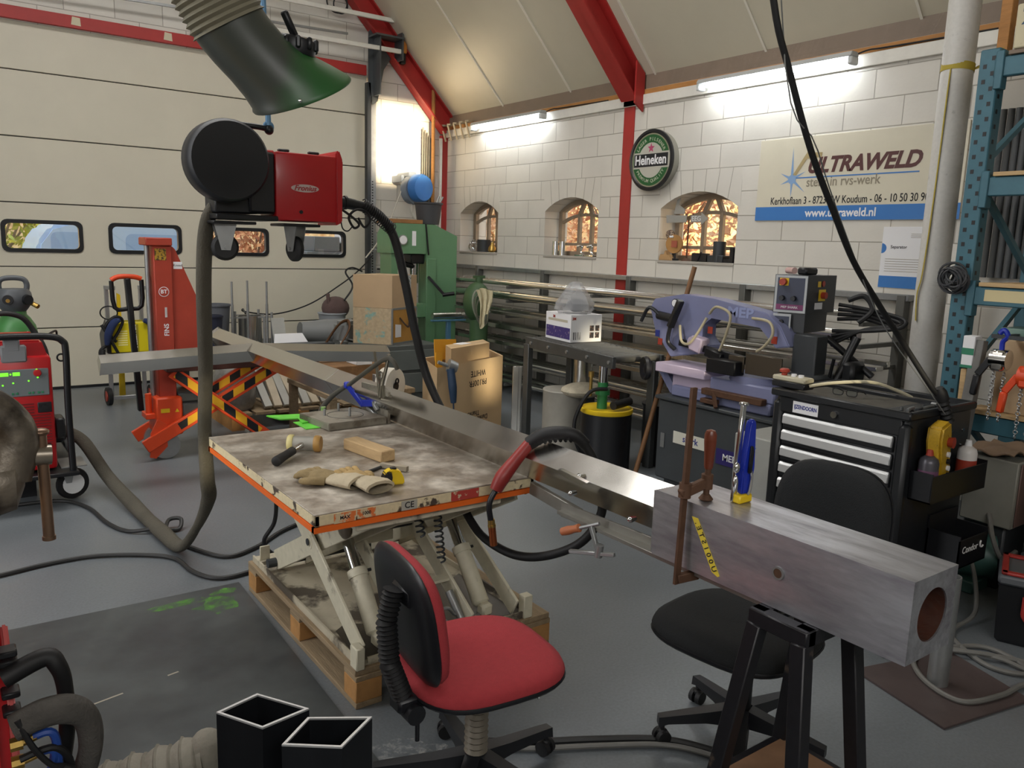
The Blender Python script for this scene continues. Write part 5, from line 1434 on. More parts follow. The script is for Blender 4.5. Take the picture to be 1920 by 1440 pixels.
for y in (5.97, 6.33):
    g = G(); g.bar((1.15, y, 0.11), (2.10, y, 0.63), 0.09, 0.035, 0.004, up=(0, 1, 0)); s1 = obj('scissor_leg', g, M_TRUCKO, T)
    g = G(); g.bar((1.38, y - 0.0185, 0.24), (2.05, y - 0.0185, 0.605), 0.052, 0.003, up=(0, 1, 0)); obj('hazard_tape', g, M_HAZ, s1)
    g = G(); g.bar((1.34, y - 0.045, 0.645), (2.02, y - 0.045, 0.10), 0.085, 0.03, 0.004, up=(0, 1, 0)); s2 = obj('scissor_leg', g, M_TRUCKO, T)
    g = G(); g.bar((1.36, y - 0.0615, 0.63), (1.95, y - 0.0615, 0.155), 0.052, 0.003, up=(0, 1, 0)); obj('hazard_tape', g, M_HAZ, s2)
    g = G(); g.bb((1.30, y - 0.07, 0.645), (2.42, y + 0.07, 0.70), 0.006); fk = obj('fork', g, mat('dark_red_fork', '#4a2a25', 0.5, 0.2), T)
    g = G(); g.cyl((2.02, y - 0.05, 0.045), (2.02, y + 0.05, 0.045), 0.044, seg=18); obj('fork_roller', g, M_GALV, T)
for y in (6.03, 6.27):
    g = G(); g.lathe([(0.05, -0.03), (0.098, -0.028), (0.1, 0), (0.098, 0.028), (0.05, 0.03)], (1.30, y, 0.10), (0.15, 1, 0), 24); obj('steer_wheel', g, M_GALV, T)
g = G(); g.bar((1.205, 6.35, 0.30), (1.155, 6.35, 1.28), 0.05, 0.04, 0.006); g.tube([(1.05, 6.35, 1.26), (1.065, 6.35, 1.07), (1.15, 6.35, 1.06), (1.245, 6.35, 1.08), (1.25, 6.35, 1.27)], 0.016, 10, 3); th = obj('tiller', g, M_BLACKM, T)
g = G(); g.tube([(1.05, 6.35, 1.265), (1.10, 6.35, 1.29), (1.20, 6.35, 1.29), (1.25, 6.35, 1.275)], 0.018, 10, 3); obj('tiller_grip', g, M_TRUCKO, th, label='orange tiller grip')
text('lettering', 'BT LIFTERS', 0.036, (1.183, 6.328, 0.86), (0.05, 0, -1), (1, 0, 0.05), M_WHITEP, th, 0.0003, 0.0005)
g = G(); g.bb((1.70, 5.9, 0.70), (1.80, 6.4, 0.752), 0.003)
solo('spacer_block', g, M_DARKST, 'dark block on the truck forks under the head of the cross', 'block')

# yellow welder on an aluminium trolley by the door
T = thing('trolley', 'aluminium tube trolley by the door carrying the yellow welder', 'trolley')
g = G()
for x in (1.31, 1.60):
    g.bar((x, 8.2, 0.06), (x, 8.2, 1.11), 0.035, 0.035, 0.003, up=(1, 0, 0)); g.bar((x - 0.01, 8.2, 1.105), (x + 0.05, 8.1, 1.10), 0.035, 0.035, 0.003)
g.bar((1.29, 8.2, 0.485), (1.66, 8.2, 0.485), 0.35, 0.04, 0.004); g.bar((1.29, 8.15, 0.075), (1.66, 8.15, 0.075), 0.035, 0.035, 0.003)
obj('frame', g, mat('aluminium_tube', '#b9bbbd', 0.35, 0.9), T)
for x in (1.285, 1.66):
    g = G(); g.lathe([(0.05, -0.02), (0.085, -0.018), (0.085, 0.018), (0.05, 0.02)], (x, 8.2, 0.085), (1, 0.1, 0), 22); w_ = obj('wheel', g, M_RUBBER, T)
    g = G(); g.cyl((x - 0.024, 8.2, 0.085), (x + 0.024, 8.2, 0.085), 0.05, seg=18); obj('hub', g, M_TRUCK, w_)
T = thing('small_welder', 'yellow portable welder with black ends on the aluminium trolley', 'welder')
g = G(); g.prism([(1.295, 0.515), (1.63, 0.515), (1.63, 0.75), (1.60, 0.785), (1.325, 0.785), (1.285, 0.67)], (0, 8.03, 0), (1, 0, 0), (0, 0, 1), (0, 0.3, 0), 0.006); cs = obj('case', g, mat('welder_yellow', '#d5c417', 0.4), T)
g = G(); g.prism([(1.265, 0.51), (1.30, 0.51), (1.29, 0.66), (1.33, 0.79), (1.31, 0.81), (1.255, 0.66)], (0, 8.015, 0), (1, 0, 0), (0, 0, 1), (0, 0.33, 0), 0.006); g.bb((1.62, 8.015, 0.51), (1.67, 8.345, 0.77), 0.01); obj('end_frame', g, M_BLACKP, T)
g = G()
for k in range(7):
    g.bb((1.36, 8.027, 0.58 + k * 0.021), (1.44, 8.031, 0.59 + k * 0.021))
obj('louvres', g, mat('pale_louvre', '#e9e2a0', 0.4), cs)
g = G(); g.bar((1.40, 8.18, 0.785), (1.60, 8.18, 0.79), 0.03, 0.02, 0.006); g.bb((1.515, 8.026, 0.51), (1.535, 8.34, 0.772)); obj('carry_strap', g, mat('olive_strap', '#8f8420', 0.8), T)
g = G(); g.tube([(1.34, 8.0, 0.62), (1.25, 7.98, 0.75), (1.33, 7.97, 0.85), (1.40, 8.0, 0.80), (1.30, 7.99, 0.62), (1.20, 7.97, 0.55), (1.22, 7.97, 0.42), (1.30, 7.98, 0.34), (1.38, 8.0, 0.42), (1.28, 7.97, 0.66), (1.22, 7.98, 0.78)], 0.014, 8, 6); g.ring((1.29, 8.0, 0.885), 0.07, 0.006, (0.2, 1, 0.5)); g.tube([(1.22, 7.96, 0.56), (1.215, 7.96, 0.46), (1.23, 7.96, 0.37)], [0.02, 0.028, 0.02], 10); solo('cable_bundle', g, M_RUBBER, 'black welding cables bundled at the left end of the yellow welder', 'cable')
g = G(); g.tube([(1.255, 7.96, 0.60), (1.27, 7.95, 0.70), (1.32, 7.95, 0.80), (1.37, 7.96, 0.82)], [0.02, 0.035, 0.035, 0.02], 10, 5); g.tube([(1.58, 8.0, 0.81), (1.64, 8.0, 0.78), (1.68, 8.0, 0.68)], [0.02, 0.03, 0.02], 10, 5); solo('blue_glove_roll', g, mat('blue_cloth', '#1e2d55', 0.9, var=0.2), 'dark blue cloth bundle hung over the cables beside the yellow welder', 'cloth')
g = G(); g.prism([(0, 0), (0.055, 0), (0.05, 1.0), (0.02, 1.02)], (1.405, 8.36, 0.02), (1, 0, 0), (0.0, 0, 1), (0, 0.03, 0), 0.003); solo('spirit_level', g, M_YELLOW, 'tall yellow level standing behind the yellow welder', 'spirit level')
g = G(); g.tube([(1.50, 8.1, 0.34), (1.515, 8.1, 0.2), (1.55, 8.15, 0.05)], 0.006); solo('air_hose', g, MATS['blue_hose'], 'short blue air hose hanging under the aluminium trolley', 'hose')

# clutter shelf and its things behind the cross
M_RACK = mat('dark_rack_steel', '#4b4d4b', 0.5, 0.4, var=0.2)
T = thing('low_bench', 'low dark steel bench along the door behind the cross', 'bench')
g = G(); g.bb((2.05, 7.35, 0.46), (3.72, 8.75, 0.50), 0.004); obj('top', g, M_RACK, T)
for x, y in ((2.1, 7.4), (2.1, 8.7), (3.65, 7.4), (3.65, 8.7)):
    g = G(); g.bb((x - .03, y - .03, 0), (x + .03, y + .03, 0.46)); obj('leg', g, M_RACK, T)


def bucket(c, r, h, m, label, name='bucket', group=None):
    t = thing(name, label, 'bucket', group)
    g = G(); g.lathe([(r * 0.78, 0.0), (r * 0.97, h), (r * 1.04, h), (r * 1.04, h - 0.015), (r * 0.99, h - 0.02), (r * 0.96, h - 0.005), (r * 0.75, 0.012), (0.0, 0.012)], c, (0, 0, 1), 28, False)
    obj('wall', g, m, t)
    return t


M_BKT = mat('bucket_grey', '#5d6066', 0.55, var=0.1)
bucket((2.25, 8.1, 0.501), 0.15, 0.44, M_BKT, 'tall grey bucket behind the short dark bucket, left of the threaded rods')
t_ = bucket((2.10, 7.7, 0.501), 0.11, 0.37, mat('bucket_dark', '#23283a', 0.5), 'short dark blue bucket partly hidden by the hanging hose')
g = G(); g.cyl((2.05, 7.72, 0.60), (2.0, 7.7, 0.96), 0.025, 0.02, 10); solo('brush_handle', g, mat('ivory', '#cfc8b4', 0.6), 'pale stick leaning in the short dark blue bucket', 'stick')
g = G(); g.pipe((2.56, 8.0, 0.501), (2.56, 8.0, 0.83), 0.115, 0.006, 28); solo('steel_drum_can', g, M_STEEL, 'round stainless can standing between the threaded rods', 'can')
T = thing('rod_stand', 'steel stand with three tall threaded rods behind the cross', 'rod stand')
for x, y, h in ((2.36, 7.9, 1.17), (2.51, 7.9, 1.18), (2.70, 7.9, 1.17)):
    g = G(); g.cyl((x, y, 0.501), (x, y, 0.95), 0.013); g.cyl((x, y, 0.95), (x, y, h), 0.010); obj('threaded_rod', g, M_GALV, T)
for x, y, h in ((2.46, 8.15, 0.86), (2.62, 7.75, 0.84), (2.68, 8.1, 0.88), (2.73, 7.85, 0.87)):
    g = G(); g.cyl((x, y, 0.501), (x, y, h), 0.012); obj('post', g, M_GALV, T)
g = G(); g.bar((2.34, 7.9, 0.82), (2.74, 7.9, 0.82), 0.012, 0.016); g.bar((2.46, 8.15, 0.82), (2.74, 8.1, 0.82), 0.012, 0.016); obj('cross_bar', g, M_GALV, T)
M_SHEETM = mat('satin_sheet', '#b5b6b2', 0.4, 0.7, var=0.08)
g = G(); g.prism([(2.66, 0), (3.06, 0), (2.98, 0.17), (2.70, 0.17)], (0, 7.6, 0.501), (1, 0, 0), (0, 0.5, 1), (0, 0.02, 0.0), 0.002); solo('folded_sheet', g, M_WHITEP, 'white folded sheet leaning on the low bench behind the cross', 'sheet metal')
g = G(); g.prism([(2.70, 0), (2.83, 0), (2.83, 0.22), (2.70, 0.22)], (0, 7.72, 0.60), (1, 0, 0), (0, 0.3, 1), (0, 0.01, 0.0), 0.002); solo('steel_offcut', g, M_SHEETM, 'bare steel offcut standing behind the white folded sheet', 'sheet metal')
g = G(); g.bb((2.55, 7.4, 0.501), (3.2, 7.55, 0.60), 0.004); solo('steel_box_section', g, M_DARKST, 'dark steel box section lying in front of the white folded sheet', 'box section')
g = G(); g.lathe([(0.10, 0), (0.13, 0.25), (0.135, 0.5)], (3.10, 8.0, 0.65), (1, -0.35, 0.0), 24); g.cyl((3.08, 8.0, 0.65), (3.10, 8.0, 0.65), 0.1); solo('grey_pipe', g, mat('grey_plastic_pipe', '#7c7e7e', 0.6), 'fat grey plastic pipe lying on the low bench', 'pipe')
T = thing('pump', 'steel pump body with leather strap on the bench left of the crates', 'pump')
g = G(); g.cyl((3.40, 7.6, 0.60), (3.40, 7.6, 0.755), 0.115, seg=24); g.cyl((3.40, 7.6, 0.755), (3.40, 7.6, 0.79), 0.08, seg=20); g.bb((3.3, 7.5, 0.501), (3.5, 7.7, 0.60), 0.01); obj('body', g, M_GALV, T)
g = G(); g.tube([(3.12, 7.45, 0.58), (3.26, 7.46, 0.76), (3.38, 7.5, 0.80), (3.36, 7.42, 0.72), (3.25, 7.4, 0.56)], 0.02, 8, 6, flat=0.4); obj('strap', g, mat('leather_strap', '#6a4a30', 0.7), T)
g = G()
for k in range(4):
    g.ring((3.52, 7.5, 0.515 + k * 0.02), 0.15 + 0.01 * k, 0.009, (0.1 * k, 0, 1))
solo('grey_cable_coil', g, M_GREYCAB, 'coil of grey cable in front of the steel pump body', 'cable coil')
g = G(); g.lathe([(0.11, 0), (0.15, 0.30), (0.16, 0.30), (0.155, 0.31)], (3.56, 8.3, 0.501), (0, 0, 1), 24); T = thing('tool_tub', 'grey plastic tub with dark sack beside the cardboard boxes', 'tub'); obj('tub', g, mat('tub_grey', '#8a8f94', 0.5), T)
g = G(); g.sphere((3.60, 8.3, 0.86), 0.17, 16, 10, (0.9, 0.8, 0.75)); g.cyl((3.50, 8.25, 0.9), (3.49, 8.25, 1.02), 0.02); obj('sack', g, mat('dark_sack', '#5a4845', 0.9, var=0.25, bump=0.4), T)
g = G(); g.tube([(4.45, 9.13, 1.42), (4.2, 9.0, 1.24), (3.9, 8.85, 1.08), (3.5, 8.82, 0.86), (3.1, 8.82, 0.76), (2.75, 8.75, 0.80), (2.62, 8.4, 0.86), (2.55, 8.1, 0.84)], 0.008, 8, 8); solo('hanging_cable', g, M_RUBBER, 'thin black cable sagging along the door to the threaded rods', 'cable')
g = G(); g.tube([(3.66, 8.2, 0.95), (3.78, 8.25, 1.10), (3.72, 8.3, 1.25), (3.80, 8.3, 1.30), (3.92, 8.3, 1.26)], 0.010, 8, 6); solo('bent_cable', g, M_RUBBER, 'bent black cable rising from the sack beside the boxes', 'cable')

# pallet with offcuts behind the truck
T = thing('scrap_pallet', 'low wooden pallet on the floor behind the pallet truck legs', 'pallet')
for k in range(6):
    g = G(); g.bb((1.95 + k * 0.2, 6.62, 0.12), (2.12 + k * 0.2, 7.25, 0.142)); obj('top_board', g, M_PALLET, T)
for x in (1.95, 2.5, 3.02):
    g = G(); g.bb((x, 6.62, 0.0), (x + 0.12, 7.25, 0.119)); obj('bearer', g, M_PALEND, T)
random.seed(11)
for k in range(7):
    x = 2.28 + k * 0.085
    g = G(); g.bar((x, 6.68, 0.165), (x - 0.02 + random.uniform(-.03, .03), 7.0, 0.42 + random.uniform(-0.04, 0.06)), 0.07, 0.03, 0.003)
    solo('wood_offcut', g, mat('pale_offcut', '#b9ad97', 0.7, var=0.2) if k % 2 else M_SHEETM, 'board offcut leaning on the low pallet behind the truck, %s from the left' % ORD_[k], 'offcut', 'offcuts leaning on the low pallet')
g = G(); g.lathe([(0.0, 0), (0.14, 0), (0.17, 0.06), (0.18, 0.3), (0.15, 0.36), (0.0, 0.36)], (2.05, 6.86, 0.143), (0, 0, 1), 24); solo('wrapped_drum', g, mat('wrapped_silver', '#8d8b88', 0.35, 0.4, var=0.3, scale=20), 'round silver wrapped bundle on the pallet behind the truck legs', 'drum')

# clutter table under the cross, behind the lifting table
T = thing('clutter_table', 'low wooden table of workshop scraps beyond the cross shaft', 'table')
g = G(); g.bb((2.38, 5.62, 0.40), (3.12, 6.5, 0.44), 0.004); obj('top', g, M_PALLET, T)
for x, y in ((2.42, 5.66), (2.42, 6.46), (3.06, 5.66), (3.06, 6.46)):
    g = G(); g.bb((x - .03, y - .03, 0), (x + .03, y + .03, 0.40)); obj('leg', g, M_PALLET, T)
T = thing('tape_roll', 'big white roll standing behind the cross shaft', 'roll')
g = G(); g.lathe([(0.035, -0.05), (0.14, -0.05), (0.14, 0.05), (0.035, 0.05)], (2.83, 5.50, 0.50), (0.5, -0.86, 0), 40); obj('paper', g, mat('white_roll', '#d8d3c6', 0.6, var=0.05), T)
g = G(); g.cyl((2.805, 5.545, 0.5), (2.86, 5.45, 0.5), 0.034, seg=20); g.ring((2.863, 5.445, 0.54), 0.02, 0.006, (0.5, -.86, 0)); obj('core', g, M_BLACKM, T)
g = G(); g.bb((2.66, 5.42, 0.0), (3.0, 5.58, 0.358), 0.004); solo('roll_stand', g, M_DARKST, 'dark block stand under the big white roll', 'stand')
g = G(); g.bb((2.76, 5.95, 0.60), (2.90, 6.15, 0.70), 0.003); solo('small_carton', g, M_WHITEP, 'small white carton on the scrap table beyond the cross', 'carton')
g = G(); g.bb((2.42, 5.95, 0.441), (3.05, 6.4, 0.599), 0.004); solo('wood_tray', g, mat('brown_tray', '#7b5b3a', 0.75, var=0.35, scale=9, bump=0.3), 'brown tray of wood scraps on the scrap table', 'tray')
g = G(); g.bar((2.45, 6.2, 0.625), (2.82, 6.2, 0.66), 0.05, 0.035, 0.004); solo('red_level', g, M_TRUCK, 'dirty red tool bar lying on the wood scraps tray', 'tool')
for k in range(6):
    g = G(); g.box((2.55 + 0.08 * k, 5.76 + random.uniform(-.05, .05), 0.455 + 0.015 * (k % 3)), (0.16, 0.05, 0.028), 0.002, (0, random.uniform(-8, 8), random.uniform(-60, 60)))
    solo('wood_scrap', g, M_WOOD if k % 2 else M_PALLET, 'loose wood scrap in front of the brown tray, %s from the left' % ORD_[k], 'wood scrap', 'wood scraps on the scrap table')
g = G(); g.bb((2.9, 5.9, 0.441), (3.11, 6.3, 0.52), 0.003); solo('steel_channel', g, M_GALV, 'grey steel channel at the right end of the scrap table', 'steel channel')

# cabinet with the two boxes
M_CARD = mat('cardboard', '#b69c7b', 0.8, var=0.06, scale=5, bump=0.1)
M_CARDL = mat('pale_cardboard', '#b7a18c', 0.8, var=0.05)
T = thing('steel_cabinet', 'dark grey low steel cabinet under the stacked crate and carton', 'cabinet')
g = G(); g.bb((3.30, 6.95, 0.0), (4.12, 7.34, 0.60), 0.01); obj('body', g, mat('cabinet_grey', '#4d514f', 0.5, var=0.12), T)
for zz in (0.12, 0.35):
    g = G(); g.bb((3.34, 6.935, zz), (4.08, 6.95, zz + 0.2), 0.004); obj('drawer', g, mat('drawer_grey', '#5a5f5c', 0.5, var=0.12), T)


def carton(p, q, z0, z1, depth, m, label, name='carton', m2=None):
    """box whose near corner edge is p, right far corner q (x,y), left depth vector."""
    t = thing(name, label, 'box')
    p = Vector((*p, 0)); q = Vector((*q, 0)); d = Vector((*depth, 0))
    g = G(); g.loft([[v + Vector((0, 0, zz)) for v in (p, q, q + d, p + d)] for zz in (z0, z1)])
    bd = obj('body', g, m, t)
    g = G(); u = (q - p).normalized(); wdir = d.normalized(); mid = p + d * 0.5 + Vector((0, 0, z1 + 0.0006))
    g.mesh([p + d * 0.46 + Vector((0, 0, z1 + .0006)), q + d * 0.46 + Vector((0, 0, z1 + .0006)), q + d * 0.54 + Vector((0, 0, z1 + .0006)), p + d * 0.54 + Vector((0, 0, z1 + .0006))], [(0, 1, 2, 3)]); obj('tape_seam', g, mat('tape_tan', '#a58a68', 0.3), t)
    return t, u


T, u = carton((3.62, 7.0), (4.0, 7.2), 0.957, 1.275, (-0.27, 0.30), M_CARD, 'large plain cardboard carton stacked on the printed crate by the door')
nrm = Vector((u.y, -u.x, 0))
for a_, w in ((0.52, 0.22),):
    g = G(); q = Vector((3.62, 7.0, 0)) + u * (0.43 * a_) + nrm * 0.001
    g.mesh([q + Vector((0, 0, 0.958)), q + u * 0.10 + Vector((0, 0, 0.958)), q + u * 0.10 + Vector((0, 0, 1.274)), q + Vector((0, 0, 1.274))], [(0, 1, 2, 3)]); obj('label_strip', g, mat('scribbled_label', '#b8bcbb', 0.7, col2='#4b5f70', thr=(0.52, 0.58), scale=55), T, label='pale scribbled label strip')
T, u = carton((3.62, 7.0), (3.99, 7.19), 0.602, 0.955, (-0.27, 0.30), mat('printed_crate', '#b3a082', 0.75, col2='#7fa39b', thr=(0.57, 0.63), scale=9, var=0.15), 'wooden transport crate with steel edges and leather handle under the carton', 'crate')
g = G(); q = Vector((3.62, 7.0, 0)) + nrm * 0.002; e = 0.012
g.mesh([q + u * 0.02 + Vector((0, 0, 0.62)), q + u * 0.40 + Vector((0, 0, 0.62)), q + u * 0.40 + Vector((0, 0, 0.94)), q + u * 0.02 + Vector((0, 0, 0.94))], [(0, 1, 2, 3)]); fp = obj('end_panel', g, mat('plywood', '#b5863f', 0.6, var=0.15, scale=5), T)
g = G()
for zz in (0.603, 0.945):
    g.bar(q + Vector((0, 0, zz + .005)), q + u * 0.415 + Vector((0, 0, zz + .005)), 0.006, 0.02)
for s in (0.0, 0.415):
    g.bar(q + u * s + Vector((0, 0, 0.603)), q + u * s + Vector((0, 0, 0.953)), 0.02, 0.006, up=u)
obj('edge_strips', g, M_GALV, T)
g = G(); m0 = q + u * 0.12 + nrm * 0.008 + Vector((0, 0, 0.86)); g.tube([m0, m0 + u * 0.05 + nrm * 0.02 + Vector((0, 0, -0.06)), m0 + u * 0.1 + nrm * .03 + Vector((0, 0, -0.09)), m0 + u * 0.15 + nrm * .01 + Vector((0, 0, -0.04)), m0 + u * 0.17 + Vector((0, 0, 0.01))], 0.012, 8, 5, flat=0.4); obj('handle', g, mat('leather_handle', '#3a281c', 0.6), T)
g = G(); l0 = q + u * 0.05 + nrm * 0.002; g.mesh([l0 + Vector((0, 0, 0.67)), l0 + u * 0.10 + Vector((0, 0, 0.67)), l0 + u * 0.10 + Vector((0, 0, 0.79)), l0 + Vector((0, 0, 0.80))], [(0, 1, 2, 3)]); obj('paper_label', g, M_WHITEP, fp)

# big upturned carton of scrap
TB = Vector((3.09, 5.23)); TR2 = Vector((4.03, 5.63)); DV = Vector((0.17, 0.52))
TR2 = TB + (TR2 - TB) * 0.93
T = thing('scrap_carton', 'tall open cardboard box with upside-down WHITE print, filled with scrap', 'box')
g = G(); out4 = [TB, TR2, TR2 + DV, TB + DV]; cc = sum(out4, Vector((0, 0))) / 4
in4 = [cc + (p - cc) * 0.975 for p in out4]
g.loft([[(*p, zz) for p in c] for c, zz in ((in4, 0.03), (in4, 0.655), (out4, 0.66), (out4, 0.0))], True, True); bx = obj('wall', g, mat('tan_cardboard', '#c6a982', 0.8, var=0.06, scale=3), T, 20)
u = Vector((*(TR2 - TB), 0)).normalized(); nrm = Vector((u.y, -u.x, 0)); o_ = Vector((*TB, 0)) + nrm * 0.0015; Lf = (TR2 - TB).length
for s_, x_, zz, sz in (('WHITE', 0.60, 0.555, 0.07), ('PR100FR', 0.60, 0.475, 0.07), ('Thanks !', 0.52, 0.22, 0.06), ('Danke', 0.68, 0.17, 0.06), ('Merci', 0.72, 0.10, 0.06)):
    q = o_ + u * (x_ * Lf) + Vector((0, 0, zz)); text('lettering', s_, sz, q, -u, (0, 0, -1), M_INK, bx, 0.0004, 0.0005)
v = Vector((*DV, 0)).normalized(); nl = Vector((-v.y, v.x, 0))
for s_, zz in (('WHITE', 0.53), ('PR100FR', 0.46)):
    q = Vector((*TB, 0)) + v * 0.25 + nl * 0.0015 + Vector((0, 0, zz)); text('lettering', s_, 0.05, q, v, (0, 0, -1), M_INK, bx, 0.0004, 0.0005)
T, _ = carton((3.36, 5.47), (3.88, 5.69), 0.50, 0.765, (0.08, 0.22), mat('tan_cardboard2', '#c3a67e', 0.8, var=0.05), 'shallow cardboard carton lying in the tall WHITE box')
g = G(); g.box((3.62, 5.72, 0.7665), (0.14, 0.09, 0.002), 0, (0, 0, 20)); solo('envelope', g, M_WHITEP, 'white envelope lying on top of the shallow carton', 'envelope')
for pp, o_, lb in (([(0, 0), (0.30, 0), (0.30, 0.16), (0.0, 0.18)], (3.40, 5.80, 0.62), 'wide yellow card folder behind the shallow carton'), ([(0, 0), (0.09, 0), (0.10, 0.19), (0.02, 0.2)], (3.17, 5.40, 0.55), 'narrow yellow card folder beside the grinder head')):
    g = G(); g.prism(pp, o_, (0.9, 0.3, 0), (0, 0.1, 1), (0.002, -0.006, 0)); solo('yellow_folder', g, mat('yellow_card', '#d99a1f', 0.7), lb + ' in the WHITE box', 'folder')
T = thing('angle_grinder', 'angle grinder with dark blue body hanging on the WHITE box rim', 'grinder')
g = G(); g.cyl((3.17, 5.20, 0.68), (3.235, 5.18, 0.66), 0.052, 0.04, 18); g.tube([(3.08, 5.2, 0.71), (3.16, 5.19, 0.68)], 0.014); obj('head', g, M_GALV, T)
g = G(); g.tube([(3.16, 5.15, 0.66), (3.17, 5.13, 0.52), (3.18, 5.13, 0.40)], [0.03, 0.034, 0.022], 12); g.cyl((3.18, 5.13, .4), (3.185, 5.13, .25), 0.006); obj('body', g, mat('tool_blue', '#20364f', 0.5), T)

# green press with its bucket
M_PRESS = mat('press_green', '#5f8763', 0.45, var=0.08, scale=4)
T = thing('press', 'green hydraulic workshop press in the far corner', 'press')
PX, PY = 4.12, 8.0
g = G(); g.prism([(PX, 1.47), (PX, 1.68), (PX + .06, 1.80), (PX + .44, 1.80), (PX + .44, 1.47)], (0, PY, 0), (1, 0, 0), (0, 0, 1), (0, 0.34, 0), 0.004); g.prism([(PX + .45, 1.40), (PX + .45, 1.80), (PX + .56, 1.80), (PX + .86, 1.68), (PX + .86, 0.0), (PX + .56, 0.0), (PX + .56, 1.40)], (0, PY + .02, 0), (1, 0, 0), (0, 0, 1), (0, 0.36, 0), 0.004); g.bb((PX + .02, PY + .03, 0), (PX + .10, PY + .30, 1.47)); g.bb((PX + .45, PY - 0.005, 0.0), (PX + .57, PY + 0.02, 1.42), 0.003); pr = obj('frame', g, M_PRESS, T)
g = G(); g.cyl((PX + .14, PY - .004, 1.62), (PX + .14, PY - .02, 1.62), 0.055, seg=22); gg = obj('gauge', g, M_GALV, T)
g = G(); g.cyl((PX + .14, PY - .021, 1.62), (PX + .14, PY - .023, 1.62), 0.045, seg=22); obj('dial', g, M_WHITEP, gg)
g = G(); g.bb((PX + .26, PY - .003, 1.56), (PX + .31, PY - .001, 1.72)); obj('rating_plate', g, M_WHITEP, pr)
g = G(); g.bar((PX + .43, PY - .006, 1.80), (PX + .47, PY - .006, 1.46), 0.01, 0.016); g.bb((PX + .28, PY + .05, 1.36), (PX + .45, PY + .25, 1.47), 0.01); g.cyl((PX + .20, PY + .1, 1.36), (PX + .34, PY + .12, 1.33), 0.03); obj('ram_housing', g, M_BLACKM, T)
g = G(); g.cyl((PX + .36, PY + .14, 1.36), (PX + .36, PY + .14, 1.14), 0.05, seg=20); obj('ram', g, M_CHROME, T)
g = G(); g.bb((PX + .1, PY + .02, 0.75), (PX + .56, PY + .30, 0.9), 0.01); obj('bed', g, M_PRESS, T)
g = G(); g.bar((PX + .46, PY - .02, 1.22), (PX + .60, PY - .15, 1.02), 0.03, 0.03, 0.004); g.cyl((PX + .58, PY - .14, 1.02), (PX + .70, PY - .2, 1.04), 0.022); obj('pump_lever', g, M_BLACKM, T)
g = G(); g.bb((PX - .01, PY + .01, 1.80), (PX + .40, PY + .34, 1.845), 0.004); solo('plank', g, mat('brown_plank', '#8d6136', 0.7, var=0.25, scale=8), 'brown wooden plank on top of the green press beside the bucket', 'plank')
T = bucket((PX + .56, PY + .17, 1.805), 0.16, 0.24, mat('mortar_black', '#3c3d40', 0.6, var=0.1), 'dark grey mortar bucket standing on top of the green press')
g = G(); g.sphere((PX + .56, PY + .17, 1.83), 0.02); g.cyl((PX + .62, PY + .17, 1.9), (PX + .75, PY + .17, 2.12), 0.01); g.cyl((PX + .62, PY + .2, 1.9), (PX + .72, PY + .2, 2.13), 0.01); solo('rods', g, M_GALV, 'two steel rods sticking out of the mortar bucket', 'rod')

# blue wall reel
T = thing('cable_reel', 'blue round cable reel on the gable wall above the press', 'cable reel')
g = G(); g.lathe([(0.0, 0), (0.15, 0.0), (0.17, 0.02), (0.17, 0.09), (0.15, 0.13), (0.0, 0.15)], (4.93, 8.90, 2.25), (0.25, -1, 0), 32); obj('housing', g, mat('reel_blue', '#3a73b8', 0.45, var=0.06), T)
g = G(); g.lathe([(0.0, 0), (0.17, 0.0), (0.18, 0.06), (0.17, 0.10), (0.0, 0.10)], (4.90, 9.0, 2.23), (0.25, -1, 0), 32); g.bb((4.82, 8.9, 2.38), (4.93, 9.2, 2.44), 0.01); g.bb((4.76, 8.98, 2.32), (4.80, 9.22, 2.4)); obj('bracket', g, mat('dark_blue_grey', '#7b8490', 0.5), T)
g = G(); g.tube([(4.79, 8.95, 2.32), (4.70, 8.95, 2.1), (4.58, 8.95, 1.82), (4.42, 8.9, 1.6), (4.2, 8.8, 1.4)], 0.008); g.tube([(4.87, 8.93, 2.06), (4.88, 8.93, 1.96), (4.94, 8.93, 1.88), (5.05, 8.93, 1.86)], 0.010); obj('cable', g, mat('white_cable', '#bdb9ae', 0.5), T)
# wall box beside the press
T = thing('switch_box', 'dark electrical box with switch on the gable wall behind the press', 'electrical box')
g = G(); g.bb((4.60, 9.10, 1.40), (4.86, 9.238, 1.72), 0.01); obj('box', g, M_DARKST, T)
g = G(); g.bb((4.72, 9.06, 1.45), (4.80, 9.10, 1.62), 0.008); obj('socket', g, M_WHITEP, T)
g = G(); g.bb((4.62, 9.17, 1.22), (4.80, 9.238, 1.29), 0.01); g.cyl((4.55, 9.2, 1.255), (4.62, 9.2, 1.255), 0.01); g.bb((4.72, 9.16, 1.08), (4.80, 9.238, 1.14), 0.01); solo('wall_socket', g, M_BLACKP, 'black wall sockets below the electrical box by the door track', 'socket')

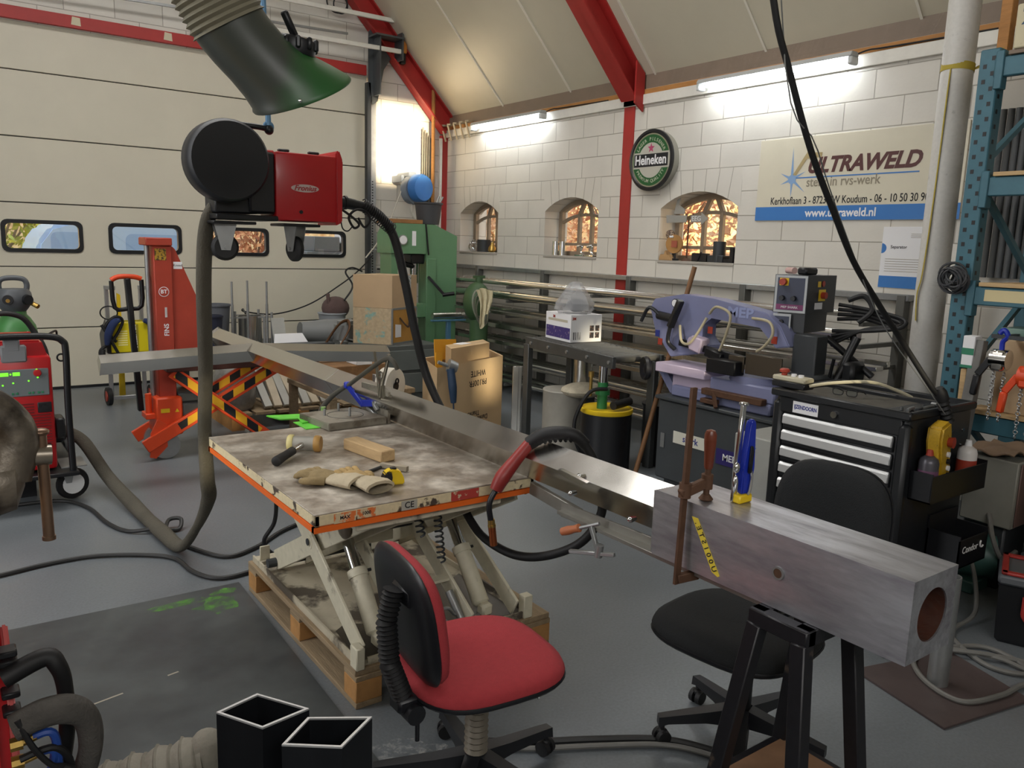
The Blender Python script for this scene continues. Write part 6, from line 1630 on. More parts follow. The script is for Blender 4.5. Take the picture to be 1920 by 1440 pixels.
# hose machine with rag, roller stand
T = thing('roller_stand', 'blue roller stand with steel roller in front of the green press', 'roller stand')
g = G(); g.cyl((4.45, 7.65, 0.81), (4.86, 7.65, 0.81), 0.032, seg=20); obj('roller', g, M_STEEL, T)
M_LBLUE = mat('stand_blue', '#4f7d9c', 0.5)
g = G(); g.bb((4.44, 7.62, 0.745), (4.87, 7.68, 0.765), 0.004); g.bb((4.63, 7.63, 0.04), (4.68, 7.67, 0.75), 0.004); g.bb((4.45, 7.5, 0), (4.85, 7.56, 0.04)); g.bb((4.45, 7.74, 0), (4.85, 7.8, 0.04)); g.bb((4.62, 7.5, 0), (4.69, 7.8, 0.04)); obj('stand', g, M_LBLUE, T)
T = thing('hose_machine', 'dark green machine wound with hose behind the WHITE box', 'machine')
M_DGREEN = mat('machine_green', '#3e5a38', 0.5, var=0.2)
g = G(); g.sphere((4.80, 7.30, 0.98), 0.19, 20, 14, (0.8, 0.8, 1.15)); g.cyl((4.83, 7.3, 0.45), (4.83, 7.3, 0.8), 0.10, seg=18); g.bb((4.68, 7.15, 0), (5.0, 7.45, 0.45), 0.02); g.cyl((4.82, 7.3, 1.17), (4.82, 7.3, 1.25), 0.04); g.bar((4.75, 7.3, 1.25), (4.89, 7.3, 1.25), 0.03, 0.03); obj('body', g, M_DGREEN, T)
g = G()
for k in range(7):
    g.ring((4.70 + 0.012 * k, 7.12 + 0.006 * k, 0.98 - 0.015 * k), 0.14 + 0.012 * (k % 3), 0.009, (0.5, -0.8, 0.1 + 0.05 * (k % 3)), 26, 6)
obj('hose_coil', g, mat('olive_grey_hose', '#7d8274', 0.6), T)
M_RAG = mat('towel', '#c9bf9d', 0.95, var=0.12, scale=14, bump=0.5)
g = G(); g.grid(lambda a, c: (4.70 + 0.19 * (a - .5) * (1 - .45 * c) + .015 * math.sin(c * 5), 7.02 - 0.022 * math.sin(a * 15 + c * 2) - 0.03 * c, 1.15 - 0.42 * c * (0.8 + 0.2 * math.sin(a * 6)) - .05 * abs(a - .4)), 20, 20, 0.006); solo('rag', g, M_RAG, 'cream towel rag hanging on the dark green machine', 'rag')
# corner rods
for x, m_, lb, nm in ((5.295, M_TIMBER, 'tall thin wooden batten leaning in the far corner', 'wooden_batten'), (5.38, M_WHITE, 'tall white plastic pipe in the far corner by the red column', 'plastic_pipe')):
    g = G(); g.bar((x, 9.12, 0.0), (x - .03 if 'batten' in nm else x, 9.1, 3.5 if 'batten' in nm else 2.9), 0.035, 0.035, 0.003); solo(nm, g, m_, lb, 'batten' if 'batten' in nm else 'pipe')
for k in range(5):
    g = G(); g.cyl((5.16 + k * 0.03, 9.17, 0.0), (5.16 + k * 0.03, 9.17, 3.02 - 0.03 * k), 0.011, seg=10); solo('conduit', g, mat('dark_conduit', '#5d5a52', 0.45, 0.4), 'grey vertical conduit pipe left of the wooden batten, %s from the left' % ORD_[k], 'pipe', 'vertical conduits in the far corner')

# ================================================================== side wall: lamps, signs, window sills
U_, V_ = (0, -1, 0), (0, 0, 1)
M_TUBE = mat('lit_tube', '#ffffff', 0.5, emit=(0.95, 0.98, 1.0), estr=60)
M_DIFF = glass_mat('lamp_cover', (0.92, 0.94, 0.95), 0.06, 0.1)
for y0, y1, lb in ((7.03, 8.40, 'lit fluorescent tube fixture under the eaves nearer the far corner'), (3.46, 4.88, 'lit fluorescent tube fixture under the eaves above the white company sign')):
    T = thing('tube_lamp', lb, 'tube lamp', 'tube lamps along the eaves')
    g = G(); g.prism([(0, 0), (0.10, 0), (0.085, 0.035), (0.015, 0.035)], (5.36, y0, 2.985), (1, 0, 0), (0, 0, 1), (0, y1 - y0, 0), 0.004); g.bb((5.39, y0 + .15, 3.0), (5.50, y0 + .19, 3.02)); g.bb((5.39, y1 - .19, 3.0), (5.50, y1 - .15, 3.02)); obj('housing', g, mat('lamp_grey', '#a9aaa8', 0.5), T)
    g = G(); g.cyl((5.41, y0 + .08, 2.962), (5.41, y1 - .08, 2.962), 0.014, seg=12); obj('tube', g, M_TUBE, T)
    g = G(); g.loft([[(5.41 + 0.055 * math.cos(R(a)), y, 2.985 + 0.06 * math.sin(R(a))) for a in range(180, 361, 15)] for y in (y0 + 0.005, y1 - 0.005)], False, False); obj('cover', g, M_DIFF, T)
    g = G(); g.bb((5.365, y0 - .006, 2.93), (5.455, y0 + .03, 2.985), 0.008); g.bb((5.365, y1 - .03, 2.93), (5.455, y1 + .006, 2.985), 0.008); obj('end_cap', g, mat('milky_cap', '#c9cbc9', 0.4), T)
    g = G(); g.tube([(5.44, y0 + .02, 3.0), (5.48, y0 - .06, 3.03), (5.50, y0 - .2, 3.03), (5.505, y0 - .9, 3.02)], 0.006); obj('lead', g, M_RUBBER, T)
random.seed(5)
for k in range(5):
    y = 8.55 + k * 0.14; g = G(); g.bar((5.40, y, 3.05), (5.46, y, 2.87), 0.03, 0.012, 0.002); g.bar((5.40, y - .02, 3.06), (5.52, y + .05, 3.07), 0.05, 0.02, 0.002); solo('hook_clip', g, mat('pale_clip', '#b1a48c', 0.6, var=0.2), 'pale clip hook under the eaves, %s of the row counted from the lamp' % ORD_[k], 'hook', 'clip hooks under the eaves')

# company sign
T = thing('company_sign', 'cream and blue ULTRAWELD company sign on the block wall', 'sign')
sx = 5.516
g = G(); g.bb((sx, 2.66, 1.858), (sx + 0.013, 4.285, 2.487), 0.002); pl = obj('board', g, mat('sign_cream', '#d2ccb8', 0.4, var=0.03), T)
M_SBLUE = mat('sign_blue', '#3c77bb', 0.45)
g = G(); g.bb((sx - .001, 2.66, 1.859), (sx, 4.285, 1.965)); obj('band', g, M_SBLUE, T)
M_MAROON = mat('sign_maroon', '#55302f', 0.5); M_SGREY = mat('sign_grey', '#8d8573', 0.5); M_TAN = mat('sign_tan', '#a8966b', 0.5)
text('lettering', 'ULTRAWELD', 0.155, (sx - .0012, 3.40, 2.262), U_, V_, M_MAROON, T, 0.0004, 0.006, 0.28, width=0.88)
text('lettering', 'sterk in rvs-werk', 0.10, (sx - .0012, 3.535, 2.142), U_, V_, M_SGREY, T, 0.0004, 0.001, width=0.60)
text('lettering', 'Kerkhoflaan 3 - 8723 BW Koudum - 06 - 10 50 30 90', 0.08, (sx - .0012, 3.51, 2.007), U_, V_, M_INK, T, 0.0004, 0.0005, width=1.27)
text('lettering', 'www.ultraweld.nl', 0.085, (sx - .0022, 3.53, 1.912), U_, V_, M_WHITEP, T, 0.0004, 0.002, width=0.58)
g = G(); g.bb((sx - .0015, 2.96, 2.176), (sx, 3.95, 2.185)); obj('underline', g, M_SBLUE, T)
g = G(); sc = (sx - .0014, 3.965, 2.172)
for a_, l_ in ((92, .245), (270, .14), (25, .13), (155, .12), (200, .11), (320, .16)):
    ca, sa = math.cos(R(a_)), math.sin(R(a_)); g.mesh([(sc[0], sc[1] - l_ * ca, sc[2] + l_ * sa), (sc[0], sc[1] + .014 * sa, sc[2] + .014 * ca), (sc[0], sc[1] - .014 * sa, sc[2] - .014 * ca)], [(0, 1, 2)])
g.cyl((sx - .0008, sc[1], sc[2]), (sx - .0016, sc[1], sc[2]), 0.036, seg=20); obj('star', g, mat('sign_lightblue', '#7f9fc6', 0.5), T)
g = G(); q = lambda y, zz: (sx - .0019, y, zz)
g.mesh([q(3.96, 2.205), q(3.93, 2.20), q(3.845, 2.32), q(3.72, 2.325), q(3.715, 2.36), q(3.83, 2.365), q(3.80, 2.43), q(3.865, 2.345)], [(0, 1, 2, 7), (2, 3, 4, 5), (2, 5, 6, 7)]); obj('torch_mark', g, M_TAN, T)
# notice sheet
T = thing('notice_sheet', 'white paper notice with blue foot taped below the company sign', 'notice')
g = G(); g.bb((5.524, 2.80, 1.385), (5.529, 3.175, 1.81)); obj('sheet', g, M_WHITEP, T)
g = G(); g.bb((5.523, 2.80, 1.386), (5.5245, 3.174, 1.468)); g.prism([(0.035 * math.cos(R(a_)), 0.035 * math.sin(R(a_))) for a_ in range(-90, 91, 15)], (5.524, 3.174, 1.66), (0, -1, 0), (0, 0, 1), (-.001, 0, 0)); obj('blue_print', g, M_SBLUE, T)
text('lettering', 'Separator', 0.03, (5.5235, 3.05, 1.67), U_, V_, M_INK, T, 0.0003, 0.0004)
g = G()
for k in range(6):
    g.bb((5.523, 2.86, 1.50 + k * .017), (5.5245, 3.14, 1.503 + k * .017))
for k in range(3):
    g.bb((5.523, 2.84, 1.735 + k * .012), (5.5245, 2.97, 1.738 + k * .012))
obj('text_lines', g, M_SGREY, T)
# round beer sign
T = thing('beer_sign', 'round green Heineken light box sign on the wall by the red column', 'sign')
c = Vector((5.44, 5.435, 2.405)); r_ = 0.262
g = G(); g.lathe([(r_ - .01, 0.0), (r_ + .012, 0.006), (r_ + .012, 0.03), (r_, 0.04), (r_, 0.09), (0.0, 0.09)], c, (1, 0, 0), 48); obj('case', g, mat('sign_case', '#8e8b80', 0.5), T)
g = G(); g.lathe([(r_ - .022, -.004), (r_ - .012, -.012), (r_ + .013, -.008), (r_ + .014, 0.012)], c, (1, 0, 0), 48, False); obj('rim', g, M_BLACKP, T)
disc = lambda rad, dx: [(c.x + dx, c.y - rad * math.cos(2 * math.pi * k / 48), c.z + rad * math.sin(2 * math.pi * k / 48)) for k in range(48)]


def flat(pts, m_, nm='print', thick=0.0008):
    g = G(); n_ = len(pts); g.mesh(list(pts) + [(p[0] + thick, p[1], p[2]) for p in pts], [tuple(range(n_)), tuple(range(2 * n_ - 1, n_ - 1, -1))] + [(k, (k + 1) % n_, n_ + (k + 1) % n_, n_ + k) for k in range(n_)]); return obj(nm, g, m_, T, 0)


flat(disc(r_ - .012, -.002), mat('dusty_olive', '#8d8a72', 0.3), 'face'); flat(disc(r_ - .034, -.003), mat('sign_green', '#1f5a2e', 0.3), 'green_ring'); flat(disc(r_ - .105, -.004), mat('sign_silver', '#b7b5aa', 0.35), 'silver_field')
bx_ = lambda y0, y1, z0, z1, dx: [(c.x + dx, c.y - a_, c.z + b_) for a_, b_ in ((y0, z0), (y1, z0), (y1, z1), (y0, z1))]
flat(bx_(-.215, .235, -.072, .072, -.005), MATS['sign_silver'], 'band_edge'); flat(bx_(-.21, .215, -.057, .057, -.006), M_INK, 'band')
st = []
for k in range(10):
    rr_ = 0.045 if k % 2 == 0 else 0.019; a_ = R(90 + 36 * k); st.append((c.x - .006, c.y - rr_ * math.cos(a_), c.z + .108 + rr_ * math.sin(a_)))
flat(st, mat('sign_redstar', '#b3436a', 0.4), 'star')
text('lettering', 'Heineken', 0.12, (c.x - .0065, c.y, c.z), U_, V_, M_WHITEP, T, 0.0004, 0.003, width=0.39)
for s_, a0, a1, rad, fl_ in (('LAGER PILSENER', 150, 30, r_ - .075, 1), ('PREMIUM QUALITY', 212, 328, r_ - .075, -1)):
    for k, ch in enumerate(s_):
        if ch == ' ':
            continue
        a_ = R(a0 + (a1 - a0) * k / (len(s_) - 1)); rv = Vector((0, -math.cos(a_), math.sin(a_)))
        uu = Vector((0, -math.sin(a_), -math.cos(a_))) * fl_; text('lettering', ch, 0.042, c + rv * rad + Vector((-.0065, 0, 0)), uu, rv * fl_, mat('sign_pale', '#b9c2a8', 0.5), T, 0.0003, 0.0006)
# things on the window sills
zs = ZS + 0.0065
g = G(); g.ring((5.62, 8.62, zs + .075), 0.065, 0.011, (1, 0.2, 0.3)); g.ring((5.60, 8.56, zs + .065), 0.045, 0.011, (1, -0.4, 0)); g.ring((5.64, 8.70, zs + .06), 0.05, 0.010, (0.6, 0.8, 0)); solo('steel_ring_ornament', g, M_CHROME, 'shiny bent steel ring ornament on the far window sill', 'ornament')
g = G(); g.pipe((5.62, 8.42, zs), (5.62, 8.42, zs + .15), 0.085, 0.004, 24); g.cyl((5.62, 8.42, zs), (5.62, 8.42, zs + .004), 0.084); solo('steel_pot', g, M_DARKST, 'dark steel pot on the far window sill right of the ring ornament', 'pot')
g = G(); g.lathe([(0.03, 0), (0.05, .02), (0.045, .06), (0.02, .09), (0.018, .12), (0.0, .125)], (5.62, 8.24, zs), (0, 0, 1), 16); g.cyl((5.62, 8.2, zs), (5.60, 8.2, zs + .22), 0.008); solo('brass_fitting', g, M_BRASS, 'small brass fitting on the far window sill beside the steel pot', 'fitting')
for y in (6.99, 6.87):
    g = G(); g.cyl((5.62, y, zs), (5.62, y, zs + .15), 0.042, seg=22); solo('steel_canister', g, M_CHROME, 'polished steel canister on the middle window sill, %s of the pair' % ('left one' if y > 6.9 else 'right one'), 'canister', 'polished canisters on the middle sill')
for y, lb in ((6.58, 'left one'), (6.42, 'right one')):
    g = G(); g.tube([(5.62, y + .05, zs + .10), (5.62, y - .03, zs + .105), (5.62, y - .01, zs + .05), (5.62, y - .05, zs + .01)], 0.012); g.bar((5.62, y + .06, zs + .008), (5.62, y - .07, zs + .008), 0.06, 0.016, 0.002); solo('bent_steel_sample', g, M_CHROME, 'bent shiny steel sample on the middle window sill, ' + lb, 'steel sample', 'bent samples on the middle sill')
T = thing('wooden_character', 'round wooden cut-out with cap and long legs on the near window sill', 'ornament')
g = G(); g.lathe([(0.0, -.012), (0.085, -.012), (0.085, .012), (0.0, .012)], (5.58, 5.21, zs + .15), (1, 0.2, 0), 28); obj('disc', g, mat('cork_wood', '#a97c45', 0.7, var=0.15), T)
g = G(); g.sphere((5.58, 5.27, zs + .235), 0.05, 14, 8, (0.6, 1, 0.9)); obj('cap', g, mat('patterned_cap', '#5d4b42', 0.8, col2='#a8937a', thr=(0.5, 0.55), scale=60), T)
for dx in (-.012, .012):
    g = G(); g.sphere((5.562, 5.235 + dx, zs + .215), 0.012, 8, 6); obj('eye', g, M_WHITEP, T)
g = G(); g.bb((5.563, 5.165, zs + .12), (5.567, 5.245, zs + .18)); obj('badge', g, mat('faded_red_badge', '#a55843', 0.6), T)
g = G(); g.cyl((5.58, 5.23, zs), (5.58, 5.22, zs + .07), 0.009); g.cyl((5.58, 5.19, zs), (5.58, 5.20, zs + .07), 0.009); g.bb((5.55, 5.17, zs), (5.61, 5.25, zs + .02), 0.004); obj('legs', g, M_INK, T)
g = G(); g.prism([(0, 0), (0.15, 0), (0.13, .055), (0.10, .045), (0.09, .09), (0.075, .09), (0.07, .05), (0.02, .055)], (5.52, 5.345, zs), (0, -1, 0), (0, 0, 1), (0.05, 0, 0), 0.004); solo('wooden_box', g, mat('pale_wood', '#b28d60', 0.6), 'pale wooden plane-shaped block at left end of the near window sill', 'wooden block')
T = thing('sign_post', 'small grey signpost with two cut-out arms on the near window sill', 'ornament')
M_LGREY = mat('signpost_grey', '#9a9891', 0.5)
g = G(); g.cyl((5.57, 5.045, zs), (5.57, 5.045, zs + .37), 0.007); g.cyl((5.57, 5.045, zs), (5.57, 5.045, zs + .025), 0.05, 0.03); g.bar((5.57, 5.085, zs + .33), (5.57, 5.085, zs + .42), .008, .008); g.bar((5.57, 5.0, zs + .33), (5.57, 5.0, zs + .42), .008, .008); obj('post', g, M_RUST, T)
g = G(); g.prism([(5.31, .34), (5.32, .41), (5.07, .405), (5.07, .345)], (5.565, 0, zs), (0, 1, 0), (0, 0, 1), (.006, 0, 0)); g.prism([(5.02, .345), (5.02, .405), (4.90, .405), (4.90, .43), (4.82, .375), (4.90, .32), (4.90, .345)], (5.565, 0, zs), (0, 1, 0), (0, 0, 1), (.006, 0, 0)); g.prism([(5.25, .42), (5.21, .60), (5.17, .60), (5.19, .50), (5.12, .46), (5.12, .42)], (5.59, 0, zs), (0, 1, 0), (0, 0, 1), (.006, 0, 0)); obj('arm_board', g, M_LGREY, T)
text('lettering', 'EEG', 0.06, (5.564, 4.955, zs + .375), U_, V_, M_WHITEP, T, 0.0004, width=0.10)
g = G(); g.bb((5.55, 4.80, zs), (5.60, 4.97, zs + .075), 0.003); g.bar((5.545, 4.90, zs), (5.55, 4.86, zs + .085), .01, .01); solo('black_photo_frame', g, M_BLACKP, 'small black framed picture on the near window sill', 'frame')
g = G(); g.cyl((5.60, 4.70, zs), (5.60, 4.70, zs + .18), 0.055, seg=20); g.bb((5.55, 4.62, zs), (5.66, 4.79, zs + .06), 0.004); solo('rusty_tin', g, M_DARKST, 'dark weathered tin on the near window sill', 'tin')
g = G(); g.bb((5.54, 4.50, zs), (5.66, 4.54, zs + .13), 0.003); g.bb((5.56, 4.54, zs), (5.64, 4.62, zs + .03)); solo('black_bracket', g, M_BLACKP, 'black bracket at the right end of the near window sill', 'bracket')

# ================================================================== pipes and profiles on the wall rack
M_RKS = mat('wall_rack_grey', '#63635f', 0.6, 0.3, var=0.15)
T = thing('wall_rack', 'grey cantilever rack on the side wall full of stainless lengths', 'rack')
for y in (2.95, 4.3, 5.65, 7.0, 8.3):
    g = G(); g.bb((5.44, y - .03, 0.0), (5.52, y + .03, 1.34), 0.003); obj('upright', g, M_RKS, T)
    for zz in (0.12, 0.33, 0.53, 0.70, 0.86, 1.02, 1.17):
        g = G(); g.bb((4.98, y - .015, zz - .03), (5.44, y + .015, zz - .001)); obj('arm', g, M_RKS, T)
random.seed(21)
kinds = ['round', 'flat', 'square', 'angle']
n_ = 0
for li, (zz, xs) in enumerate(((0.12, (5.0, 5.1, 5.2, 5.31)), (0.33, (5.0, 5.09, 5.2, 5.32)), (0.53, (5.0, 5.08, 5.18, 5.3)), (0.70, (5.0, 5.09, 5.19, 5.3)), (0.86, (5.0, 5.11, 5.22, 5.32)), (1.02, (5.0, 5.1, 5.2, 5.3)), (1.17, (5.0, 5.08, 5.17, 5.26)))):
    for xi, x in enumerate(xs):
        k = kinds[(li + xi * 2 + (li * xi) % 3) % 4]; y0 = random.uniform(2.75, 3.4); y1 = random.uniform(8.0, 8.9); n_ += 1
        if li == 5 and xi == 0:
            k, y0 = 'bigpipe', 3.02
        if li == 4 and xi == 0:
            k, y0 = 'wide', 2.80
        if li == 6 and xi < 2:
            k, y0 = 'round', 3.33
        g = G()
        if k == 'round':
            g.pipe((x + .02, y0, zz + .024), (x + .02, y1, zz + .024), 0.024, 0.003, 14)
        elif k == 'bigpipe':
            g.pipe((x + .02, y0, zz + .045), (x + .02, y1, zz + .045), 0.044, 0.003, 20)
        elif k == 'flat':
            g.bb((x - .02, y0, zz), (x + .05, y1, zz + .012))
        elif k == 'wide':
            g.bb((x - .04, y0, zz), (x + .05, y1, zz + .03), 0.003)
        elif k == 'square':
            g.bb((x, y0, zz), (x + .04, y1, zz + .04), 0.003)
        else:
            g.bb((x, y0, zz), (x + .05, y1, zz + .005)); g.bb((x, y0, zz), (x + .005, y1, zz + .05))
        solo({'round': 'round_pipe', 'bigpipe': 'round_pipe', 'flat': 'flat_bar_length', 'wide': 'flat_profile', 'square': 'square_profile', 'angle': 'angle_profile'}[k], g, M_STEEL,
             'wide open round steel pipe ending just right of the saw head on the wall rack' if k == 'bigpipe' else 'broad flat steel profile sticking out of the wall rack behind the tool chest' if k == 'wide' else
             'stainless %s on the wall rack, %s level from top, %s' % ({'round': 'round pipe', 'flat': 'flat bar', 'square': 'square tube', 'angle': 'angle'}[k], ORD_[6 - li], ('outermost', 'second from outside', 'third from outside', 'against the wall')[xi]), 'steel length', 'stainless lengths on the wall rack, level %s' % 'gfedcba'[li])
g = G(); g.bb((5.45, 2.9, 1.30), (5.53, 8.9, 1.345), 0.004); solo('rack_top_rail', g, M_GALV, 'grey steel rail along the wall above the stainless lengths', 'rail')

# ================================================================== roller bench, carton, drums, stick
T = thing('roller_bench', 'long dark steel roller bench feeding the bandsaw', 'roller bench')
A0, A1 = Vector((3.99, 5.30, 0)), Vector((3.815, 4.05, 0)); du = (A1 - A0).normalized(); dn_ = Vector((-du.y, du.x, 0)); L_ = (A1 - A0).length
M_BENCH = mat('bench_steel', '#4a4c4c', 0.45, 0.4, var=0.2)
for off in (0.0, 0.42):
    g = G(); g.bar(A0 + dn_ * off + Vector((0, 0, 0.815)), A1 + dn_ * off + Vector((0, 0, 0.815)), 0.03, 0.085, 0.003); obj('side_rail', g, M_BENCH, T)
for k in range(16):
    p = A0 + du * (0.06 + k * L_ / 16.3) + Vector((0, 0, 0.835)); g = G(); g.cyl(p + dn_ * .015, p + dn_ * .41, 0.026, seg=14); obj('roller', g, mat('dull_roller', '#5d5c58', 0.5, 0.4), T)
for t_, off in ((0.03, 0.0), (0.03, 0.42), (L_ - .1, 0.42)):
    p = A0 + du * t_ + dn_ * off; g = G(); g.bar(p, p + Vector((0, 0, 0.8)), 0.07, 0.05, 0.004); obj('leg', g, M_BENCH, T)
g = G()
for k in range(5):
    p = A0 + du * (0.1 + .28 * k) - dn_ * 0.0155 + Vector((0, 0, 0.815)); g.cyl(p, p - dn_ * .01, 0.014, seg=6)
obj('bolts', g, M_GALV, T)
T = thing('respirator_carton', 'white 3M carton with purple print standing on the roller bench', 'box')
p = Vector((4.03, 4.79, 0.862)); u1 = Vector((0.16, 0.987, 0)); u2 = Vector((0.987, -0.05, 0))
g = G(); w1, w2, hh = 0.40, 0.31, 0.215
B4 = [p, p + u2 * w2, p + u2 * w2 + u1 * w1, p + u1 * w1]
g.loft([[v + Vector((0, 0, zz)) for v in B4] for zz in (0, hh)]); bd = obj('body', g, M_WHITEP, T)
def face_quad(u, a0, a1, z0, z1, nm, m_, base=p):
    n_ = Vector((u.y, -u.x, 0)).normalized()
    if n_.dot(Vector((-1, -1, 0))) < 0:
        n_ = -n_
    o = base + n_ * .0012; g = G(); g.mesh([o + u * a0 + Vector((0, 0, z0)), o + u * a1 + Vector((0, 0, z0)), o + u * a1 + Vector((0, 0, z1)), o + u * a0 + Vector((0, 0, z1))], [(0, 1, 2, 3)]); obj(nm, g, m_, bd); return o
M_PURP = mat('purple_print', '#3d3173', 0.5, col2='#8a7a90', thr=(0.58, 0.62), scale=40)
face_quad(u1, 0.01, 0.39, 0.02, 0.11, 'print', M_PURP); face_quad(u1, 0.05, 0.36, 0.15, 0.17, 'print', mat('grey_print', '#b9b3a0', 0.6))
M_PHOTO = mat('photo_print', '#3f3a3a', 0.5, col2='#b28f7a', thr=(0.55, 0.6), scale=50)
for a0, z0 in ((0.19, .03), (0.245, .03), (0.19, .085), (0.245, .085)):
    face_quad(u2, a0, a0 + .042, z0, z0 + .045, 'print', M_PHOTO)
o = face_quad(u2, 0.02, 0.10, 0.02, 0.08, 'print', mat('barcode', '#e9e9e9', 0.6, col2='#33343a', thr=(0.5, 0.52), scale=60, stretch=(3, 3, 0.05)))
text('lettering', '3M', 0.03, o + u2 * .03 + Vector((0, 0, .185)), u2, V_, M_TRUCK, bd, 0.0003, 0.001)
text('lettering', '3M', 0.03, o + u1 * .27 + Vector((-.002, -.002, .185)), -u1, V_, M_TRUCK, bd, 0.0003, 0.001)
g = G(); cc = p + u1 * .15 + u2 * .13 + Vector((0, 0, .218)); random.seed(2)
g.loft([[cc + Vector((r1 * math.cos(a_ * math.pi / 10) * (1 + .18 * math.sin(a_ * 2.3 + zz * 40)), r1 * math.sin(a_ * math.pi / 10) * (1 + .15 * math.cos(a_ * 1.7)), zz)) for a_ in range(20)] for r1, zz in ((.13, 0), (.15, .03), (.145, .08), (.11, .14), (.07, .20), (.05, .235), (.02, .25))]); T = thing('plastic_bag', 'crumpled clear plastic bag with dark contents on top of the white 3M carton', 'plastic bag')
mf = mat('clear_film', '#b9babd', 0.22); mf.node_tree.nodes['Principled BSDF'].inputs['Alpha'].default_value = 0.42; obj('film', g, mf, T, 20)
g = G(); g.sphere(cc + Vector((0.02, 0, .06)), .09, 14, 10, (1, .9, .6)); obj('contents', g, M_DARKST, T)
g = G(); g.lathe([(0.08, 0), (0.08, 0.30), (0.074, 0.30), (0.074, 0.02), (0, .02)], (4.305, 4.94, 0.42), (0, 0, 1), 24); solo('steel_can', g, M_STEEL, 'bare steel can on the box below the roller bench', 'can')
g = G(); g.bb((4.24, 4.84, 0), (4.37, 5.04, 0.418), 0.01); solo('dark_crate', g, M_DARKST, 'dark steel crate below the roller bench carrying the bare can', 'crate')
T = thing('grey_drum', 'tall pale grey drum below the roller bench, left of the yellow-lidded drum', 'drum')
g = G(); g.lathe([(0.165, 0), (0.165, .46), (0.17, .47), (0.165, .48), (0.0, .48)], (4.06, 4.88, 0), (0, 0, 1), 30); obj('barrel', g, mat('pale_drum', '#9b978d', 0.55, var=0.15), T)
g = G(); g.sphere((4.12, 4.72, 0.49), 0.17, 16, 10, (1.1, .9, .35)); obj('dust_sheet', g, mat('dirty_cloth', '#b0a793', 0.9, var=0.3, scale=12, bump=0.6), T)
T = thing('grease_drum', 'black drum with yellow rim lid and green air pump', 'drum')
g = G(); g.lathe([(0.185, 0), (0.185, .42), (0, .42)], (3.95, 4.25, 0), (0, 0, 1), 32); obj('barrel', g, M_BLACKP, T)
g = G(); g.lathe([(0.188, .42), (0.192, .425), (0.192, .452), (0.18, .456), (0.17, .445), (0, .445)], (3.95, 4.25, 0), (0, 0, 1), 32, False); obj('lid', g, M_YELLOW, T, label='yellow rimmed lid')
g = G(); g.cyl((3.92, 4.27, .445), (3.92, 4.27, .64), 0.038, seg=18); g.cyl((3.92, 4.27, .55), (3.92, 4.27, .58), 0.055, seg=18); pm = obj('pump', g, mat('pump_green', '#2c7a45', 0.4), T, label='green pump')
g = G(); g.cyl((3.92, 4.27, .64), (3.92, 4.27, .78), 0.034, seg=18); obj('pump_cylinder', g, M_CHROME, pm)
g = G(); g.cyl((3.83, 4.3, .54), (3.83, 4.3, .68), 0.012); g.cyl((3.83, 4.3, .68), (3.83, 4.3, .72), 0.02); obj('regulator', g, M_BRASS, T)
g = G(); g.cyl((3.90, 4.13, .49), (4.10, 4.17, .50), 0.03, seg=16); g.tube([(3.90, 4.2, .60), (3.78, 4.25, .58), (3.70, 4.3, .40), (3.70, 4.3, .25), (3.76, 4.3, .12)], 0.014); obj('grease_hose', g, M_RUBBER, T)
g = G(); g.lathe([(0.14, 0), (0.14, .44), (0.15, .445), (0.15, .46), (0, .46)], (4.42, 4.15, 0), (0, 0, 1), 26); solo('black_tub', g, M_BLACKP, 'black tub between the yellow-lidded drum and the saw stand', 'tub')
for k, (x, y) in enumerate(((3.93, 5.36), (3.99, 5.40), (4.04, 5.46))):
    g = G(); g.bar((x, y, 0), (x + .015, y + .02, 0.60 - .01 * k), 0.05, 0.05, 0.002)
    solo('profile_offcut', g, M_STEEL, 'upright stainless profile leaning at the bench leg, %s of three' % ('nearest', 'middle', 'farthest')[k], 'profile', 'upright profiles at the bench leg')
g = G(); g.cyl((4.01, 3.985, 0.0), (4.335, 3.845, 1.49), 0.017, seg=12); solo('broom_stick', g, mat('stick_wood', '#7a5636', 0.6, var=0.2), 'long wooden stick leaning against the bandsaw', 'stick')

# ================================================================== bandsaw
M_SAW = mat('saw_lilac', '#777b9c', 0.45, var=0.08, scale=4)
M_SAWL = mat('saw_pale', '#b9abc0', 0.45, var=0.08)
T = thing('bandsaw', 'lilac blue metal bandsaw with black control box on dark stand', 'bandsaw')
g = G(); g.bb((3.99, 2.86, 0.05), (4.60, 3.78, 0.60), 0.012); g.bb((3.97, 2.84, 0.60), (4.64, 3.80, 0.625), 0.006); g.bb((4.03, 2.92, 0.0), (4.55, 3.72, 0.05)); sd = obj('stand', g, mat('saw_stand', '#3c4043', 0.5, var=0.1), T)
M_PLQ = mat('white_plaque', '#d3d1c4', 0.5); M_PLB = mat('violet_plaque', '#2c2366', 0.5)
def plaque(y0, y1, z0, z1, m_, txt=None, sz=.05, tm=M_INKB):
    g = G(); g.bb((3.984, y1, z0), (3.989, y0, z1)); o = obj('plaque', g, m_, sd)
    if txt:
        text('lettering', txt, sz, (3.983, (y0 + y1) / 2, (z0 + z1) / 2), U_, V_, tm, sd, 0.0004, 0.001)
plaque(3.62, 3.32, .325, .405, M_PLQ, 'shark', .06); plaque(3.25, 3.04, .27, .37, M_PLB, 'MEP', .06, M_WHITEP); plaque(3.735, 3.70, .27, .37, M_GALV)
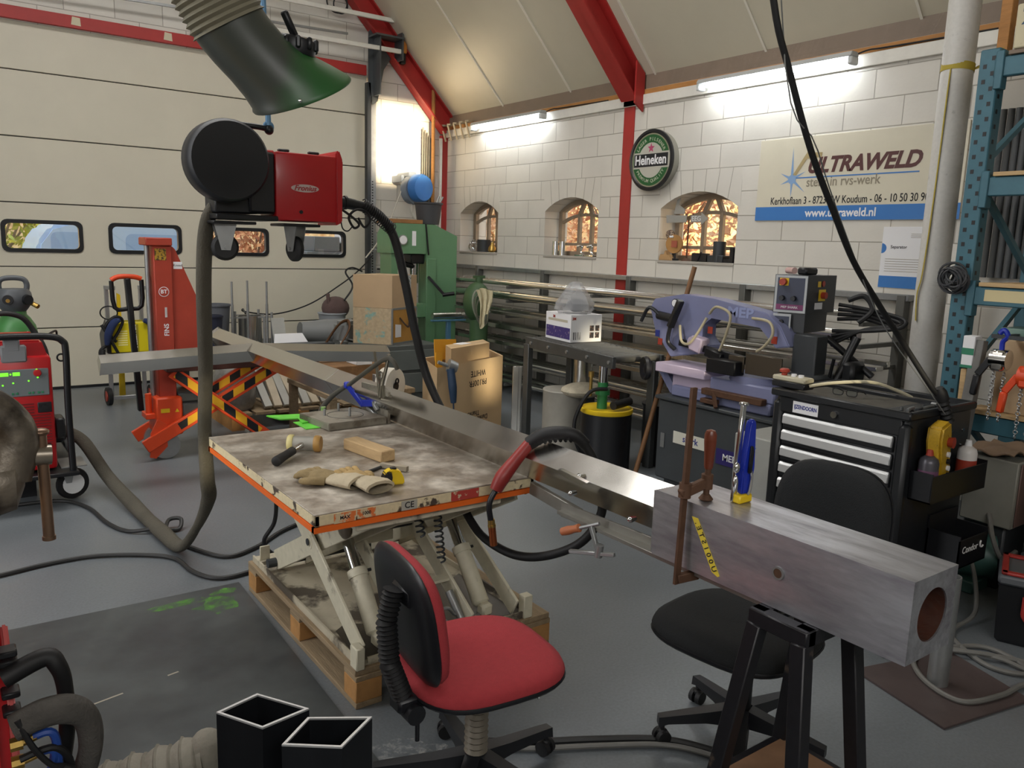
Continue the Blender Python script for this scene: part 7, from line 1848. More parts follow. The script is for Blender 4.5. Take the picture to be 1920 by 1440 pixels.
g = G(); g.prism([(4.06, 1.195), (4.02, 1.26), (3.75, 1.31), (3.49, 1.297), (3.08, 1.24), (2.97, 1.17), (2.89, 1.05), (2.99, 1.03), (3.11, 1.15), (3.50, 1.175), (3.57, 1.12), (3.57, 1.04), (3.50, .985), (3.50, .94), (3.84, .87), (4.00, 1.04)], (4.14, 0, 0), (0, 1, 0), (0, 0, 1), (0.13, 0, 0), 0.006); bw = obj('saw_bow', g, M_SAW, T)
text('lettering', 'MEP', .085, (4.1385, 3.27, 1.222), U_, (0, .09, 1), mat('saw_letter', '#8d96bd', 0.5), bw, .0005, .003, width=.20)
for y, zz, m_ in ((3.97, 1.02, M_INKB), (3.94, .965, M_TRUCK), (3.50, 1.09, M_TRUCK), (3.0, 1.08, M_TRUCK)):
    g = G(); g.box((4.138, y, zz), (.003, .04, .045)); obj('warning_sticker', g, m_, bw)
g = G(); g.cyl((4.14, 3.80, 1.245), (4.11, 3.80, 1.245), 0.03, seg=18); g1 = obj('gauge', g, M_BLACKP, T)
g = G(); g.cyl((4.109, 3.80, 1.245), (4.107, 3.80, 1.245), 0.024, seg=18); obj('dial', g, M_WHITEP, g1)
g = G(); g.bar((4.09, 3.81, 1.08), (4.07, 3.71, 1.27), 0.05, 0.04, 0.008); g.tube([(4.09, 3.81, 1.08), (4.10, 3.83, .98), (4.12, 3.78, .93)], 0.014); g.cyl((4.12, 3.95, 1.15), (4.10, 3.80, 1.14), 0.03); g.tube([(4.10, 3.93, 1.16), (4.07, 4.0, 1.2), (4.05, 4.05, 1.1)], .013); obj('operating_handle', g, M_BLACKP, T)
g = G(); g.bar((4.12, 3.74, .985), (4.12, 3.10, .925), 0.03, 0.045, 0.004); g.bar((4.10, 3.48, .955), (4.10, 3.35, .925), 0.06, 0.06, 0.006); g.bb((4.0, 3.17, .84), (4.10, 3.40, .93), 0.006); obj('blade_guide', g, M_BLACKM, T)
g = G(); g.bb((4.06, 2.88, .86), (4.075, 3.14, .985), 0.003); g.bb((4.07, 3.16, .86), (4.085, 3.28, .96), 0.003); obj('blade_guard', g, mat('bronze_guard', '#51483c', 0.4, 0.5), T)
g = G(); g.bar((4.12, 3.62, 1.0), (4.12, 3.52, .98), .09, .1, .01); g.cyl((4.08, 3.6, 1.0), (4.16, 3.6, 1.0), .04); obj('guide_head', g, M_SAWL, T)
g = G(); g.bb((4.02, 3.42, .775), (4.30, 3.86, .84), 0.006); g.bb((4.08, 3.40, .66), (4.32, 3.75, .775), 0.006); obj('vice_bed', g, M_SAWL, T)
g = G(); g.bb((4.05, 2.90, .70), (4.50, 3.40, .80), .01); g.cyl((4.25, 3.15, .72), (4.25, 3.15, .84), .2, seg=30); g.prism([(3.93, .80), (3.85, .80), (3.70, .63), (3.78, .63)], (4.10, 0, 0), (0, 1, 0), (0, 0, 1), (.06, 0, 0)); g.bb((4.04, 2.92, .627), (4.45, 3.72, .70), .01); obj('swivel_base', g, M_SAW, T)
g = G(); g.lathe([(.06, -.014), (.078, -.018), (.085, 0), (.078, .018), (.06, .014), (.04, 0), (.013, .012), (0, .014)], (4.0, 3.93, .785), (-1, .5, 0), 28); obj('handwheel', g, M_BLACKP, T)
g = G(); g.bb((3.995, 2.95, .69), (4.05, 3.42, .73), .004); g.bb((3.99, 3.30, .635), (4.05, 3.42, .665), .004); g.bar((4.0, 3.32, .71), (3.96, 3.26, .63), .02, .02); obj('chip_tray', g, M_RUST, T)
for pts in ([(4.12, 3.52, 1.17), (4.08, 3.56, 1.06), (4.07, 3.62, .99), (4.09, 3.70, 1.0), (4.11, 3.74, 1.1)], [(4.12, 3.5, 1.2), (4.09, 3.42, 1.25), (4.08, 3.30, 1.21), (4.09, 3.33, 1.08), (4.10, 3.38, .97)], [(4.12, 3.16, 1.20), (4.10, 3.02, 1.19), (4.09, 2.98, 1.12), (4.10, 3.04, 1.04), (4.11, 3.10, 1.0)]):
    g = G(); g.tube(pts, .009, 8, 6); obj('coolant_hose', g, mat('ivory_hose', '#b0a68a', 0.5), T)
g = G(); g.bb((4.18, 2.74, .62), (4.30, 2.90, 1.13), .008); g.bb((4.10, 2.7, .8), (4.5, 2.92, .9), .02); obj('column', g, M_DARKST, T)
cb = [(4.20, 3.075), (4.26, 2.885), (4.62, 2.93), (4.56, 3.12)]
g = G(); g.loft([[(*q_, zz) for q_ in cb] for zz in (1.245, 1.475)]); g.loft([[(*q_, zz) for q_ in ((4.215, 3.04), (4.265, 2.89), (4.55, 2.93), (4.5, 3.08))] for zz in (1.13, 1.244)]); cbx = obj('control_box', g, mat('box_charcoal', '#35373a', 0.5, var=0.08), T, 20)
fu = (Vector((4.26, 2.885, 0)) - Vector((4.20, 3.075, 0))).normalized(); fn = Vector((fu.y, -fu.x, 0)); fo = Vector((4.20, 3.075, 0)); fn = fn if fn.x < 0 else -fn
def cq(a0, a1, z0, z1, m_, nm, d=.002, par=None, uu=fu, oo=fo, nn=fn):
    g = G(); b_ = oo + nn * d; g.mesh([b_ + uu * a0 + Vector((0, 0, z0)), b_ + uu * a1 + Vector((0, 0, z0)), b_ + uu * a1 + Vector((0, 0, z1)), b_ + uu * a0 + Vector((0, 0, z1))], [(0, 1, 2, 3)]); return obj(nm, g, m_, par or cbx)
cq(.004, .196, 1.248, 1.472, M_GALV, 'panel_frame'); cq(.018, .182, 1.262, 1.458, mat('panel_blue', '#3a3f52', 0.5), 'panel', .003); cq(.018, .182, 1.265, 1.297, mat('magenta_strip', '#7a3563', 0.5), 'strip', .004); cq(.03, .085, 1.41, 1.455, M_YELLOW, 'stop_plate', .004)
text('lettering', 'MEP SHARK', .02, fo + fn * .005 + fu * .1 + Vector((0, 0, 1.28)), fu, V_, M_WHITEP, cbx, .0003)
cq(.01, .12, 1.135, 1.24, M_GALV, 'lower_panel', .017); cq(.02, .11, 1.15, 1.225, MATS['panel_blue'], 'lower_panel_face', .018)
for a0, zz, r0, m_ in ((.055, 1.432, .022, M_TRUCK), (.055, 1.335, .016, M_BLACKP), (.125, 1.335, .016, M_BLACKP), (.065, 1.19, .015, M_BLACKP)):
    g = G(); q_ = fo + fu * a0 + Vector((0, 0, zz)); g.cyl(q_ + fn * .004, q_ + fn * .035, r0, r0 * .9, 16); obj('switch_knob', g, m_, cbx)
ru = (Vector((4.62, 2.93, 0)) - Vector((4.26, 2.885, 0))).normalized(); rn = Vector((ru.y, -ru.x, 0)); ro = Vector((4.26, 2.885, 0))
cq(.14, .23, 1.32, 1.39, M_YELLOW, 'stop_plate', .002, None, ru, ro, rn); cq(.10, .20, 1.27, 1.31, M_WHITEP, 'rating_label', .002, None, ru, ro, rn); cq(.12, .16, 1.405, 1.44, M_YELLOW, 'warning_label', .002, None, ru, ro, rn)
g = G(); q_ = ro + ru * .185 + Vector((0, 0, 1.355)); g.cyl(q_, q_ + rn * .03, .02); g.cyl(ro + ru * .19 + rn * .002 + Vector((0, 0, 1.425)), ro + ru * .19 + rn * .006 + Vector((0, 0, 1.425)), .018); obj('switch_knob', g, M_TRUCK, cbx)
g = G(); g.bb((4.30, 2.93, 1.477), (4.42, 3.0, 1.52), .01); T2 = thing('small_lamp', 'small black signal lamp lying on the bandsaw control box', 'lamp'); obj('body', g, M_BLACKP, T2)
g = G(); g.cyl((4.28, 3.0, 1.50), (4.31, 3.07, 1.50), .02); obj('lens', g, mat('clear_red_lens', '#c9a9a4', 0.2), T2)
g = G()
for k in range(4):
    g.tube([(4.56, 2.86, 1.3 - .03 * k), (4.62, 2.70, 1.28 - .02 * k), (4.66, 2.50 + .02 * k, 1.24 - .02 * k), (4.60, 2.48 + .03 * k, 1.19), (4.55, 2.7, 1.15), (4.5, 2.85, 1.14 - .03 * k)], .012, 8, 5)
g.tube([(4.56, 2.80, 1.33), (4.6, 2.72, 1.36), (4.6, 2.66, 1.28), (4.56, 2.72, 1.2)], .016); obj('cable_loom', g, M_RUBBER, T)
g = G(); g.cyl((4.30, 2.72, .75), (4.45, 2.65, 1.12), .025); g.cyl((4.32, 2.75, .72), (4.28, 2.68, 1.0), .01); g.bb((4.36, 2.6, .82), (4.5, 2.72, .98), .02); g.cyl((4.45, 2.85, 1.1), (4.48, 2.55, .9), .02); obj('lift_cylinder', g, M_BLACKM, T)

# ================================================================== tool chest and its things
M_CHEST = mat('chest_black', '#1a1c1f', 0.4, 0.1, var=0.1)
M_DRW = mat('brushed_drawer_edge', '#cfd0d0', 0.35, 0.5, var=0.06, scale=3, stretch=(1, 0.3, 1))
T = thing('tool_chest', 'black roller tool chest with bright drawer edges and yellow pendant on its side', 'tool chest')
CX0, CX1, CY0, CY1 = 3.31, 3.88, 1.70, 2.375
g = G(); g.bb((CX0 + .02, CY0, 0.10), (CX1, CY1, 0.925), 0.02, 2); g.bb((CX0, CY0 - .005, 0.10), (CX0 + .05, CY0 + .05, 0.9), .015); g.bb((CX0, CY1 - .05, 0.10), (CX0 + .05, CY1 + .005, 0.9), .015); g.bb((CX0 + .006, CY0 + .03, .845), (CX0 + .05, CY1 - .03, .92), .004); bd = obj('cabinet', g, M_CHEST, T)
g = G()
g.bb((CX0 - .01, CY0 - .012, .92), (CX0 + .02, CY1 + .012, .955), .006); g.bb((CX1 - .02, CY0 - .012, .92), (CX1 + .01, CY1 + .012, .955), .006); g.bb((CX0, CY0 - .012, .92), (CX1, CY0 + .015, .955), .006); g.bb((CX0, CY1 - .015, .92), (CX1, CY1 + .012, .955), .006); g.bb((CX0 + .4, CY0, .92), (CX0 + .42, CY1, .95), .004); g.bb((CX0, CY0, .915), (CX1, CY0 + .16, .935), .002)
obj('top_rim', g, M_CHEST, T)
g = G(); g.bb((CX0 + .015, CY0 + .16, .92), (CX1 - .015, CY1 - .01, .932)); obj('top_mat', g, mat('dusty_mat', '#4f4c45', 0.9, var=0.3, scale=14), T)
zz = .842
for k in range(8):
    h = .08 if k < 6 else .14
    g = G(); g.bb((CX0 + .008, CY0 + .06, zz - h + .006), (CX0 + .2, CY1 - .06, zz - .004), .003); dr = obj('drawer', g, M_CHEST, T)
    g = G(); g.prism([(0, -.002), (-.012, -.012), (-.014, -.05), (0, -.055)], (CX0 + .008, CY0 + .062, zz), (1, 0, 0), (0, 0, 1), (0, CY1 - CY0 - .124, 0), .002); obj('handle', g, M_DRW, dr, label='bright drawer edge')
    zz -= h
g = G(); g.bb((CX0 + .003, 2.13, .853), (CX0 + .0055, 2.265, .908)); obj('sticker', g, M_WHITEP, bd)
text('lettering', 'IJZENDOORN', .026, (CX0 + .0025, 2.197, .882), U_, V_, M_INKB, bd, .0003, .0008, width=.12)
g = G(); g.cyl((CX0 + .006, 2.045, .882), (CX0 - .006, 2.045, .882), .016, seg=18); obj('lock', g, M_CHROME, T)
for x in (CX0 + .07, CX1 - .07):
    for y in (CY0 + .06, CY1 - .06):
        g = G(); g.cyl((x, y - .02, .05), (x, y + .02, .05), .05, seg=18); g.bb((x - .03, y - .03, .09), (x + .03, y + .03, .101)); obj('caster', g, M_RUBBER, T)
g = G(); g.bb((3.37, 1.60, .57), (3.86, 1.606, .69), .002); g.bb((3.37, 1.60, .57), (3.86, 1.697, .576)); g.bb((3.37, 1.60, .57), (3.376, 1.697, .70)); g.bb((3.854, 1.60, .57), (3.86, 1.697, .70)); obj('side_tray', g, M_BLACKP, T)
for x in (3.70, 3.80):
    for zz in (.76, .83):
        g = G(); g.cyl((x, 1.70, zz), (x, 1.694, zz), .008); obj('screw', g, M_CHROME, T)
T = thing('magnetic_bin', 'small black magnetic parts bin low on the side of the tool chest', 'bin')
g = G(); g.bb((3.58, 1.55, .25), (3.84, 1.556, .38)); g.bb((3.58, 1.55, .25), (3.84, 1.698, .256)); g.bb((3.58, 1.55, .25), (3.586, 1.698, .40)); g.bb((3.834, 1.55, .25), (3.84, 1.698, .40)); g.bb((3.58, 1.69, .25), (3.84, 1.698, .46)); bn = obj('bin_wall', g, M_BLACKP, T)
text('lettering', 'Condor', .045, (3.68, 1.549, .33), (1, 0, 0), V_, M_WHITEP, bn, .0003, .0004)
g = G(); g.ring((3.79, 1.549, .335), .018, .004, (0, 1, 0), 14, 6, 90, 270); obj('magnet_mark', g, M_WHITEP, bn)
for x, y, m_, c_, lb in ((3.42, 1.649, mat('can_grey', '#55535a', 0.35, 0.4), M_TRUCK, 'grey spray can with red cap left of the yellow pendant'), (3.765, 1.65, mat('can_white', '#d8d4d2', 0.35), M_WHITEP, 'white and red spray can right of the yellow pendant')):
    T = thing('spray_can', lb, 'spray can', 'spray cans in the side tray')
    g = G(); g.lathe([(.040, 0), (.041, .16), (.036, .178), (.016, .192), (0, .192)], (x, y, .577), V_, 22); bd = obj('can', g, m_, T)
    g = G(); g.lathe([(.0416, .04), (.0416, .13)], (x, y, .577), V_, 22, False); obj('label_band', g, mat('can_violet', '#6d4864', 0.5) if x < 3.6 else M_TRUCK, bd)
    g = G(); g.cyl((x, y, .768), (x, y, .795), .016, .012, 14); obj('cap', g, c_, T)
T = thing('pendant_control', 'worn yellow crane pendant control hanging at the tool chest side tray', 'pendant control')
with frame((3.525, 1.652, .60), ry=-12, rz=8):
    g = G(); g.prism([(-.05, 0), (.048, 0), (.062, .25), (.052, .31), (-.045, .31), (-.066, .25)], (0, .032, 0), (1, 0, 0), V_, (0, -.064, 0), .01); bd = obj('body', g, mat('worn_yellow', '#b58f1a', 0.5, col2='#4b3d16', thr=(0.62, 0.68), scale=22, var=0.15), T)
    g = G(); g.cyl((.02, -.03, .225), (.02, -.055, .225), .02, .024, 16); obj('stop_button', g, M_TRUCK, T)
    for k, m_ in enumerate((M_WHITEP, M_BLACKP, M_WHITEP, M_BLACKP, M_WHITEP)):
        g = G(); g.cyl((.012, -.03, .17 - k * .032), (.012, -.042, .17 - k * .032), .012, seg=14); obj('button', g, m_, T)
g = G(); gaiter(g, [(3.575, 1.665, .90), (3.53, 1.68, 1.0)], .024, 5); g.lathe([(.028, 0), (.026, .04), (.017, .06)], (3.533, 1.678, .995), (-.4, .15, .9), 14); obj('strain_sleeve', g, M_RUBBER, T)
g = G(); g.tube([(3.53, 1.68, 1.0), (3.48, 1.70, 1.045), (3.32, 1.74, 1.21), (3.08, 1.75, 1.403), (2.858, 1.75, 1.58), (2.686, 1.75, 1.77), (2.525, 1.75, 1.96), (2.368, 1.75, 2.2), (2.256, 1.75, 2.40), (2.1, 1.75, 2.9), (1.9, 1.75, 5.0)], .0115, 10, 6); obj('cable', g, M_RUBBER, T)
g = G(); g.tube([(3.54, 1.66, .93), (3.42, 1.70, 1.06), (3.10, 1.74, 1.33), (2.85, 1.745, 1.60), (2.56, 1.745, 1.96), (2.29, 1.745, 2.40), (1.95, 1.745, 4.9)], .0025, 6, 6); obj('relief_wire', g, M_GALV, T)
T = thing('remote_box', 'small cream control box with red stop button on the tool chest', 'control box')
g = G(); g.bb((3.36, 2.245, .955), (3.44, 2.43, .985), .004); obj('base', g, M_BLACKP, T)
g = G(); g.bb((3.36, 2.245, .985), (3.44, 2.43, 1.01), .006); obj('lid', g, mat('cream_box', '#b9b29a', 0.5), T)
g = G(); g.lathe([(.014, 0), (.014, .012), (.024, .016), (.024, .026), (.018, .032), (0, .032)], (3.395, 2.385, 1.01), V_, 20); obj('stop_button', g, M_TRUCK, T)
for y in (2.33, 2.29):
    g = G(); g.cyl((3.395, y, 1.01), (3.395, y, 1.022), .013, seg=14); obj('button', g, M_WHITEP, T)
g = G(); g.tube([(3.40, 2.245, .975), (3.46, 2.16, 1.0), (3.60, 2.05, 1.01), (3.72, 1.98, .97), (3.78, 1.94, .94)], .008, 8, 6); obj('lead', g, MATS['cream_box'], T)
T = thing('eyeglasses', 'black framed eyeglasses lying on the tool chest top', 'eyeglasses')
with frame((3.52, 2.13, .935), rz=-80):
    for s in (-1, 1):
        g = G(); g.tube([(s * .033 + p[0], 0.0, .02 + p[1]) for p in rrect(.05, .032, .012, 3)], .0022, 6, smooth=False, closed=True); g.tube([(s * .06, 0, .028), (s * .062, .05, .026), (s * .055, .12, .004)], .002, 6); obj('rim', g, M_INK, T)
        g = G(); g.prism(rrect(.047, .029, .011, 3), (s * .033, .0005, .02), (1, 0, 0), V_, (0, .001, 0)); obj('lens', g, M_PANE, T)
    g = G(); g.tube([(-.01, 0, .024), (0, -.002, .027), (.01, 0, .024)], .002, 6); obj('bridge', g, M_INK, T)
random.seed(8)
for k in range(7):
    a_ = random.uniform(0, 180); x, y = 3.40 + .055 * k, 1.765 + random.uniform(-.02, .02)
    g = G(); d_ = Vector((math.cos(R(a_)) * .05, math.sin(R(a_)) * .03, 0)); g.tube([Vector((x, y, .944)) - d_, Vector((x, y, .946)), Vector((x, y, .944)) + d_], .008, 8); solo('hand_tool', g, M_GALV if k % 2 else M_DARKST, 'small steel hand tool on the tool chest edge, %s from the front' % ORD_[k], 'tool', 'loose tools on the tool chest edge')
g = G(); g.bb((3.62, 2.52, .0), (3.97, 2.83, .60), .006); T = thing('printed_box', 'grey upright carton with blue print between saw stand and tool chest', 'box'); bd = obj('body', g, mat('grey_carton', '#a3a49f', 0.6, var=0.1), T)
g = G()
for a_ in range(0, 360, 30):
    g.bar((3.6195, 2.72 + .01 * math.cos(R(a_)), .54 + .01 * math.sin(R(a_))), (3.6195, 2.72 + .04 * math.cos(R(a_)), .54 + .04 * math.sin(R(a_))), .004, .001, up=(1, 0, 0))
obj('print', g, M_SBLUE, bd)

# ================================================================== duct, blue racking and what is on it
T = thing('duct', 'white spiral duct pipe standing from the floor to the roof by the blue racking', 'duct')
g = G(); g.cyl((5.0, 2.525, 0), (5.0, 2.525, 3.64), .088, seg=32); obj('pipe', g, mat('white_duct', '#c6c4bf', 0.5, col2='#98958f', thr=(0.62, 0.75), scale=11, var=0.06), T)
T = thing('ratchet_strap', 'yellow strap round the white duct with a long hanging tail', 'strap')
M_STRAP = mat('yellow_strap', '#a8963a', 0.8, var=0.15)
g = G(); g.lathe([(.0895, 0), (.091, 0), (.091, .045), (.0895, .045), (.0895, 0)], (5.0, 2.525, 2.68), (0.1, 0, 1), 32, False); g.tube([(5.04, 2.44, 2.70), (4.95, 2.3, 2.71), (4.62, 2.12, 2.68)], .02, 8, 5, flat=.2); obj('band', g, M_STRAP, T)
g = G(); g.tube([(4.912, 2.52, 2.69), (4.905, 2.52, 2.5), (4.91, 2.525, 2.2), (4.905, 2.53, 1.8), (4.90, 2.54, 1.5), (4.905, 2.56, 1.38), (4.905, 2.55, 1.22)], .008, 8, 6, flat=.4); obj('tail', g, M_STRAP, T)
M_TEAL = mat('rack_blue', '#3b6674', 0.45, 0.1, var=0.12, scale=9)
T = thing('pallet_rack', 'blue pallet racking along the wall at the right edge', 'rack')
for y in (2.14, -0.75):
    for x in (4.60, 5.42):
        g = G(); g.bb((x - .045, y - .05, 0), (x + .045, y + .05, 2.68), .006); ps = obj('post', g, M_TEAL, T)
        if y > 0 and x < 5:
            g = G()
            for k in range(33):
                zz = .15 + k * .076
                g.bb((x - .0462, y + .01, zz), (x - .044, y + .028, zz + .022)); g.bb((x - .0462, y - .03, zz + .038), (x - .044, y - .012, zz + .06)); g.bb((x - .02, y - .0512, zz), (x, y - .049, zz + .022))
            obj('post_holes', g, M_GASKET, ps)
    g = G()
    for k in range(4):
        z0 = .3 + k * .6; g.bar((4.62, y, z0), (5.40, y, z0 + .5), .03, .03) if k % 2 else g.bar((5.40, y, z0), (4.62, y, z0 + .5), .03, .03)
    obj('brace', g, M_TEAL, T)
for z1, h in ((2.63, .10), (2.03, .10), (1.46, .10), (.78, .10)):
    for x in (4.565, 5.45):
        g = G(); g.bb((x - .02, -.72, z1 - h), (x + .02, 2.11, z1), .006); g.bb((x - .03, 2.06, z1 - .16), (x + .03, 2.10, z1 + .03), .004); obj('beam', g, M_TEAL, T)
    g = G()
    for k in range(4):
        g.bb((4.53 + k * .24, -.7, z1 + .001), (4.73 + k * .24, 2.04 - .02 * k, z1 + .022), .002)
    obj('shelf_boards', g, M_WOOD if z1 != 2.63 else M_BROWNB, T)
g = G(); g.bb((4.5425, 1.80, 1.385), (4.5445, 2.01, 1.445)); obj('label_cards', g, mat('cream_card', '#cdbf94', 0.7), T)
g = G(); g.bb((4.78, 2.16, 2.66), (4.84, 2.22, 3.75), .004); solo('timber_post', g, M_TIMBER, 'bare timber post between the blue racking and the roof', 'post')
T = thing('cream_box', 'cream box marked 2- on top of the blue racking', 'box')
g = G(); g.bb((4.52, 1.45, 2.653), (4.85, 2.02, 2.865), .006); bd = obj('body', g, mat('cream_foam', '#cdc3a4', 0.7, col2='#a0906c', thr=(0.6, 0.66), scale=8), T)
text('lettering', '2-', .12, (4.519, 1.945, 2.80), U_, V_, mat('marker_blue', '#34506b', 0.6), bd, .0004, .001)
g = G(); g.cyl((4.62, 1.98, 2.866), (4.60, 1.99, 2.95), .016, seg=12); solo('red_tool', g, M_TRUCK, 'red tool handle sticking up from the cream box', 'tool handle')
for k in range(6):
    g = G(); g.cyl((5.47, 2.22 + k * .045, 1.49), (5.47, 2.22 + k * .045, 2.52), .02, seg=12); solo('grey_tube', g, mat('dark_tube', '#56585a', 0.5), 'vertical grey tube behind the blue racking, %s from the right' % ORD_[k], 'tube', 'grey tubes behind the racking')
g = G()
for k in range(16):
    g.ring((4.50 + random.uniform(-.02, .02), 2.16 + random.uniform(-.025, .025), 1.50 + random.uniform(-.02, .02)), .06 + random.uniform(-.02, .012), .006, (random.uniform(-.6, .6) - 1, random.uniform(-.6, .6), random.uniform(-.5, .5)), 20, 5)
solo('wire_bundle', g, mat('dark_wire', '#3c3d40', 0.6), 'tangled bundle of dark wire hung on the blue rack post', 'wire bundle')
g = G(); g.bb((4.58, 1.62, .803), (5.2, 1.92, 1.19), .004); solo('cardboard_tray', g, M_CARD, 'open cardboard box on the low shelf of the blue racking', 'box')
T = thing('green_carton', 'small green and white carton hanging at the rack post beside the cardboard box', 'carton')
g = G(); g.bb((4.46, 1.99, 1.03), (4.54, 2.05, 1.20), .003); bd = obj('body', g, M_WHITEP, T)
g = G(); g.bb((4.4585, 1.989, 1.10), (4.46, 2.051, 1.135)); g.bb((4.4585, 1.989, 1.03), (4.46, 2.051, 1.045)); obj('green_band', g, mat('carton_green', '#2c7a5c', 0.5), bd)
g = G(); g.bb((4.60, 1.70, 1.192), (4.80, 1.93, 1.25), .004); solo('glass_box', g, mat('greenish_box', '#6f8a80', 0.3), 'grey-green flat box lying on the cardboard box in the racking', 'box')
g = G(); g.bar((4.43, 1.985, .55), (4.50, 1.98, 1.18), .06, .05, .003); solo('grey_batten', g, mat('weathered_batten', '#6e6d6a', 0.7, var=0.2), 'grey weathered batten leaning against the low shelf of the racking', 'batten')
g = G(); g.bar((4.49, 2.03, .60), (4.49, 2.035, 1.02), .035, .03, .003); solo('short_batten', g, M_WOOD, 'short wooden batten standing beside the grey batten', 'batten')


def hoist(y, zt, body, m2, lab, x=4.44):
    T = thing('lever_hoist', lab, 'chain hoist')
    g = G(); g.cyl((x, y - .04, zt), (x, y + .04, zt), .05, seg=22); g.bb((x - .045, y - .035, zt - .06), (x + .045, y + .035, zt + .05), .012); bd = obj('body', g, body, T)
    g = G(); g.tube([(x, y, zt + .05), (x, y, zt + .09), (x, y - .02, zt + .12), (x, y, zt + .15), (x, y + .02, zt + .13)], .013, 8, 5); obj('hook', g, m2, T)
    g = G(); g.bar((x - .02, y + .04, zt), (x - .03, y + .09, zt - .09), .02, .035, .004); g.bar((x - .03, y + .09, zt - .09), (x - .03, y + .10, zt - .20), .03, .035, .008); obj('lever', g, M_BLACKP if body is not M_TRUCKO else M_TRUCKO, T)
    for s in (-1, 1):
        g = G()
        for k in range(11):
            g.ring((x, y + s * .025, zt - .075 - k * .024), .010, .003, (1, 0, 0) if k % 2 else (0, 1, 0), 10, 5)
        obj('chain', g, M_GALV, T)


hoist(1.845, 1.10, M_CHROME, M_BLUEP, 'chrome lever hoist with blue hook and hanging chain at the racking')
hoist(1.705, 1.03, M_TRUCKO, M_TRUCKO, 'orange lever chain hoist at the right frame edge')
g = G(); g.bar((4.44, 1.62, 1.215), (4.44, 1.90, 1.215), .02, .02); g.bar((4.44, 1.845, 1.215), (4.60, 1.845, 1.215), .02, .02); g.bar((4.44, 1.705, 1.19), (4.44, 1.705, 1.215), .016, .016); solo('hoist_rail', g, M_DARKST, 'dark hanging rail at the front of the low racking shelf', 'rail')
T = thing('wall_cabinet', 'grey steel cabinet with brown door on a dark pedestal behind the tool chest', 'cabinet')
g = G(); g.bb((4.10, 1.56, .33), (4.40, 1.80, .66), .006); obj('body', g, mat('cabinet_light_grey', '#84837b', 0.5, var=0.1), T)
g = G(); g.bb((4.12, 1.552, .34), (4.38, 1.56, .65), .004); obj('door', g, mat('door_brown', '#6f5751', 0.5, var=0.1), T, label='brown door')
g = G(); g.bb((4.15, 1.6, 0), (4.4, 1.8, .33), .01); obj('pedestal', g, M_DARKST, T)
g = G(); g.grid(lambda a, c: (4.08 + .3 * a, 1.58 + .22 * c, .672 + .016 * math.sin(a * 9 + c * 4) * math.cos(c * 7) + .016), 14, 12, .006); solo('brown_rag', g, mat('brown_rag', '#6f5b48', 0.9, var=0.2), 'brown rag lying on the grey steel cabinet', 'rag')
g = G(); g.bb((4.22, 1.25, 0), (4.52, 1.54, .70), .008); solo('black_cabinet', g, M_BLACKM, 'black cabinet right of the grey steel cabinet', 'cabinet')
T = thing('motor', 'dark green electric motor on the floor behind the magnetic bin', 'motor')
g = G(); g.cyl((4.02, 1.86, .16), (4.16, 1.64, .16), .11, seg=24); g.bb((3.98, 1.64, 0), (4.14, 1.86, .06), .006); obj('body', g, mat('motor_green', '#3d5f58', 0.45, var=0.15), T)
T = thing('yellow_bottle', 'yellow bottle with black cap at the right frame edge', 'bottle')
g = G(); g.lathe([(.05, 0), (.05, .26), (.02, .30), (0, .30)], (4.02, 1.33, .30), V_, 18); obj('bottle', g, M_YELLOW, T)
g = G(); g.cyl((4.02, 1.33, .60), (4.02, 1.33, .66), .03); obj('cap', g, M_BLACKP, T)
g = G(); g.bb((3.93, 1.22, 0), (4.12, 1.44, .299), .006); solo('dark_box', g, M_DARKST, 'dark box on the floor under the yellow bottle', 'box')

# ================================================================== right foreground floor
M_TBX = mat('toolbox_black', '#17181b', 0.45)
T = thing('toolbox', 'black plastic toolbox with red lid trim and red latch on the floor', 'toolbox')
with frame((3.565, 1.36, 0), rz=-68):
    g = G(); g.loft([[(x, y, zz) for x, y in ((i, i), (.46 - i, i), (.46 - i, .25 - i), (i, .25 - i))] for i, zz in ((.015, 0.0), (0, .02), (-.008, .25), (-.012, .26))]); obj('body', g, M_TBX, T)
    g = G(); g.bb((-.015, -.015, .26), (.475, .265, .305), .012); obj('lid', g, mat('lid_grey', '#55585c', 0.5), T)
    g = G(); g.bb((-.005, -.012, .305), (.465, .02, .318), .004); g.bb((-.005, .23, .305), (.465, .262, .318), .004); g.bb((-.005, -.012, .305), (.02, .262, .318), .004); obj('lid_trim', g, mat('trim_red', '#9c2b26', 0.45), T)
    g = G(); g.prism([(.08, .235), (.18, .235), (.18, .15), (.16, .12), (.10, .12), (.08, .15)], (0, -.02, 0), (1, 0, 0), V_, (0, -.012, 0), .004); obj('latch', g, MATS['trim_red'], T)
T = thing('base_stand', 'grey steel tube standing on a flat floor plate under the sleeve end', 'stand')
g = G(); g.prism([(2.72, 1.15), (2.82, 1.55), (3.30, 1.42), (3.18, 1.06)], (0, 0, .001), (1, 0, 0), (0, 1, 0), (0, 0, .008), .001); obj('floor_plate', g, mat('rusty_plate', '#5a4f4e', 0.5, 0.4, var=0.2), T)
g = G(); g.pipe((3.0, 1.315, .009), (3.0, 1.315, .44), .037, .004, 22); obj('tube', g, M_GALV, T)
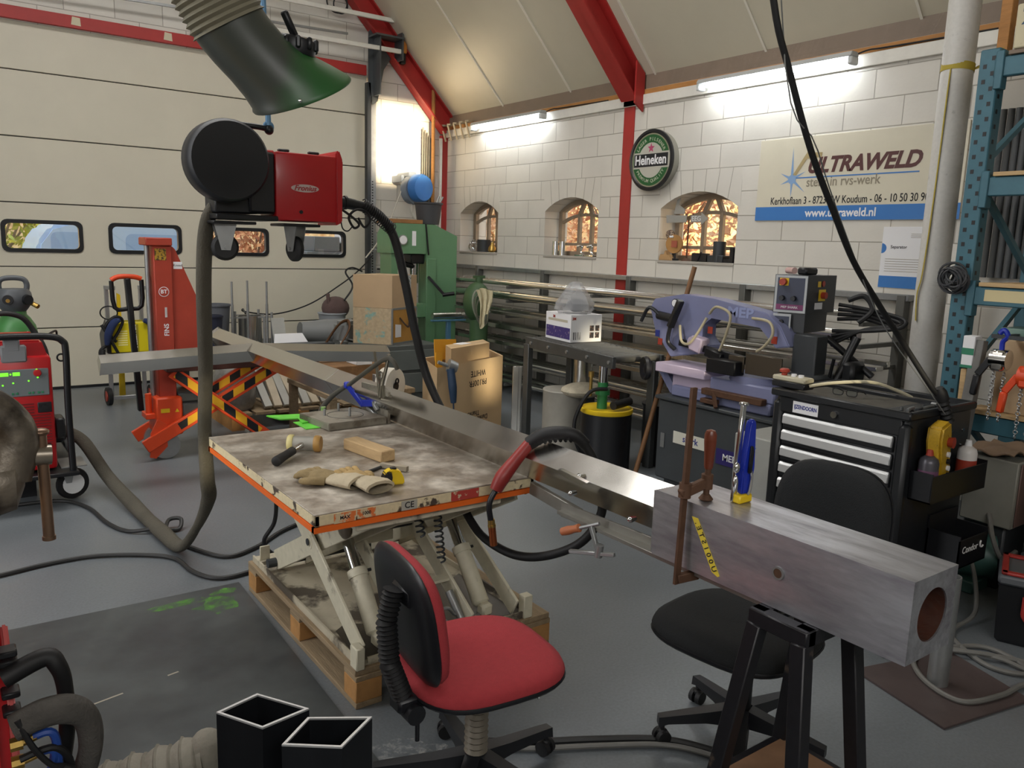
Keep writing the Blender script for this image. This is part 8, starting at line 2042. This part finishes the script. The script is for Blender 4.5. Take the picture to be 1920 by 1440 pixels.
for pts, r_, lb in (([(3.85, 1.70, .30), (3.88, 1.62, .2), (3.70, 1.50, .05), (3.52, 1.50, .012), (3.41, 1.45, .012), (3.30, 1.27, .012), (3.36, 1.15, .012), (3.55, 1.1, .012)], .010, 'grey cable running down from the cabinet past the magnetic bin'),
                    ([(3.60, 1.05, .012), (3.27, 1.12, .012), (3.10, 1.13, .018), (2.93, 1.19, .018), (2.95, 1.33, .018), (3.08, 1.45, .018), (3.25, 1.45, .012), (3.45, 1.35, .012), (3.42, 1.18, .012), (3.25, 1.05, .012)], .010, 'grey cable looped round the grey stand tube on the floor'),
                    ([(3.15, 1.52, .012), (3.30, 1.42, .016), (3.38, 1.26, .022), (3.40, 1.12, .012), (3.5, .9, .012)], .009, 'grey cable crossing the loops beside the toolbox'),
                    ([(3.02, 1.55, .012), (3.20, 1.47, .02), (3.33, 1.33, .03), (3.48, 1.17, .012), (3.6, 1.0, .012)], .010, 'grey cable lying outermost between stand tube and toolbox'),
                    ([(4.22, 1.72, .34), (4.10, 1.66, .38), (4.02, 1.60, .30), (4.05, 1.56, .20), (4.15, 1.54, .22)], .012, 'grey cable arching out of the grey steel cabinet')):
    cable('floor_cable', pts, r_, M_GREYCAB, lb)
cable('chair_cable', [(1.35, 1.95, .012), (1.48, 1.86, .012), (1.66, 1.76, .012), (1.84, 1.64, .014), (1.93, 1.52, .014), (2.0, 1.36, .012), (2.05, 1.2, .012), (2.15, .8, .012)], .011, M_CABLE, 'dark cable on the floor running from red chair under the black chair')
cable('chair_cable', [(1.34, 1.92, .012), (1.46, 1.83, .012), (1.64, 1.73, .012), (1.82, 1.615, .014), (1.905, 1.50, .016), (1.97, 1.34, .012), (2.02, 1.18, .012), (2.1, .8, .012)], .009, M_GREYCAB, 'lighter cable alongside the dark cable from red chair to black chair')
g = G(); g.ring((4.02, 9.17, 4.28), .12, .008, (0.1, 1, 0)); g.ring((4.06, 9.16, 4.25), .09, .008, (-.1, 1, .1)); solo('cable_loop', g, M_RUBBER, 'black cable loops hung on the gable wall above the door', 'cable')
M_POW, nt, n, L, b = pbase('white_powder')
b.inputs['Base Color'].default_value = (*hexc('#c9c9c6'), 1); b.inputs['Roughness'].default_value = 0.9
tc = n.new('ShaderNodeTexCoord'); nz = n.new('ShaderNodeTexNoise'); nz.inputs['Scale'].default_value = 22; nz.inputs['Detail'].default_value = 9; nz.inputs['Roughness'].default_value = 0.8
mr = n.new('ShaderNodeMapRange'); mr.inputs['From Min'].default_value = 0.47; mr.inputs['From Max'].default_value = 0.78
L.new(tc.outputs['Object'], nz.inputs['Vector']); L.new(nz.outputs['Fac'], mr.inputs['Value']); L.new(mr.outputs['Result'], b.inputs['Alpha'])
g = G(); ps = blob(1.08, 2.02, .17, .10, .0012); g.mesh(ps, [tuple(range(len(ps)))])
solo('white_powder', g, M_POW, 'spilled white powder on the floor under the red chair by the pallet corner', 'powder', kind='stuff')

# ================================================================== outside: van, shrubs
def leaf_mat(name, c1, c2):
    m, nt, n, L, b = pbase(name)
    tc = n.new('ShaderNodeTexCoord'); nz = n.new('ShaderNodeTexNoise'); nz.inputs['Scale'].default_value = 7
    L.new(tc.outputs['Object'], nz.inputs['Vector'])
    rp = n.new('ShaderNodeValToRGB'); rp.color_ramp.elements[0].position = .35; rp.color_ramp.elements[1].position = .65
    rp.color_ramp.elements[0].color = (*hexc(c1), 1); rp.color_ramp.elements[1].color = (*hexc(c2), 1)
    L.new(nz.outputs['Fac'], rp.inputs['Fac']); L.new(rp.outputs['Color'], b.inputs['Base Color']); b.inputs['Roughness'].default_value = .6
    return m


M_LEAFO = leaf_mat('autumn_leaf', '#d4a070', '#bd7448'); M_LEAFP = leaf_mat('pale_autumn_leaf', '#dcb690', '#c99a70'); M_LEAFG = leaf_mat('yellow_green_leaf', '#b9b23a', '#8a9a3a')
M_TWIG = mat('twig', '#8d7a66', 0.8)
random.seed(31)


def shrub(c, rx, ry, h, n, m_, label, sz=.06):
    t = thing('shrub', label, 'shrub', 'shrubs outside the windows')
    g = G()
    for k in range(9):
        a_ = random.uniform(0, 6.28); g.tube([(c[0], c[1], 0), (c[0] + .3 * rx * math.cos(a_), c[1] + .3 * ry * math.sin(a_), h * .4), (c[0] + .9 * rx * math.cos(a_), c[1] + .9 * ry * math.sin(a_), h * random.uniform(.6, 1))], [.03, .02, .008], 5, 4)
    obj('stems', g, M_TWIG, t)
    V = []; F = []
    for k in range(n):
        a_ = random.uniform(0, 6.28); q = random.random() ** .5; zz = random.uniform(.1, 1) * h; w = (1 - .5 * (zz / h) ** 3) * q
        p = Vector((c[0] + rx * w * math.cos(a_), c[1] + ry * w * math.sin(a_), zz)); u = Vector((random.uniform(-1, 1), random.uniform(-1, 1), random.uniform(-1, 1))).normalized(); v = u.orthogonal().normalized(); s = sz * random.uniform(.6, 1.4); i = len(V)
        V += [p - u * s, p + v * s * .5, p + u * s, p - v * s * .5]; F.append((i, i + 1, i + 2, i + 3))
    me = bpy.data.meshes.new('foliage'); me.from_pydata(V, [], F); me.materials.append(m_); o = bpy.data.objects.new('foliage', me); COL.objects.link(o); o.parent = t


shrub((8.2, 5.6), .9, 1.5, 3.6, 6500, M_LEAFP, 'orange autumn shrub outside the middle and near arched windows')
shrub((8.6, 8.75), .9, 1.6, 3.4, 6000, M_LEAFO, 'pale orange autumn shrub outside the middle arched window')
shrub((8.8, 12.1), 1.0, 1.7, 3.4, 6000, M_LEAFP, 'orange autumn shrub outside the far arched window')
shrub((4.3, 13.2), 1.0, .8, 3.0, 4500, M_LEAFO, 'orange autumn shrub outside the third door window')
shrub((0.6, 14.5), 1.6, .9, 3.2, 4500, M_LEAFG, 'yellow-green shrub outside the leftmost door window')
T = thing('van', 'light blue van parked outside the door windows', 'van')
M_VAN = mat('van_blue', '#a8c6ee', 0.3, coat=.4)
g = G(); pr = [(1.02, .5), (1.02, 1.0), (1.10, 1.45), (1.25, 1.66), (1.5, 1.74), (2.9, 1.76), (3.05, 1.7), (3.10, 1.3), (3.10, .5)]
g.prism(pr, (0, 11.5, 0), (1, 0, 0), V_, (0, 1.8, 0), .05); bd = obj('body', g, M_VAN, T)
for x0, x1 in ((1.25, 1.95), (2.1, 2.9)):
    g = G(); g.prism([(p[0] + (x0 + x1) / 2, p[1] + 1.42) for p in rrect(x1 - x0, .34, .08)], (0, 11.495, 0), (1, 0, 0), V_, (0, .02, 0), .004); obj('side_panel', g, mat('van_panel', '#8fb0e0', 0.25), bd)
for x in (1.45, 2.75):
    for y in (11.55, 13.2):
        g = G(); g.cyl((x, y, .32), (x, y + .2, .32), .32, seg=24); obj('wheel', g, M_RUBBER, T)
T = thing('stacked_goods', 'grey and blue stacked goods outside the rightmost door window', 'stacked goods')
for k, (x, z0, w, h, m_) in enumerate(((4.5, 1.0, .55, .42, M_BKT), (4.62, 1.42, .4, .22, M_BKT), (5.1, 1.0, .45, .55, M_RACK), (5.15, 1.55, .3, .3, M_WHITEP))):
    g = G(); g.bb((x, 11.4, z0), (x + w, 11.9, z0 + h), .01); obj('parcel', g, m_, T)
g = G(); g.bb((4.4, 11.35, 0), (5.7, 11.95, 1.0), .01); obj('pallet_box', g, M_RACK, T)
g = G(); g.cyl((.75, 12.2, 0), (.75, 12.2, 2.2), .05); solo('white_post', g, M_WHITEP, 'white post outside the leftmost door window', 'post')
g = G(); g.prism([(9.8, -.1), (12.5, 5.5), (13, 5.5), (13, -.1)], (0, -6, 0), (1, 0, 0), V_, (0, 24, 0)); g.prism([(15.6, -.1), (17.5, 4.5), (18, 4.5), (18, -.1)], (-12, 0, 0), (0, 1, 0), V_, (20, 0, 0)); struct('ground_bank', g, mat('straw_bank', '#d9bd8e', 0.9, col2='#b98a55', thr=(.4, .65), scale=3, var=.3))
g = G(); g.bb((-30, 9.6, -.3), (40, 60, -.12)); g.bb((5.95, -30, -.3), (40, 9.6, -.12)); struct('ground', g, mat('yard_paving', '#8c8a84', 0.8, var=0.1))

for r_ in ROOTS:
    recentre(r_)
